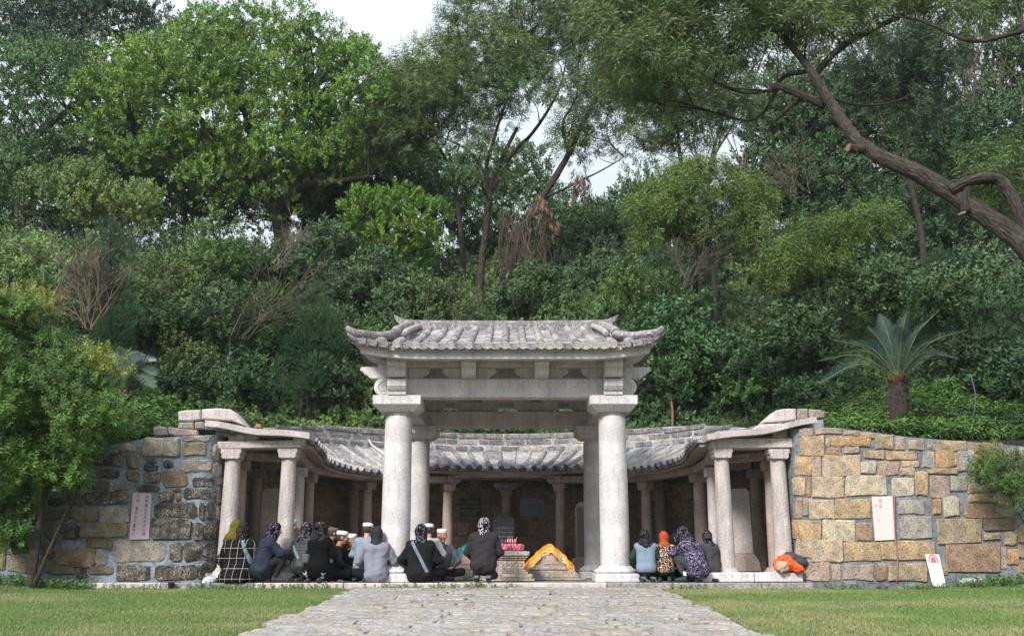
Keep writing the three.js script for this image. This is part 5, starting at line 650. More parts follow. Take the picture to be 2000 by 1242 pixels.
  const trou = (x, y, z) => { let d = Math.max(legs(x, y, z, 0.008), 0.008 - y); return folds(d, x, y, z, 0.026, 12); };
  mesh(o.legName ?? 'trousers', surfaceNets(trou, lo, hi, o.far ? 0.022 : 0.016), o.legs, t);
  const shoeF = (s, up) => (x, y, z) => { const a = A('ank' + s), b = A('toe' + s); return Math.max(smin(cap(x, y, z, [a[0], Math.max(0.045, a[1] - 0.025), a[2]], [b[0], b[1], b[2]], 0.044, 0.036), cap(x, y, z, a, [a[0], a[1] - 0.03, a[2]], 0.04, 0.042), 0.02), 0.004 - y); };
  for (const s of ['L', 'R']) { const a = A('ank' + s), b = A('toe' + s), l = [Math.min(a[0], b[0]) - 0.07, 0, Math.min(a[2], b[2]) - 0.07], h = [Math.max(a[0], b[0]) + 0.07, Math.max(a[1], b[1]) + 0.07, Math.max(a[2], b[2]) + 0.07]; mesh('shoe', surfaceNets(shoeF(s), l, h, 0.011), o.shoe ?? SHOE, t); if (o.sock) { mesh('sock', lathe([[0.036, 0], [0.038, 0.05], [0.042, 0.1]], 12), CAPW, t, V(a[0], a[1] + 0.0, a[2])); }
    if (o.soles) { const m = mesh('sole', bevelBox(0.085, 0.018, 0.25, 0.008), SOLE, t, V((a[0] + b[0]) / 2, 0.095, (a[2] + b[2]) / 2 - 0.02)); m.rotation.x = -0.12; } }
  // head wear
  const hl = [hc[0] - 0.2, hc[1] - (o.scarfLong ? 0.36 : 0.26), hc[2] - 0.24], hh = [hc[0] + 0.2, hc[1] + 0.15, hc[2] + 0.2];
  const open = (x, y, z) => { const [a, b, c] = toHead(x, y, z); return ell(a, b, c, [0, -0.022, 0.125], [0.062, 0.088, 0.1]); };
  if (o.scarf) { const big = o.scarfBig ?? 0; const sf = (x, y, z) => { const [a, b, c] = toHead(x, y, z); let d = ell(a, b, c, [0, 0.012, -0.012], [0.094 + big, 0.113 + big * 0.6, 0.112 + big]); d = smin(d, cap(x, y, z, pt('head', 0, -0.06, -0.02), pt('neck', 0, 0.0, -0.015), 0.082, 0.085 + (o.scarfLong ? 0.02 : 0)), 0.07); d = smin(d, ell(x, y, z, pt('neck', 0, o.scarfLong ? -0.06 : -0.03, -0.02), o.scarfLong ? [0.19, 0.12, 0.15] : [0.125, 0.05, 0.105]), 0.06); d = Math.max(d, -open(x, y, z)); d = folds(d, x, y, z, o.scarfFold ?? 0.014, 20); if (o.pleat) d += 0.006 * Math.sin(Math.atan2(a, b + 0.02) * 16); return d; }; mesh('headscarf', triUV(surfaceNets(sf, hl, hh, 0.0105), 1, R(), R()), o.scarf, t); }
  if (o.cap) { const kf = (x, y, z) => { const [a, b, c] = toHead(x, y, z); const r = Math.hypot(a, (c + 0.012) * 0.86); const e = [r - 0.079, Math.abs(b - 0.078) - 0.026]; return Math.min(Math.max(e[0], e[1]), 0) + Math.hypot(Math.max(e[0], 0), Math.max(e[1], 0)) - 0.008 + (b > 0.1 ? 0.012 * Math.max(0, r / 0.08 - 0.5) : 0); }; mesh('prayer_cap', surfaceNets(kf, hl, hh, 0.008), o.cap, t);
    const hf = (x, y, z) => { const [a, b, c] = toHead(x, y, z); return Math.max(ell(a, b, c, [0, 0.012, -0.018], [0.079, 0.099, 0.093]), c - 0.028 - b * 0.15, -b - 0.055, Math.hypot(Math.abs(a) - 0.08, b + 0.008, c + 0.006) < 0.03 ? 0.01 : -1); }; mesh('hair', surfaceNets(hf, hl, hh, 0.009), o.hair ?? HAIR, t); }
  if (o.face) { const put = (n, geo, m, a, b, c, sx, sy, sz) => { const e = mesh(n, geo, m, t); const y1 = b * cp - c * sp, c1 = b * sp + c * cp, x1 = a * ch + c1 * sh, z1 = -a * sh + c1 * ch; e.position.set(hc[0] + x1, hc[1] + y1, hc[2] + z1); e.scale.set(sx, sy, sz); e.rotation.y = hy; return e; }; const ball = new THREE.SphereGeometry(1, 10, 8); for (const s of [-1, 1]) { put('eye', ball, DARK, s * 0.031, 0.004, 0.079, 0.013, 0.006, 0.006); put('eyebrow', ball, o.hair ?? HAIR, s * 0.032, 0.026, 0.083, 0.017, 0.0035, 0.005); } put('mouth', ball, LIP, 0, -0.056, 0.083, 0.022, 0.005, 0.007); if (o.beard) put('beard', ball, HAIRG, 0, -0.098, 0.072, 0.026, 0.028, 0.018); }
  return { t, coat, J, S };
}
function strapBag(P, label, x0, y0, x1, y1, mat, bagMat, bagAt, back = -1) { // shoulder strap laid on the coat's own surface
  const b = thing('shoulder_bag', label, 'bag', P.t.position.clone()); b.rotation.copy(P.t.rotation); b.scale.copy(P.t.scale);
  const pos = [], idx = [], n = 22, W = 0.024; const march = (x, y) => { let z = 0.5 * back; for (let i = 0; i < 90; i++) { const d = P.coat(x, y, z); if (d < 0.007) break; z -= back * Math.max(0.003, d * 0.6); } return z + back * 0.004; };
  const nx = -(y1 - y0), ny = x1 - x0, l = Math.hypot(nx, ny); for (let i = 0; i <= n; i++) { const t = i / n, x = lerp(x0, x1, t), y = lerp(y0, y1, t); for (const s of [-1, 1]) { const X = x + nx / l * W * s, Y = y + ny / l * W * s, z = march(X, Y); pos.push(X, Y, z, X, Y, z - back * 0.012); } }
  for (let i = 0; i < n; i++) { const a = i * 4, q = (p, r, s, u) => idx.push(p, r, s, p, s, u); q(a, a + 2, a + 6, a + 4); q(a + 1, a + 5, a + 7, a + 3); q(a, a + 4, a + 5, a + 1); q(a + 2, a + 3, a + 7, a + 6); }
  mesh('strap', geoFrom(pos, idx), mat, b);
  if (bagAt) mesh('bag_body', bentBox(bagAt[3], bagAt[4], bagAt[5], 0.02, 3, 0.02), bagMat, b, V(bagAt[0], bagAt[1], bagAt[2]));
  return b;
}
{
  const black = fabric(C(0.009, 0.009, 0.010)), charcoal = fabric(C(0.028, 0.026, 0.028)), navy = fabric(C(0.02, 0.026, 0.045), { roughness: 0.6 }), jeans = fabric(C(0.016, 0.02, 0.032)), darkgrey = fabric(C(0.05, 0.05, 0.055)), green = fabric(C(0.02, 0.05, 0.032));
  const scarfM = printed(PRINT.mauve, 5), scarfW = printed(PRINT.mono, 5), scarfD = printed(PRINT.dim, 5), strap = fabric(C(0.16, 0.2, 0.24));
  person({ px: 450, z: 0.12, top: 1.04, pose: 'kneel', a: 25, coat: navy, legs: black, scarf: fabric(C(0.12, 0.10, 0.014)), scarfLong: true, label: 'person in an olive scarf and navy jacket, partly hidden behind the plaid coat', far: 1 });
  const plaid = person({ px: 466, z: 0.4, top: 0.965, pose: 'sit', a: 8, fat: 0.06, sleeve: 0.02, hem: 1, coatName: 'plaid_coat', coat: printed(PRINT.plaid, 2.1), legs: black, scarf: scarfD, scarfLong: false, label: 'person from behind in a black coat with white plaid lines, sitting by the rubble wall' });
  strapBag(plaid, 'black shoulder bag on a grey strap over the plaid coat', -0.07, 0.66, -0.24, 0.30, strap, black, [-0.33, 0.22, 0.0, 0.14, 0.2, 0.16]);
  person({ px: 521, z: 0.4, top: 0.985, pose: 'squat', a: 72, lean: 0.12, fat: 0.045, quilt: 1, coat: navy, coatName: 'quilted_jacket', legs: fabric(C(0.02, 0.019, 0.02)), scarf: scarfM, face: 1, hands: 1, skin: 2, headYaw: 0, J: { elL: [0.2, 0.46, 0.2], elR: [-0.2, 0.46, 0.2], wrL: [0.04, 0.40, 0.46], wrR: [-0.03, 0.40, 0.47] }, label: 'person in a navy quilted jacket squatting sideways with hands clasped over the knees' });
  person({ px: 552, z: -1.0, y0: 0.15, top: 0.95, pose: 'sit', a: 70, coat: black, legs: black, cap: fabric(C(0.6, 0.6, 0.62)), skin: 1, face: 1, far: 1, label: 'person in black with a pale cap, in the shade behind the picked granite column' });
  const quilt = person({ px: 588, z: 0.34, top: 0.99, pose: 'kneel', a: 28, fat: 0.03, quilt: 1, coat: fabric(C(0.022, 0.024, 0.026), { roughness: 0.45, specularIntensity: 1 }), coatName: 'padded_coat', legs: black, scarf: scarfM, scarfLong: true, label: 'person in a shiny grey-black padded coat beside the person with the long shawl' });
  strapBag(quilt, 'grey shoulder bag at the side of the padded coat', 0.12, 0.66, -0.05, 0.42, strap, fabric(C(0.09, 0.1, 0.11)), [-0.2, 0.42, -0.12, 0.14, 0.16, 0.08]);
  person({ px: 620, z: 0.42, top: 0.992, pose: 'kneel', a: 6, fat: 0.025, hem: 1, coat: printed(PRINT.flowers, 1.15), coatName: 'long_coat', uOff: 0.45, legs: black, scarf: printed(PRINT.dim, 6), scarfLong: true, scarfBig: 0.008, scarfFold: 0.045, label: 'person in a ruffled black shawl and a black skirt with white flowers at the hem' });
  person({ px: 639, z: -0.35, top: 0.93, pose: 'kneel', a: 60, coat: charcoal, legs: jeans, cap: fabric(C(0.16, 0.10, 0.09)), skin: 1, far: 1, label: 'person in a brown cap mostly hidden behind the ruffled shawl' });
  person({ px: 650, z: -0.25, top: 0.865, pose: 'sit', a: 78, lean: 0.1, coat: fabric(C(0.022, 0.026, 0.03)), legs: jeans, cap: CAPW, skin: 1, face: 1, hands: 1, label: 'person in dark jacket and jeans, white banded cap, face turned towards the portico' });
  person({ px: 684, z: -0.85, top: 0.83, pose: 'sit', a: 160, coat: black, legs: black, cap: CAPW, skin: 1, face: 1, hands: 1, headYaw: -5, label: 'smiling person in black with a white cap, facing the lawn from behind the others' });
  person({ px: 712, z: 0.1, top: 0.99, pose: 'kneel', a: 14, fat: 0.02, loose: 0.012, coat: fabric(C(0.22, 0.27, 0.34)), coatName: 'shirt', legs: darkgrey, cap: CAPW, hair: HAIR, hands: 1, label: 'person in a pale blue-grey shirt and white cap, back turned' });
  person({ px: 734, z: 0.42, top: 0.92, pose: 'sit', a: -6, fat: 0.02, coat: fabric(C(0.22, 0.22, 0.27)), coatName: 'sweater', legs: black, scarf: fabric(C(0.02, 0.022, 0.025), { roughness: 0.6 }), scarfFold: 0.006, hands: 1, label: 'person in a grey knitted sweater and plain black scarf, back turned' });
  person({ px: 835, z: -0.12, top: 0.985, pose: 'kneel', a: 2, fat: 0.02, coat: fabric(C(0.38, 0.39, 0.40)), legs: darkgrey, cap: CAPW, far: 1, label: 'person in a light grey jacket hidden behind the person with the cross-body strap' });
  const bag = person({ px: 820, z: 0.42, top: 0.958, pose: 'sit', a: 2, fat: 0.03, coat: fabric(C(0.010, 0.011, 0.012)), coatName: 'sweater', legs: black, scarf: scarfM, shoe: SOLE, headYaw: -8, label: 'person in a black sweater with a grey-blue strap across the back' });
  strapBag(bag, 'grey-blue cross-body strap bag on the black sweater', 0.13, 0.645, -0.14, 0.16, fabric(C(0.15, 0.19, 0.24)), null, null);
  person({ px: 862, z: -0.72, top: 0.915, pose: 'sit', a: 172, coat: fabric(C(0.085, 0.085, 0.09)), coatName: 'shirt', legs: black, cap: fabric(C(0.8, 0.76, 0.8)), hair: HAIRG, skin: 1, face: 1, beard: 1, hands: 1, headYaw: 4, headPitch: 0, label: 'old person in charcoal with a white cap and grey goatee, facing the lawn' });
  person({ px: 944, z: 0.4, top: 1.072, pose: 'kneel', a: 3, fat: 0.028, loose: 0.012, coat: fabric(C(0.03, 0.027, 0.03)), coatName: 'shirt', legs: fabric(C(0.035, 0.033, 0.035)), scarf: scarfW, soles: 1, headYaw: 6, label: 'person kneeling upright in a charcoal shirt and black-and-white scarf before the altar' });
  person({ px: 1262, z: 0.4, top: 0.872, pose: 'kneel', a: -4, fat: 0.012, coat: green, coatName: 'sleeves', vest: fabric(C(0.20, 0.26, 0.34)), legs: fabric(C(0.022, 0.028, 0.024)), scarf: printed(PRINT.dim, 4), scarfLong: true, soles: 1, label: 'person in a pale blue knitted vest and black scarf beside the portico column' });
  person({ px: 1298, z: 0.3, top: 0.845, pose: 'kneel', a: 12, fat: 0.01, coat: green, coatName: 'coat', vest: printed(PRINT.leopard, 3), legs: green, scarf: fabric(C(0.42, 0.075, 0.03)), pleat: 1, label: 'person in a pleated orange scarf, leopard print top and green coat' });
  person({ px: 1314, z: -0.28, top: 0.79, pose: 'sit', a: -15, coat: black, legs: black, scarf: black, far: 1, label: 'person in a plain black hood behind the orange scarf' });
  person({ px: 1330, z: -0.45, top: 0.83, pose: 'sit', a: -125, coat: charcoal, legs: black, scarf: fabric(C(0.018, 0.018, 0.02)), face: 1, skin: 2, far: 1, label: 'person in a black hood, rosy face turned to the orange scarf' });
  person({ px: 1356, z: 0.4, top: 0.915, pose: 'squat', a: -52, lean: 0.2, fat: 0.035, hem: 0, coat: printed(PRINT.purple, 3), coatName: 'printed_jacket', legs: fabric(C(0.05, 0.052, 0.058)), scarf: printed(PRINT.mauve, 6), scarfLong: true, sock: 1, label: 'person in a purple leaf-print jacket squatting with white socks showing' });
  person({ px: 1390, z: 0.1, top: 0.862, pose: 'kneel', a: -35, fat: 0.02, coat: fabric(C(0.06, 0.06, 0.065)), coatName: 'coat', legs: black, scarf: scarfM, far: 1, label: 'person in a dark grey coat huddled behind the purple jacket' });
}
// ---------- vegetation ----------
function sprig({ n, len, wid, stem, up = 0.5, droop = 0, fold = 0.3, pairs = false, seed = 1, tip = true, curve = 0 }) {
  const R = rng(seed), pos = [], nor = []; const leaf = (p, d, L, W) => {
    const side = V(0, 1, 0).cross(d); if (side.lengthSq() < 1e-4) side.set(1, 0, 0); side.normalize(); const nrm = d.clone().cross(side).normalize(); if (nrm.y < 0) nrm.negate(); side.applyAxisAngle(d, (R() - 0.5) * 1.4); nrm.crossVectors(d, side).normalize(); if (nrm.y < 0) nrm.negate();
    const m = p.clone().addScaledVector(d, L * 0.45), t = p.clone().addScaledVector(d, L).addScaledVector(V(0, -1, 0), L * (droop * 0.4 + curve)), a = m.clone().addScaledVector(side, W / 2).addScaledVector(nrm, -W * fold), b = m.clone().addScaledVector(side, -W / 2).addScaledVector(nrm, -W * fold);
    for (const tri of [[p, a, t], [p, t, b]]) { const gn = tri[1].clone().sub(tri[0]).cross(tri[2].clone().sub(tri[0])); if (gn.dot(nrm) < 0) tri.reverse(); for (const q of tri) { pos.push(q.x, q.y, q.z); nor.push(nrm.x, nrm.y, nrm.z); } } };
  for (let i = 0; i < n; i++) { const t = (i + 0.5) / n, an = i * 2.4 + R() * 0.5, el = up + (R() - 0.5) * 0.7 + t * 0.5 - droop * 0.6; const p = V((R() - 0.5) * 0.01, t * stem, (R() - 0.5) * 0.01), d = V(Math.cos(an) * Math.cos(el), Math.sin(el), Math.sin(an) * Math.cos(el)); leaf(p, d, len * (0.75 + R() * 0.5), wid * (0.8 + R() * 0.4)); }
  const g = new THREE.BufferGeometry(); g.setAttribute('position', new THREE.Float32BufferAttribute(pos, 3)); g.setAttribute('normal', new THREE.Float32BufferAttribute(nor, 3)); return g;
}
const SP = {
  ficus: sprig({ n: 14, len: 0.10, wid: 0.052, stem: 0.16, up: 0.35, seed: 3 }), ficusFar: sprig({ n: 12, len: 0.15, wid: 0.08, stem: 0.26, up: 0.3, seed: 4 }),
  acacia: sprig({ n: 20, len: 0.15, wid: 0.017, stem: 0.30, up: 0.5, droop: 0.3, seed: 5, curve: 0.15 }), acaciaFar: sprig({ n: 20, len: 0.19, wid: 0.026, stem: 0.36, up: 0.5, droop: 0.3, seed: 6, curve: 0.15 }),
  juniper: sprig({ n: 30, len: 0.055, wid: 0.016, stem: 0.2, up: 0.7, seed: 7 }), broad: sprig({ n: 11, len: 0.12, wid: 0.07, stem: 0.24, up: 0.2, seed: 8 }), small: sprig({ n: 16, len: 0.065, wid: 0.024, stem: 0.2, up: 0.25, droop: 0.2, seed: 9 }),
  vine: sprig({ n: 12, len: 0.085, wid: 0.05, stem: 0.22, up: 0.1, seed: 10 }), dry: sprig({ n: 12, len: 0.16, wid: 0.035, stem: 0.28, up: -0.6, droop: 1, seed: 11 }),
  fern: sprig({ n: 16, len: 0.13, wid: 0.026, stem: 0.1, up: 0.5, droop: 0.5, seed: 12, curve: 0.3 }),
};
const leafMat = (r = 0.75, tr = 0.35) => new THREE.MeshPhysicalMaterial({ color: C(1, 1, 1), roughness: r, transmission: tr, thickness: 0, specularIntensity: 0.6, side: THREE.DoubleSide });
const LEAF = leafMat(0.62, 0.3), LEAFG = leafMat(0.5, 0.25), LEAFD = std(C(1, 1, 1), { roughness: 0.9, side: THREE.DoubleSide });
const UPV = V(0, 1, 0), dummy = new THREE.Object3D(), qA = new THREE.Quaternion(), qB = new THREE.Quaternion();
function leaves(name, geo, mat, list, parent) { // list of [pos, dir, scale, color]
  const im = new THREE.InstancedMesh(geo, mat, list.length); im.name = parent === scene ? numbered(name) : name; im.castShadow = im.receiveShadow = true;
  list.forEach(([p, d, s, c, spin], i) => { qA.setFromUnitVectors(UPV, d); qB.setFromAxisAngle(UPV, spin ?? i * 2.399); dummy.position.copy(p); dummy.quaternion.copy(qA).multiply(qB); dummy.scale.setScalar(s); dummy.updateMatrix(); im.setMatrixAt(i, dummy.matrix); im.setColorAt(i, c); });
  im.userData.kind = 'stuff'; parent.add(im); return im;
}
const inPoly = (P, x, y) => { let c = false; for (let i = 0, j = P.length - 1; i < P.length; j = i++) { const [a, b] = P[i], [d, e] = P[j]; if ((b > y) !== (e > y) && x < (d - a) * (y - b) / (e - b) + a) c = !c; } return c; };
function clumpsIn(poly, z, dz, n, r0, r1, R) { // foliage clumps filling a crown outline, at the tree's own depth
  let x0 = 1e9, x1 = -1e9, y0 = 1e9, y1 = -1e9; for (const [x, y] of poly) { x0 = Math.min(x0, x); x1 = Math.max(x1, x); y0 = Math.min(y0, y); y1 = Math.max(y1, y); }
  const out = []; for (let k = 0; k < n * 40 && out.length < n; k++) { const x = lerp(x0, x1, R()), y = lerp(y0, y1, R()); if (!inPoly(poly, x, y)) continue; const zz = z + (R() + R() - 1) * dz, p = atZ(x, y, zz), r = lerp(r0, r1, R()); if (out.some((c) => c.p.distanceTo(p) < (c.r + r) * 0.42)) continue; out.push({ p, r }); } return out; }
function foliage(clumps, per, R, col, { flat = 0.75, inner = 0.2, s0 = 0.8, s1 = 1.3, vary = 0.3, upBias = 0.5, cv = 0.35 } = {}) {
  const list = []; for (const c of clumps) { const tint = 1 + (R() - 0.5) * 2 * cv * 0.6, warm = (R() - 0.5) * 0.25, n = Math.round(per * c.r * c.r); for (let i = 0; i < n; i++) {
    const a = R() * 6.283, u = R() * 2 - 1, q = Math.sqrt(1 - u * u), d = V(q * Math.cos(a), u, q * Math.sin(a)); if (u < -0.35 && R() < 0.6) continue;
    const rr = c.r * (R() < inner ? Math.cbrt(R()) : 0.82 + 0.26 * R()) * (0.85 + 0.3 * noise(d.x * 2.2 + c.p.x, d.y * 2.2 + c.p.y, d.z * 2.2 + c.p.z)); const p = c.p.clone().add(V(d.x * rr, d.y * rr * flat, d.z * rr));
    const dir = d.clone().multiplyScalar(0.8).add(V((R() - 0.5) * 0.7, upBias + R() * 0.4, (R() - 0.5) * 0.7)).normalize(), k = tint * (1 - vary / 2 + R() * vary); list.push([p, dir, lerp(s0, s1, R()), C(col[0] * k * (1 + warm), col[1] * k, col[2] * k * (1 - warm * 0.5))]); } }
  return list; }
const pathAt = (pts, z0, z1) => pts.map(([x, y], i) => atZ(x, y, lerp(z0, z1 ?? z0, i / (pts.length - 1))));
function limb(pts, r0, r1, n = 14, rad = 7, seed = 1) { return tube(spline(pts, n), taper(n + 1, r0, r1), rad, 0.3, seed); }
function twigsTo(clumps, anchors, R, r = 0.045) { // boughs from the nearest limb point to each clump
  const g = []; for (const c of clumps) { let best = anchors[0], bd = 1e9; for (const a of anchors) { const d = a.distanceTo(c.p) + (a.y > c.p.y ? 1.5 : 0); if (d < bd) { bd = d; best = a; } } if (bd > 7) continue; const m = best.clone().lerp(c.p, 0.5).add(V((R() - 0.5) * 0.5, -0.1 + R() * 0.35, (R() - 0.5) * 0.5)); g.push(tube(spline([best, m, c.p], 6), taper(7, r * (0.6 + R() * 0.7), r * 0.25), 5, 0.2, 3));
    for (let k = 0; k < 3; k++) { const e = c.p.clone().add(V((R() - 0.5) * 1.6 * c.r, (R() - 0.2) * c.r, (R() - 0.5) * 1.6 * c.r)); g.push(tube([m.clone().lerp(c.p, 0.6), c.p.clone().lerp(e, 0.5).add(V(0, 0.05, 0)), e], [r * 0.35, r * 0.25, r * 0.1], 4)); } }
  return g; }
function tree(name, label, o, R) { // trunk with limbs, then the crown
  const t = thing(name, label, o.category ?? 'tree', o.base ?? V(0, 0, 0), o.group), off = t.position.clone().negate(); const anchors = [], geo = [];
  (o.limbs ?? []).forEach(({ pts, r0, r1 }, i) => { geo.push(limb(pts, r0, r1, 16, 8, i + 3)); spline(pts, 14).forEach((p, k) => { if (k > 3 || i) anchors.push(p); }); });
  for (const cr of o.crowns) if (anchors.length && cr.boughs !== 0) geo.push(...twigsTo(cr.clumps, anchors, R, cr.boughs ?? 0.045));
  if (geo.length) { const g = mergeGeometries(geo); g.translate(off.x, off.y, off.z); mesh('trunk', g, o.bark ?? M.bark, t); }
  for (const cr of o.crowns) { const l = foliage(cr.clumps, cr.per, R, cr.col, cr.opt); for (const e of l) e[0].add(off); leaves(cr.name ?? 'crown', cr.geo, cr.mat ?? LEAF, l, t); }
  return t; }
const G = { ficus: [0.150, 0.265, 0.030], ficusD: [0.075, 0.150, 0.038], acacia: [0.140, 0.210, 0.060], acaciaG: [0.118, 0.178, 0.066], olive: [0.150, 0.225, 0.045], juniper: [0.05, 0.122, 0.044], thick: [0.064, 0.124, 0.042], vine: [0.118, 0.19, 0.046], lime: [0.15, 0.23, 0.03] };
const foot = (px, z, dy = 0) => { const p = atZ(px, 600, z); return V(p.x, hillY(p.x, z) - 0.25 + dy, z); };
{
  let R = rng(1001);
  // broad bright banyan on the left
  { const z = -19, P = [[300, 75], [360, 40], [430, 22], [520, 32], [600, 62], [660, 80], [712, 105], [738, 180], [726, 260], [706, 330], [640, 350], [570, 390], [490, 405], [420, 400], [360, 350], [300, 320], [250, 300], [195, 235], [205, 150], [250, 100]];
    const b = foot(560, z); const l = [{ pts: [b, ...pathAt([[548, 440], [520, 380], [450, 300], [380, 220]], z)], r0: 0.45, r1: 0.1 }, { pts: [...pathAt([[545, 430], [590, 365], [660, 355], [720, 345]], z, z + 2)], r0: 0.22, r1: 0.08 }, { pts: pathAt([[548, 430], [610, 350], [640, 280], [600, 180]], z), r0: 0.25, r1: 0.06 }, { pts: pathAt([[520, 390], [420, 330], [340, 300], [260, 260]], z), r0: 0.2, r1: 0.06 }, { pts: pathAt([[555, 420], [500, 300], [470, 200], [430, 110]], z), r0: 0.2, r1: 0.05 }];
    const cl = clumpsIn(P, z, 3.6, 105, 0.75, 1.25, R); tree('banyan_tree', 'broad banyan with bright green billowing foliage and dark spreading limbs', { base: b, limbs: l, bark: M.barkDark, crowns: [{ clumps: cl, per: 92, col: G.ficus, geo: SP.ficusFar, opt: { s0: 0.7, s1: 1.1 }, boughs: 0.06 }] }, R); }
  { const z = -17, P = [[665, 420], [700, 400], [760, 380], [820, 395], [858, 430], [850, 490], [800, 520], [740, 500], [690, 470]]; const b = foot(760, z); tree('banyan_tree', 'low rounded bright green banyan right of the broad one', { base: b, limbs: [{ pts: [b, ...pathAt([[765, 520], [755, 450]], z)], r0: 0.16, r1: 0.05 }], bark: M.barkDark, crowns: [{ clumps: clumpsIn(P, z, 1.4, 22, 0.55, 0.85, R), per: 130, col: G.ficus, geo: SP.ficus, opt: { s0: 1.0, s1: 1.5 } }] }, R); }
  { const z = -21, P = [[-30, 110], [40, 100], [110, 110], [200, 100], [240, 150], [210, 230], [260, 300], [230, 340], [120, 330], [60, 300], [-30, 300]]; const b = foot(70, z); tree('shade_tree', 'mid green leafy tree with grey slanting limbs beside the broad banyan', { base: b, limbs: [{ pts: [b, ...pathAt([[40, 420], [40, 300], [120, 225], [200, 180]], z)], r0: 0.3, r1: 0.07 }], crowns: [{ clumps: clumpsIn(P, z, 2.6, 44, 0.8, 1.3, R), per: 72, col: [0.090, 0.172, 0.040], geo: SP.ficusFar, opt: { s0: 0.7, s1: 1.1 } }] }, R); }
  for (const [P, z, lab, col, n] of [[[[-30, -20], [60, -30], [240, -20], [330, 25], [330, 70], [260, 95], [150, 100], [60, 95], [-30, 110]], -33, 'hazy dark green tree behind the leafy slanting tree', [0.045, 0.092, 0.042], 42], [[[200, 200], [420, 260], [520, 330], [520, 450], [380, 470], [240, 420], [180, 330]], -24, 'dark shaded tree standing behind the broad banyan', G.ficusD, 40], [[[600, 260], [720, 240], [800, 280], [860, 330], [860, 420], [700, 400], [620, 400]], -24, 'dark green tree between the broad banyan and the slender acacia', G.ficusD, 34], [[[860, 330], [960, 300], [1080, 330], [1120, 420], [1060, 520], [900, 520], [850, 440]], -27, 'dim green tree behind the slender acacia trunks', [0.075, 0.145, 0.042], 34], [[[1170, 420], [1240, 360], [1320, 370], [1340, 460], [1250, 520], [1160, 500]], -26, 'rounded dark tree on the skyline beyond the yellow-green acacia', G.ficusD, 26], [[[1480, 250], [1600, 220], [1740, 200], [1840, 230], [1860, 330], [1760, 400], [1600, 400], [1480, 340]], -22, 'dark tree behind the leaning grey branch', [0.068, 0.125, 0.040], 50], [[[1480, 190], [1560, 150], [1680, 160], [1700, 240], [1600, 270], [1490, 260]], -22, 'thin grey-green tree behind the cut stub of the leaning branch', [0.085, 0.14, 0.05], 22], [[[1890, 70], [2050, 30], [2050, 200], [1920, 210]], -23, 'thin grey-green tree among the bare pale-limbed trees', [0.085, 0.14, 0.05], 14], [[[1480, 340], [1640, 330], [1720, 400], [1640, 470], [1480, 440]], -20, 'dark tree closing the gap under the leaning branch', [0.066, 0.122, 0.040], 24], [[[-40, 300], [120, 320], [250, 330], [300, 430], [150, 470], [-40, 460]], -25, 'dark tree filling the slope below the leafy slanting tree', G.ficusD, 34], [[[540, 380], [700, 360], [730, 470], [560, 490]], -26, 'dark tree low behind the broad banyan trunk', G.ficusD, 20], [[[1740, 400], [1900, 400], [2050, 420], [2050, 540], [1850, 520], [1740, 470]], -17, 'dark green tree low on the ridge above the juniper and cycad', [0.068, 0.13, 0.042], 32], [[[1060, 430], [1200, 440], [1260, 520], [1080, 540]], -25, 'dark tree behind the vines of the leaning acacia', G.ficusD, 20], [[[1820, 260], [1920, 200], [2040, 220], [2040, 420], [1900, 420], [1800, 360]], -19, 'dark leafy tree at the top of the cycad bank', [0.066, 0.122, 0.040], 40]]) {
    const cx = P.reduce((a, q) => a + q[0], 0) / P.length, my = Math.max(...P.map((q) => q[1])), b = foot(cx, z); tree('forest_tree', lab, { base: b, limbs: [{ pts: [b, atZ(cx + 10, my - 10, z), atZ(cx - 8, lerp(my, Math.min(...P.map((q) => q[1])), 0.6), z)], r0: 0.26, r1: 0.07 }], bark: M.barkDark, crowns: [{ clumps: clumpsIn(P, z, 2.6, n, 0.9, 1.4, R), per: 58, col, geo: SP.ficusFar, opt: { s0: 0.9, s1: 1.4 } }] }, R); }
  // slender acacias in the middle
  { const z = -16, b = atZ(936, 600, z); b.y = Math.min(b.y, hillY(b.x, z) + 0.2); const L = [{ pts: [b, ...pathAt([[940, 520], [952, 430], [960, 360], [985, 300], [1010, 250]], z)], r0: 0.16, r1: 0.06 }, { pts: pathAt([[958, 380], [1000, 300], [1040, 260], [1085, 190], [1100, 150]], z), r0: 0.1, r1: 0.03 }, { pts: pathAt([[958, 400], [950, 330], [965, 270], [990, 190], [1010, 100]], z), r0: 0.09, r1: 0.03 }, { pts: pathAt([[955, 350], [920, 300], [890, 280], [840, 260]], z), r0: 0.06, r1: 0.02 }, { pts: pathAt([[960, 345], [1000, 335], [1060, 330]], z), r0: 0.04, r1: 0.015 }];
    const P = [[830, 120], [870, 50], [905, 0], [1000, -30], [1110, -20], [1130, 40], [1075, 100], [1050, 180], [1020, 240], [940, 260], [880, 250], [830, 220]]; tree('acacia_tree', 'slender acacia with a forked pale trunk and a feathery grey-green crown', { base: b, limbs: L, crowns: [{ clumps: clumpsIn(P, z, 1.9, 52, 0.55, 0.95, R), per: 120, col: G.acacia, geo: SP.acaciaFar, opt: { flat: 0.7, inner: 0.3 }, boughs: 0.035 }, { name: 'crown', clumps: clumpsIn([[860, 300], [960, 270], [1050, 300], [1060, 370], [960, 380], [880, 360]], z + 0.5, 1.4, 12, 0.4, 0.6, R), per: 60, col: G.acaciaG, geo: SP.acaciaFar, boughs: 0.02 }] }, R); }
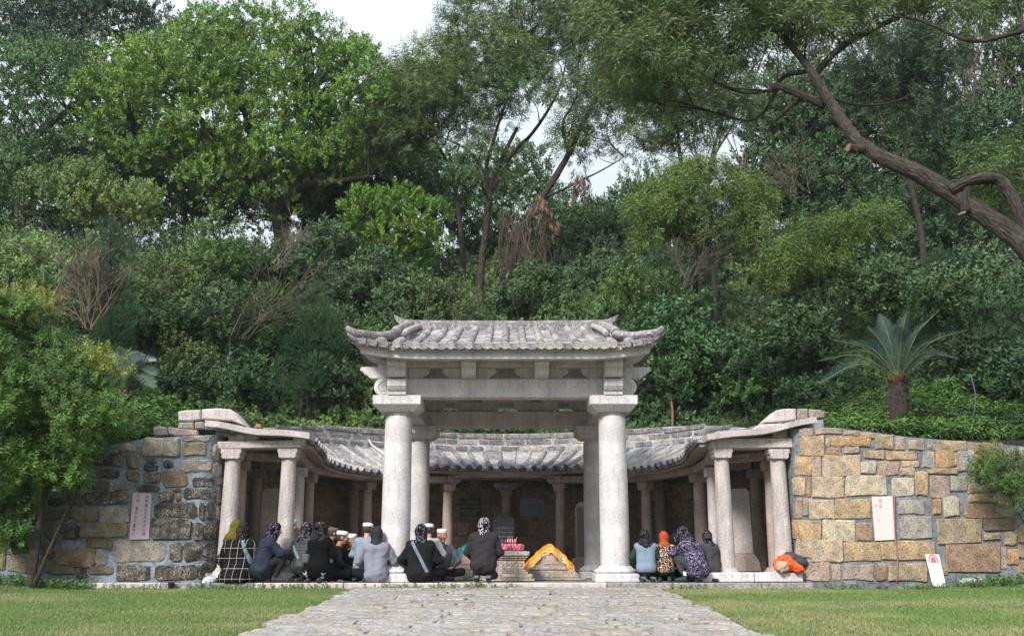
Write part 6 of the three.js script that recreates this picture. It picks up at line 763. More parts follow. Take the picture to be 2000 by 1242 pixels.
  { const z = -17.5, b = atZ(905, 590, z); const L = [{ pts: [b, ...pathAt([[904, 500], [896, 420], [884, 340], [878, 300]], z)], r0: 0.13, r1: 0.05 }, { pts: pathAt([[884, 340], [850, 280], [800, 255], [760, 240]], z), r0: 0.06, r1: 0.02 }]; const P = [[706, 250], [720, 200], [760, 150], [815, 130], [850, 190], [850, 270], [790, 300], [722, 295]]; tree('acacia_tree', 'acacia leaning its dusky rounded crown between the banyan and the forked acacia', { base: b, limbs: L, bark: M.barkDark, crowns: [{ clumps: clumpsIn(P, z, 1.6, 28, 0.55, 0.9, R), per: 130, col: [0.135, 0.185, 0.058], geo: SP.acaciaFar, opt: { flat: 0.7 }, boughs: 0.03 }] }, R); }
  { const z = -14.5, b = atZ(988, 640, z); b.y = Math.min(b.y, hillY(b.x, z) + 0.1); const L = [{ pts: [b, ...pathAt([[995, 560], [1012, 470], [1050, 400], [1100, 320], [1150, 220], [1195, 140]], z)], r0: 0.17, r1: 0.07 }, { pts: pathAt([[1110, 300], [1100, 240], [1125, 190], [1130, 120]], z), r0: 0.06, r1: 0.02 }, { pts: pathAt([[1060, 390], [1120, 360], [1180, 330], [1230, 300]], z), r0: 0.05, r1: 0.015 }]; const P = [[1060, 60], [1130, 0], [1260, 0], [1290, 120], [1260, 220], [1180, 250], [1110, 260], [1080, 170]];
    tree('acacia_tree', 'vine-hung acacia with a leaning trunk and dry brown clusters', { base: b, limbs: L, bark: M.bark, crowns: [{ clumps: clumpsIn(P, z, 1.8, 32, 0.55, 0.9, R), per: 92, col: G.acaciaG, geo: SP.acaciaFar, opt: { flat: 0.75 }, boughs: 0.035 }, { name: 'crown', clumps: clumpsIn([[1090, 270], [1150, 260], [1180, 310], [1120, 330]], z, 0.8, 6, 0.4, 0.55, R), per: 120, col: G.olive, geo: SP.acaciaFar, boughs: 0.02 }, { name: 'dry_leaves', clumps: clumpsIn([[1040, 400], [1075, 400], [1085, 455], [1045, 460]], z + 0.6, 0.4, 5, 0.22, 0.34, R), per: 150, col: [0.21, 0.135, 0.10], geo: SP.dry, mat: LEAFD, opt: { upBias: -1.6, flat: 1.3 }, boughs: 0.012 }, { name: 'dry_leaves', clumps: clumpsIn([[1110, 335], [1140, 330], [1150, 380], [1115, 385]], z + 0.4, 0.4, 4, 0.2, 0.3, R), per: 110, col: [0.20, 0.13, 0.10], geo: SP.dry, mat: LEAFD, opt: { upBias: -1.6, flat: 1.3 }, boughs: 0.012 }] }, R);
    const g = []; for (let i = 0; i < 60; i++) { const x = 975 + R() * 95, y = 400 + R() * 60, p = atZ(x, y, z + 0.3 + R() * 0.8), len = 1.2 + R() * 2.6; const q = [p]; let c = p.clone(); for (let k = 0; k < 5; k++) { c = c.clone().add(V((R() - 0.5) * 0.35, -len / 5, (R() - 0.5) * 0.25)); q.push(c); } g.push(tube(spline(q, 8), taper(9, 0.012, 0.007), 3)); } tag(mesh('hanging_vines', mergeGeometries(g), M.twigRed), 'tangle of dry reddish vines hanging round the leaning acacia trunk', 'vines', null, 'stuff'); }
  // yellow-green acacias on the right slope
  for (const [P, z, lab, n, br] of [[[[1240, 430], [1262, 380], [1320, 340], [1400, 330], [1470, 345], [1505, 400], [1500, 470], [1440, 500], [1330, 480], [1260, 480]], -10.5, 'rounded yellow-green acacia on the slope right of the portico roof', 48, [[1400, 640], [1390, 520], [1370, 475], [1320, 462]]], [[[1478, 560], [1500, 500], [1560, 460], [1640, 430], [1735, 410], [1740, 450], [1680, 500], [1600, 540], [1530, 575]], -9.5, 'slanting olive-green acacia spray above the dark thicket', 40, [[1600, 700], [1610, 580], [1640, 510], [1700, 460]]]]) { const pts = pathAt(br, z); pts[0].y = hillY(pts[0].x, z) - 0.2; tree('acacia_tree', lab, { base: pts[0].clone(), limbs: [{ pts, r0: 0.1, r1: 0.03 }], bark: M.barkDark, crowns: [{ clumps: clumpsIn(P, z, 1.2, Math.round(n * 1.3), 0.3, 0.52, R), per: 230, col: G.olive, geo: SP.acacia, opt: { flat: 0.7 }, boughs: 0.022 }] }, R); }
  // fine dusky acacias filling the upper right behind the leaning branch
  for (const [P, z, n, lab, col] of [[[[1200, 180], [1300, 130], [1420, 150], [1470, 220], [1420, 290], [1300, 320], [1210, 310]], -13, 44, 'thin dusky acacia with twiggy gaps left of the leaning branch', G.acaciaG], [[[1660, 110], [1760, 60], [1860, 80], [1880, 190], [1790, 240], [1690, 220]], -12, 36, 'dark thin-leaved acacia behind the upper right boughs', [0.065, 0.11, 0.05]]]) { const cx = P.reduce((a, q) => a + q[0], 0) / P.length, b = foot(cx, z); tree('acacia_tree', lab, { base: b, limbs: [{ pts: [b, atZ(cx + 30, 480, z), atZ(cx, 330, z), atZ(cx - 10, 200, z)], r0: 0.13, r1: 0.04 }], bark: M.barkDark, crowns: [{ clumps: clumpsIn(P, z, 1.6, n, 0.45, 0.8, R), per: 95, col, geo: SP.acaciaFar, opt: { flat: 0.8, inner: 0.5 }, boughs: 0.025 }] }, R); }
  // bare trees on the far right skyline
  for (const [x, lab] of [[1900, 'bare pale-limbed tree against the sky beside the dark leafy tree'], [1985, 'second bare tree with upright branches at the end of the ridge'], [1420, 'bare twiggy tree behind the thin dusky acacia']]) { const z = -20, g = [], b = foot(x, z), t = thing('bare_tree', lab, 'tree', b, 'bare trees on the ridge'); const grow = (p, d, L, r, n) => { const pts = [p]; let c = p.clone(), dd = d.clone(); for (let k = 0; k < 4; k++) { dd.add(V((R() - 0.5) * 0.3, 0.06, (R() - 0.5) * 0.3)).normalize(); c = c.clone().addScaledVector(dd, L / 4); pts.push(c); } g.push(tube(pts, taper(5, r, r * 0.6), n > 2 ? 6 : 4, 0.15)); if (n > 0) for (let k = 0; k < 3; k++) { const q = pts[1 + Math.floor(R() * 4)]; grow(q, dd.clone().add(V((R() - 0.5) * 1.3, R() * 0.3, (R() - 0.5) * 1.0)).normalize(), L * (0.6 + R() * 0.25), r * 0.58, n - 1); } }; grow(V(0, 0, 0), V(0.05, 1, 0), 8, 0.2, 5); mesh('trunk', mergeGeometries(g), M.barkPale, t); }
  // near acacia whose trunk leans in from the right
  { const base = V(11.6, lawnY(11.6, 3.6) - 0.1, 3.6), pz = (pts, a, b) => pathAt(pts, a, b); const main = [base, V(11.2, 2.2, 3.4), ...pz([[2080, 560], [2000, 478], [1900, 404], [1790, 335], [1690, 292], [1640, 230], [1592, 150], [1555, 100], [1500, 40]], 3, 0.2)];
    const L = [{ pts: main, r0: 0.235, r1: 0.05 }, { pts: pz([[2010, 470], [1985, 400], [1950, 350], [1890, 355], [1858, 372]], 2.7, 2.3), r0: 0.10, r1: 0.085 }, { pts: pz([[1885, 415], [1888, 385], [1890, 360]], 2.4, 2.35), r0: 0.07, r1: 0.075 }, { pts: pz([[1612, 205], [1570, 188], [1520, 168], [1512, 170]], 0.9, 0.6), r0: 0.085, r1: 0.06 }, { pts: pz([[1600, 195], [1560, 197], [1515, 235]], 0.9, 0.5), r0: 0.05, r1: 0.035 }, { pts: pz([[1575, 140], [1530, 150], [1505, 200], [1470, 235], [1380, 215], [1300, 205]], 0.6, -0.6), r0: 0.05, r1: 0.012 }, { pts: pz([[1520, 175], [1450, 180], [1370, 150], [1290, 140], [1240, 130]], 0.6, -0.6), r0: 0.04, r1: 0.01 }, { pts: pz([[1590, 150], [1640, 95], [1720, 50], [1820, 0], [1880, -40]], 0.6, 0.6), r0: 0.07, r1: 0.04 }, { pts: pz([[1620, 190], [1680, 205], [1760, 195], [1800, 160]], 0.8, 0.2), r0: 0.03, r1: 0.01 }, { pts: pz([[1540, 80], [1480, 20], [1420, -20]], 0.3, -0.2), r0: 0.05, r1: 0.02 }, { pts: pz([[2000, 60], [1900, 80], [1800, 40], [1730, 30]], 2.2, 1.2), r0: 0.05, r1: 0.012 }, { pts: pz([[1690, 292], [1668, 290], [1660, 288]], 1.9, 1.9), r0: 0.09, r1: 0.07 }];
    const A = clumpsIn([[1150, 10], [1260, -40], [1500, -50], [1780, -50], [1740, 40], [1680, 90], [1560, 90], [1450, 120], [1380, 150], [1300, 110], [1220, 150], [1160, 90]], 0.4, 1.3, 80, 0.3, 0.55, R), B = clumpsIn([[1180, 140], [1280, 130], [1360, 190], [1320, 240], [1220, 240]], -0.4, 1, 16, 0.22, 0.4, R), D = clumpsIn([[1900, 300], [2030, 250], [2040, 440], [1960, 430], [1880, 400]], 1.6, 0.8, 18, 0.2, 0.36, R), E = clumpsIn([[1750, -40], [2050, -40], [2040, 30], [1860, 60], [1780, 30]], 1.2, 1, 20, 0.25, 0.42, R);
    const t = tree('acacia_tree', 'large acacia with a thick scarred trunk leaning in over the ochre wall', { base, limbs: L, bark: M.bark, crowns: [{ clumps: [...A, ...E], per: 300, col: [0.150, 0.215, 0.068], geo: SP.acacia, opt: { flat: 0.75, inner: 0.4, s0: 0.7, s1: 1.15 }, boughs: 0.018 }, { name: 'crown', clumps: [...B, ...D], per: 300, col: G.acacia, geo: SP.acacia, opt: { flat: 0.8, inner: 0.4, s0: 0.65, s1: 1.0 }, boughs: 0.012 }] }, R);
    const cut = mesh('cut_end', new THREE.CylinderGeometry(0.07, 0.07, 0.02, 12), std(C(0.20, 0.10, 0.075)), t, atZ(1659, 288, 1.9).sub(base)); cut.rotation.z = 1.4; cut.rotation.y = 0.5; const c2 = mesh('cut_end', new THREE.CylinderGeometry(0.07, 0.07, 0.03, 12), std(C(0.22, 0.16, 0.12)), t, atZ(1880, 417, 2.42).sub(base)); c2.rotation.z = 0.3; }
  // junipers
  for (const [x, yb, yt, w, z, lab] of [[215, 720, 430, 62, -7, 'dark green juniper with stacked drooping tufts beside the leafy shrub'], [610, 800, 560, 74, -8.7, 'dark bluish juniper left of the portico roof'], [1835, 700, 500, 58, -8, 'dark rounded juniper behind the cycad'], [560, 700, 600, 40, -10, 'small juniper tucked behind the bluish one']]) { const cl = []; const n = 26; for (let i = 0; i < n; i++) { const t = i / n, y = lerp(yb - 30, yt, t), ww = w * (1 - 0.75 * t) * (0.6 + 0.5 * R()); cl.push({ p: atZ(x + (R() * 2 - 1) * ww, y, z + (R() - 0.5) * 1.2), r: lerp(0.42, 0.22, t) * (0.8 + 0.5 * R()) }); } const b = atZ(x, 700, z); b.y = hillY(b.x, z) - 0.1; tree('juniper_tree', lab, { base: b, limbs: [{ pts: [b, atZ(x - 4, (yb + yt) / 2, z), atZ(x, yt + 10, z)], r0: 0.1, r1: 0.03 }], crowns: [{ clumps: cl, per: 1050, col: G.juniper, geo: SP.juniper, opt: { s0: 0.45, s1: 0.85, upBias: 0.3, cv: 0.7 }, boughs: 0.02 }] }, R); }

}
{ // thin trunks and bare shrubs in the thicket
  let R = rng(2002);
  for (const [x0, y0, x1, y1, z, lab] of [[432, 800, 450, 640, -9, 'thin dark trunk rising from the thicket left of the bluish juniper'], [580, 820, 590, 690, -8.4, 'thin pale stem under the bluish juniper'], [1310, 800, 1302, 740, -8.6, 'orange-barked broken stem in the brush right of the portico'], [1040, 620, 1050, 500, -15, 'slim trunk beside the vine-hung acacia']]) { const b = atZ(x0, y0, z), e = atZ(x1, y1, z); b.y = Math.min(b.y, hillY(b.x, z)); const t = thing('sapling', lab, 'sapling', b); mesh('trunk', limb([V(0, 0, 0), e.clone().sub(b).multiplyScalar(0.5).add(V(0.08, 0, 0.05)), e.clone().sub(b)], 0.045, 0.018), x0 === 1310 ? std(C(0.24, 0.12, 0.07)) : M.bark, t); }
  for (const [x, y, z, w, h, lab, m, lean] of [[100, 600, -6.5, 130, 200, 'tangle of bare brown brambles above the leafy shrub', M.twig, 0.2], [170, 640, -6, 60, 190, 'fan of dead grey-brown shoots beside the dark juniper', M.twigRed, 0.1], [470, 660, -8, 80, 220, 'bare grey shrub with fanned twigs leaning to the right', M.barkPale, 0.7], [540, 520, -10, 70, 120, 'arching dry twigs above the bare grey shrub', M.twig, 0.5], [1560, 380, -6, 100, 110, 'pale dead twigs hanging under the leaning trunk', M.barkPale, -0.3], [1230, 790, -8.5, 40, 150, 'slim grey stalks behind the portico capital', M.barkPale, -0.2], [1340, 560, -9, 40, 110, 'long pale stems trailing under the yellow-green acacia', M.barkPale, 0.2]]) {
    const t = thing('bare_shrub', lab, 'shrub', atZ(x, y, z)), g = [], k = pxm(z); const grow = (p, d, L, r, n) => { const pts = [p]; let c = p.clone(), dd = d.clone(); for (let i = 0; i < 5; i++) { dd.add(V((R() - 0.5) * 0.45, -0.05, (R() - 0.5) * 0.35)).normalize(); c = c.clone().addScaledVector(dd, L / 5); pts.push(c); } g.push(tube(pts, taper(6, r, r * 0.4), 4)); if (n) for (let i = 0; i < 4; i++) grow(pts[1 + Math.floor(R() * 4)], dd.clone().add(V((R() - 0.5) * 1.2, (R() - 0.3) * 0.6, (R() - 0.5) * 0.9)).normalize(), L * (0.45 + R() * 0.3), r * 0.6, n - 1); };
    for (let i = 0; i < 9; i++) grow(V((R() - 0.5) * w / k * 0.5, 0, (R() - 0.5) * 0.6), V((R() - 0.5) * 1.3 + lean, 1, (R() - 0.5) * 0.6).normalize(), h / k * (0.5 + R() * 0.5), 0.014, 2); mesh('twigs', mergeGeometries(g), m, t); }
}
{ // slim stems standing in the thicket
  const R = rng(7117); for (let i = 0; i < 18; i++) { const x = 330 + R() * 1250, z = -8.4 - R() * 5, b = foot(x, z, 0.2), H = 1.6 + R() * 2.4, l = (R() - 0.5) * 1.4, t = thing('slim_stem', 'slim bare pale stem standing up out of the hillside thicket', 'stem', b, 'slim stems in the thicket'); const q = spline([V(0, 0, 0), V(l * 0.3 + (R() - 0.5) * 0.2, H * 0.5, 0.1), V(l, H, 0)], 8); mesh('stem', tube(q, taper(9, 0.028, 0.008), 5, 0.2), R() < 0.5 ? M.barkPale : M.bark, t); for (let k = 0; k < 3; k++) { const a = q[3 + k * 2]; mesh('twig', tube([a, a.clone().add(V((R() - 0.5) * 0.7, 0.35, (R() - 0.5) * 0.4)), a.clone().add(V((R() - 0.5) * 1.4, 0.6 + R() * 0.3, (R() - 0.5) * 0.6))], [0.01, 0.007, 0.003], 4), M.barkPale, t); } }
}
{ // thicket covering the hillside, banks and bushes
  const R = rng(3003), dark = [], vine = [], light = [], fern = [];
  const lump = (x, z) => { const a = fbm(x * 0.32 + 3, z * 0.32, 8, 3), b = noise(x * 1.1, z * 1.1, 12); return smooth(-8.2, -10.5, z) * (0.5 + 3.4 * Math.pow(a, 1.6) + 0.7 * b) + 0.25; };
  for (let i = 0; i < 64000; i++) { const z = -7.9 - Math.pow(R(), 1.35) * 24, sp = 1 + (-z) * 0.035, x = (R() * 2 - 1) * 13 * sp, p = onPlan(0, 0); if (z > -8.6 && Math.abs(x) < 5.5 && R() < 0.6) continue; const h = lump(x, z), v = Math.pow(R(), 0.45), y = hillY(x, z) + h * v; const e = 0.15, n = V(-(lump(x + e, z) - lump(x - e, z)) / (2 * e), 1, -(lump(x, z + e) - lump(x, z - e)) / (2 * e) + 0.5).normalize(); const dir = n.add(V((R() - 0.5) * 1.1, (R() - 0.2) * 0.5, (R() - 0.3) * 1.1)).normalize(), k = (0.6 + R() * 0.7) * (0.55 + 0.95 * fbm(x * 0.8 + 5, z * 0.8, 21, 2)), q = fbm(x * 0.5 + 40, z * 0.5, 2, 3), s = (0.55 + R() * R() * 1.3) * (1 + (-z - 8) * 0.025);
    const pos = V(x, y, z); if (q > 0.56) vine.push([pos, dir, s * 1.1, C(G.vine[0] * k * 1.05, G.vine[1] * k, G.vine[2] * k)]); else if (q < 0.40) light.push([pos, dir, s * 1.2, C(0.11 * k, 0.175 * k, 0.06 * k)]); else dark.push([pos, dir, s, C(G.thick[0] * k, G.thick[1] * k, G.thick[2] * k)]); }
  tag(leaves('hillside_thicket', SP.broad, LEAFG, dark, scene), 'dense dark broad-leaved thicket covering the slope', 'undergrowth'); tag(leaves('creeper_cover', SP.vine, LEAFG, vine, scene), 'lighter green creeper spreading over the thicket', 'undergrowth'); tag(leaves('brush_cover', SP.small, LEAF, light, scene), 'fine grey-green brush growing through the thicket', 'undergrowth');
  // banks beside the colonnade
  const bank = (x0, x1, n, out) => { for (let i = 0; i < n; i++) { const x = lerp(x0, x1, R()), z = lerp(-8.2, -0.25, R()); const inner = onPlan(sAt(z, x), 0); if (Math.abs(x) < 5.75 + 0.0 && z > -6) continue; if (Math.hypot(x, z + 2.2) < 6.1 && Math.abs(x) < 6) continue; if (noise(x * 1.3, z * 1.3, 51) < 0.3 && R() < 0.7) continue; if (z > -2.4 && Math.abs(x - 8) < 0.7 && z < -1.4 && R() < 0.75) continue; const k = (0.6 + R() * 0.6) * (0.6 + 0.8 * noise(x * 0.8 + 3, z * 0.8, 61)), h = 0.05 + R() * 0.22 + 0.9 * Math.max(0, noise(x * 1.4, z * 1.4, 33) - 0.5) * smooth(-2.6, -5, z); out.push([V(x, hillY(x, z) + h * R() + 0.02, z), V((R() - 0.5) * 0.9, 1, (R() - 0.3) * 0.9).normalize(), 0.35 + R() * 0.9, C(0.12 * k, 0.235 * k, 0.042 * k)]); } };
  function sAt(z, x) { return 0; }
  bank(5.6, 13.5, 20000, fern); bank(-13.5, -5.6, 9000, fern); tag(leaves('bank_ferns', SP.fern, LEAF, fern, scene), 'low bright green ferny ground cover on the banks behind the walls', 'ground cover');
  const bush = []; const spots = [[330, 560, -10, 1.0, 'v'], [400, 620, -9.5, 0.9, 'd'], [300, 640, -8.5, 0.9, 'd'], [360, 700, -8.2, 0.8, 'v'], [480, 760, -8.6, 0.7, 'd'], [700, 560, -12, 1.1, 'd'], [760, 540, -13, 1.1, 'd'], [700, 680, -10, 0.8, 'v'], [660, 760, -8.6, 0.6, 'd'], [870, 600, -12, 0.9, 'v'], [800, 600, -11.5, 0.8, 'd'], [1110, 600, -12, 0.8, 'l'], [1180, 560, -12.5, 1.0, 'd'], [1180, 620, -11, 0.8, 'v'], [1260, 580, -11.5, 1.1, 'v'], [1330, 640, -9.5, 0.9, 'd'], [1400, 700, -9, 0.9, 'd'], [1330, 740, -8.8, 0.7, 'd'], [1480, 620, -9.5, 0.9, 'd'], [1500, 710, -8.5, 0.9, 'd'], [1560, 660, -8.5, 0.8, 'd'], [1620, 600, -9, 1.0, 'd'], [1700, 560, -9, 1.0, 'd'], [1590, 760, -6, 0.5, 'd'], [1880, 560, -7, 1.1, 'd'], [1950, 640, -6, 1.0, 'd'], [1960, 520, -8, 1.1, 'd'], [1900, 720, -5, 0.8, 'd'], [1980, 740, -4, 0.7, 'd'], [330, 770, -6.5, 0.6, 'd'], [400, 780, -7, 0.6, 'd'], [100, 540, -8, 1.0, 'v'], [20, 500, -10, 1.2, 'v'], [230, 520, -9.5, 0.9, 'v'], [160, 760, -4, 0.8, 'd'], [60, 700, -4.5, 0.9, 'd'], [1450, 780, -8.3, 0.5, 'v'], [1230, 700, -9.2, 0.8, 'd'], [40, 340, -16, 1.3, 'v'], [120, 380, -14, 1.2, 'v'], [230, 400, -14, 1.1, 'v'], [520, 620, -10, 0.9, 'v'], [1000, 590, -12, 0.7, 'd'], [1060, 560, -13, 0.9, 'd'], [620, 520, -14, 1.2, 'd'], [500, 520, -13, 1.1, 'd'], [400, 500, -12, 1.1, 'v']];
  const kinds = { d: ['dense dark green bush in the hillside thicket', G.thick, SP.broad, 'dark thicket bushes'], v: ['lighter green creeper-covered bush in the hillside thicket', G.vine, SP.vine, 'creeper-covered bushes'], l: ['pale grassy bush behind the portico ridge', [0.10, 0.15, 0.05], SP.fern, 'grassy bush'] };
  const marks = [[610, 680, 'the bluish juniper'], [215, 580, 'the stacked dark juniper'], [470, 620, 'the bare grey shrub'], [940, 560, 'the forked acacia trunk'], [1060, 590, 'the vine-hung acacia'], [1400, 520, 'the yellow-green acacia'], [1600, 520, 'the slanting olive acacia'], [1755, 700, 'the shaggy cycad'], [1800, 600, 'the rounded juniper'], [760, 500, 'the low rounded banyan'], [540, 450, 'the broad banyan'], [100, 600, 'the brown brambles'], [70, 350, 'the slanting leafy tree'], [1900, 770, 'the hanging hose'], [1310, 770, 'the orange broken stem'], [440, 740, 'the thin dark trunk'], [1240, 640, 'the portico roof corner'], [250, 740, 'the wind-bent cycad'], [1540, 800, 'the raised end of the wall']];
  for (const [x, y, z, r, k] of spots) { let nm = marks[0], nd = 1e9; for (const m of marks) { const d = Math.hypot(m[0] - x, m[1] - y); if (d < nd) { nd = d; nm = m; } } const [lab0, col, geo, grp] = kinds[k], lab = (r > 1 ? 'large ' : r < 0.75 ? 'small ' : '') + ({ d: 'dark green thicket bush ', v: 'lighter creeper-covered bush ', l: 'pale grassy bush ' })[k] + (y < nm[1] - 25 ? 'above ' : y > nm[1] + 25 ? 'below ' : 'beside ') + nm[2], c = atZ(x, y, z), b = V(c.x, Math.min(c.y - 0.3, hillY(c.x, z)), z), cl = []; for (let i = 0; i < 9; i++) cl.push({ p: c.clone().add(V((R() - 0.5) * 1.7 * r, (R() - 0.55) * 1.3 * r, (R() - 0.5) * 1.2 * r)), r: r * (0.38 + R() * 0.25) }); tree('bush', lab, { base: b, category: 'bush', group: grp, limbs: [{ pts: [b, b.clone().lerp(c, 0.5).add(V(0.1, 0, 0)), c], r0: 0.05, r1: 0.02 }], bark: M.barkDark, crowns: [{ clumps: cl, per: 210, col: (() => { const q = 0.7 + R() * 0.7, h = (R() - 0.5) * 0.4; return [col[0] * q * (1 + h), col[1] * q, col[2] * q]; })(), geo: R() < 0.55 ? geo : [SP.small, SP.vine, SP.ficus][Math.floor(R() * 3)], mat: LEAFG, opt: { s0: 0.8, s1: 1.4, flat: 0.9 }, boughs: 0.018 }] }, R); }
}
// ---------- cycads ----------
function cycad(label, base, top, r, tips, R, col) {
  const t = thing('cycad', label, 'cycad', base), H = top.clone().sub(base), L = H.length(); mesh('trunk', tube(spline([V(0, -0.2, 0), H.clone().multiplyScalar(0.5), H], 10), [...taper(8, r * 1.05, r * 0.95), r * 0.85, r * 0.6, r * 0.3], 12, 0.12), std(C(0.035, 0.027, 0.022)), t);
  const scale = new THREE.ConeGeometry(0.035, 0.11, 4), sm = std(C(0.05, 0.036, 0.028)), list = []; for (let i = 0; i < L * 190; i++) { const h = R() * L, a = R() * 6.283, p = H.clone().multiplyScalar(h / L).add(V(Math.cos(a) * r, 0, Math.sin(a) * r)); list.push([p, V(Math.cos(a), 0.7, Math.sin(a)).normalize(), 0.8 + R() * 0.6, C(0.8 + R() * 0.6, 0.8 + R() * 0.4, 0.8)]); } leaves('trunk_scales', scale, sm, list, t);
  const heart = []; for (let i = 0; i < 60; i++) { const a = R() * 6.283, d = V(Math.cos(a), 0.15 + R() * 0.7, Math.sin(a)).normalize(); heart.push([H.clone().add(V(0, -0.12, 0)).addScaledVector(d, r * 0.7), d, 1.3 + R() * 0.9, C(0.9 + R(), 0.7 + R() * 0.5, 0.6 + R() * 0.4)]); } leaves('leaf_bases', scale, std(C(0.13, 0.06, 0.045)), heart, t);
  const fm = new THREE.MeshPhysicalMaterial({ color: C(...col), roughness: 0.45, transmission: 0.12, thickness: 0, side: THREE.DoubleSide }), rm = std(C(0.16, 0.19, 0.06));
  for (const q of tips) { const roll = (R() < 0.5 ? -1 : 1) * (0.35 + R() * 0.5), e = q.clone().sub(base), d = e.clone().sub(H), m = H.clone().addScaledVector(d, 0.5).add(V(0, 0.10 * d.length() + Math.max(0, 0.12 - d.y * 0.05), 0)), pts = spline([H, m, e], 46), pos = [], fr = group('frond', t); mesh('rachis', tube(pts, taper(47, 0.016, 0.004), 4), rm, fr);
    for (let i = 5; i <= 46; i++) for (let half2 = 0; half2 < 1; half2++) { const p = pts[i].clone().lerp(pts[i - 1], half2 * 0.5), tan = pts[i].clone().sub(pts[i - 1]).normalize(), side = tan.clone().cross(UPV).normalize().applyAxisAngle(tan, roll), n = side.clone().cross(tan).normalize(), w = 0.235 * Math.sin(Math.PI * Math.pow((i - 3) / 45, 0.6)) + 0.035; for (const s of [-1, 1]) { const tip = p.clone().addScaledVector(side, s * w * 0.82).addScaledVector(tan, w * 0.6).addScaledVector(n, w * 0.4 - R() * 0.03), a = p.clone().addScaledVector(tan, 0.008), b = p.clone().addScaledVector(tan, -0.008), mid = p.clone().lerp(tip, 0.5).addScaledVector(n, 0.012); pos.push(...a.toArray(), ...mid.clone().addScaledVector(tan, 0.008).toArray(), ...b.toArray(), ...b.toArray(), ...mid.clone().addScaledVector(tan, 0.008).toArray(), ...mid.clone().addScaledVector(tan, -0.006).toArray(), ...mid.clone().addScaledVector(tan, 0.008).toArray(), ...tip.toArray(), ...mid.clone().addScaledVector(tan, -0.006).toArray()); } }
    const g = new THREE.BufferGeometry(); g.setAttribute('position', new THREE.Float32BufferAttribute(pos, 3)); g.computeVertexNormals(); mesh('leaflets', g, fm, fr); }
}
{
  const R = rng(4004), z = -2.3; const b = atZ(1755, 832, z), tp = atZ(1756, 738, z); b.y = hillY(b.x, z) - 0.02;
  cycad('cycad with dark shaggy trunk and arching blue-green fronds on the bank above the ochre wall', b, tp, 0.2, [[1598, 705, 0.3], [1602, 748, 0.6], [1640, 690, 0.9], [1663, 667, -0.2], [1695, 640, 0.1], [1772, 612, 0.2], [1760, 640, 0.9], [1835, 606, -0.2], [1812, 630, 0.5], [1890, 645, 0], [1838, 690, 0.7], [1850, 660, -0.7], [1630, 665, -0.8], [1720, 615, -0.7], [1870, 700, -0.6]].map(([x, y, d]) => atZ(x, y, z + d)), R, [0.05, 0.105, 0.085]);
  const z2 = -1.6, b2 = atZ(256, 835, z2), t2 = atZ(242, 756, z2); b2.y = hillY(b2.x, z2); cycad('small wind-bent cycad with a thin pale trunk above the rubble wall', b2, t2, 0.075, [[303, 704, 0], [303, 733, 0.3], [301, 757, 0.5], [272, 690, -0.3], [205, 692, 0], [190, 722, 0.4], [235, 680, 0.2], [285, 700, 0.6], [292, 745, -0.3]].map(([x, y, d]) => atZ(x, y, z2 + d)), R, [0.07, 0.12, 0.10]);
}
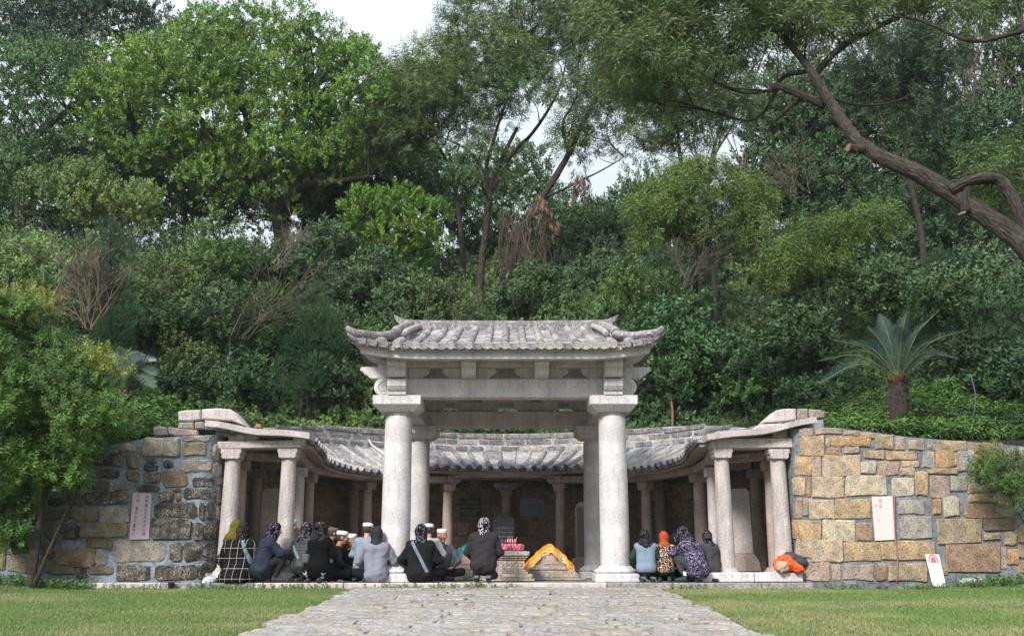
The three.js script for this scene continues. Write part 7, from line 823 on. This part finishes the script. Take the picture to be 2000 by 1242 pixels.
{ // leafy shrub in front of the rubble wall, and a small one by the ochre wall
  const R = rng(5005), z = 1.1, P = [[-40, 615], [0, 595], [60, 590], [75, 640], [95, 680], [160, 695], [185, 740], [175, 770], [225, 805], [235, 835], [200, 850], [165, 890], [145, 935], [100, 955], [70, 930], [30, 975], [-40, 985]];
  const b = V(atZ(66, 1110, z).x, lawnY(-7.6, z), z); const cl = [...clumpsIn(P, z, 1.0, 78, 0.22, 0.38, R), ...clumpsIn([[-40, 960], [40, 970], [60, 1010], [30, 1070], [-40, 1090]], z - 0.2, 0.6, 16, 0.16, 0.28, R)], tips = clumpsIn([[0, 575], [80, 568], [110, 620], [60, 640], [0, 640]], z, 0.5, 8, 0.14, 0.2, R), tips2 = clumpsIn([[130, 660], [200, 668], [240, 730], [160, 720]], z + 0.3, 0.4, 6, 0.12, 0.18, R);
  const L = [[[66, 1110], [70, 1040], [90, 960], [110, 850]], [[66, 1110], [60, 1010], [40, 900], [30, 760]], [[70, 1080], [130, 1000], [170, 920], [200, 840]], [[72, 1060], [90, 900], [90, 760], [80, 650]]].map((q) => ({ pts: pathAt(q, z), r0: 0.045, r1: 0.015 })); L.forEach((l) => { l.pts[0].y = b.y; });
  tree('leafy_shrub', 'tall bright green shrub with orange young tips in front of the rubble wall', { base: b, category: 'shrub', limbs: L, bark: M.barkDark, crowns: [{ clumps: cl, per: 1000, col: [0.10, 0.20, 0.028], geo: SP.small, opt: { s0: 0.8, s1: 1.25, cv: 0.5 }, boughs: 0.011 }, { name: 'young_tips', clumps: [...tips, ...tips2], per: 700, col: [0.22, 0.26, 0.035], geo: SP.small, opt: { s0: 0.7, s1: 1.1 }, boughs: 0.006 }, { name: 'young_tips', clumps: [...tips, ...tips2.slice(0, 1)].map((c) => ({ p: c.p.clone().add(V(0.05, 0.08, 0.05)), r: 0.1 })), per: 260, col: [0.36, 0.16, 0.05], geo: SP.small, opt: { s0: 0.6, s1: 0.9 }, boughs: 0 }] }, R);
  const z3 = 0.75, P3 = [[1905, 920], [1950, 880], [1985, 900], [2030, 890], [2040, 980], [1990, 1005], [1940, 960], [1905, 950]], b3 = V(atZ(2010, 1100, z3).x, lawnY(8.8, z3), z3); const l3 = [{ pts: [b3, ...pathAt([[2010, 1040], [1990, 1000], [1960, 940]], z3)], r0: 0.02, r1: 0.007 }, { pts: pathAt([[2010, 1040], [2005, 960], [1990, 910]], z3), r0: 0.015, r1: 0.006 }]; tree('leafy_shrub', 'small light green shrub against the ochre wall', { base: b3, category: 'shrub', limbs: l3, bark: M.bark, crowns: [{ clumps: clumpsIn(P3, z3, 0.35, 20, 0.13, 0.22, R), per: 800, col: [0.10, 0.19, 0.03], geo: SP.small, opt: { s0: 0.7, s1: 1.1 }, boughs: 0.006 }] }, R);
}
{ // grass: lawn blades, weeds along kerb and walls, tufts in the joints
  const R = rng(6006), blade = (n, h, w, sp, seed) => { const r = rng(seed), pos = []; for (let i = 0; i < n; i++) { const a = r() * 6.283, d = sp * Math.sqrt(r()), x = Math.cos(a) * d, z = Math.sin(a) * d, l = h * (0.6 + r() * 0.6), lx = (r() - 0.5) * l * 1.1, lz = (r() - 0.5) * l * 1.1, c = Math.cos(a) * w / 2, s = Math.sin(a) * w / 2; const tri = [[x - c, 0, z - s], [x + c, 0, z + s], [x + lx, l, z + lz]]; for (const q of tri) pos.push(...q); }  const g = new THREE.BufferGeometry(); g.setAttribute('position', new THREE.Float32BufferAttribute(pos, 3)); g.computeVertexNormals(); return g; };
  const tuft = blade(16, 0.026, 0.006, 0.05, 5), tall = blade(18, 0.11, 0.008, 0.04, 6), L = [], W = [], H = [];
  const col = (x, z, k) => { const d = smooth(0.42, 0.68, fbm(x * 0.55 + 8, z * 0.8, 4, 4)), m = lerp(0.0, 1, d); return C(lerp(0.185, 0.33, m) * k, lerp(0.275, 0.335, m) * k, lerp(0.08, 0.15, m) * k); };
  for (let i = 0; i < 62000; i++) { const z = 0.64 + Math.pow(R(), 1.0) * 9.4, w = 4.6 + (17.8 - z) * 0.33 + 1, x = (R() * 2 - 1) * Math.min(10.5, w + 2); if (Math.abs(x) > 0.56 * (17.8 - z) + 0.6) continue; if (x > -2.44 + 0.07 * Math.sin(z * 9) && x < 2.53 + 0.07 * Math.sin(z * 7)) continue; L.push([V(x, lawnY(x, z) - 0.003, z), V((R() - 0.5) * 0.3, 1, (R() - 0.5) * 0.3).normalize(), 0.7 + R() * 0.7, col(x, z, 0.75 + R() * 0.5)]); }
  tag(leaves('lawn_grass', tuft, LEAF, L, scene), 'short mown grass with straw-coloured patches on the lawn', 'grass');
  for (let i = 0; i < 900; i++) { const x = -8.8 + R() * 17.8, z = 0.66 + R() * R() * 0.28; const n = noise(x * 1.6, 3, 9); if (n < 0.5 && x > -6.9) continue; const k = 0.8 + R() * 0.5; W.push([V(x, lawnY(x, z) - 0.01, z), V((R() - 0.5) * 0.7, 1, (R() - 0.2) * 0.7).normalize(), 0.22 + R() * 0.3, C(0.12 * k, 0.22 * k, 0.045 * k)]); }
  for (let i = 0; i < 520; i++) { const lft = R() < 0.6, x = lft ? -9.2 + R() * 2.4 : 7.6 + R() * 1.8, z = 0.35 + R() * 0.7; const k = 0.7 + R() * 0.5; W.push([V(x, lawnY(x, z), z), V((R() - 0.5) * 0.9, 1, (R() - 0.2) * 0.9).normalize(), 0.25 + R() * 0.5, C(0.10 * k, 0.20 * k, 0.045 * k)]); }
  tag(leaves('kerb_weeds', SP.vine, LEAF, W, scene), 'leafy green weeds growing along the kerb and wall feet', 'weeds');
  for (let i = 0; i < 900; i++) { const z = 0.68 + Math.pow(R(), 1.2) * 8.5, x = -2.5 + R() * 5.1; if (noise(x * 2.1, z * 3.1, 17) < 0.62) continue; const k = 0.8 + R() * 0.5; H.push([V(x, lawnY(x, z) + 0.012, z), V((R() - 0.5) * 0.6, 1, (R() - 0.5) * 0.6).normalize(), 0.25 + R() * 0.45, C(0.12 * k, 0.22 * k, 0.045 * k)]); }
  tag(leaves('joint_grass', tall, LEAF, H, scene), 'small grass tufts growing in the joints of the path', 'grass');
}
scene.fog = new THREE.FogExp2(0xdfe8f0, 0.0003);   // thin morning haze
renderer.render(scene, camera);
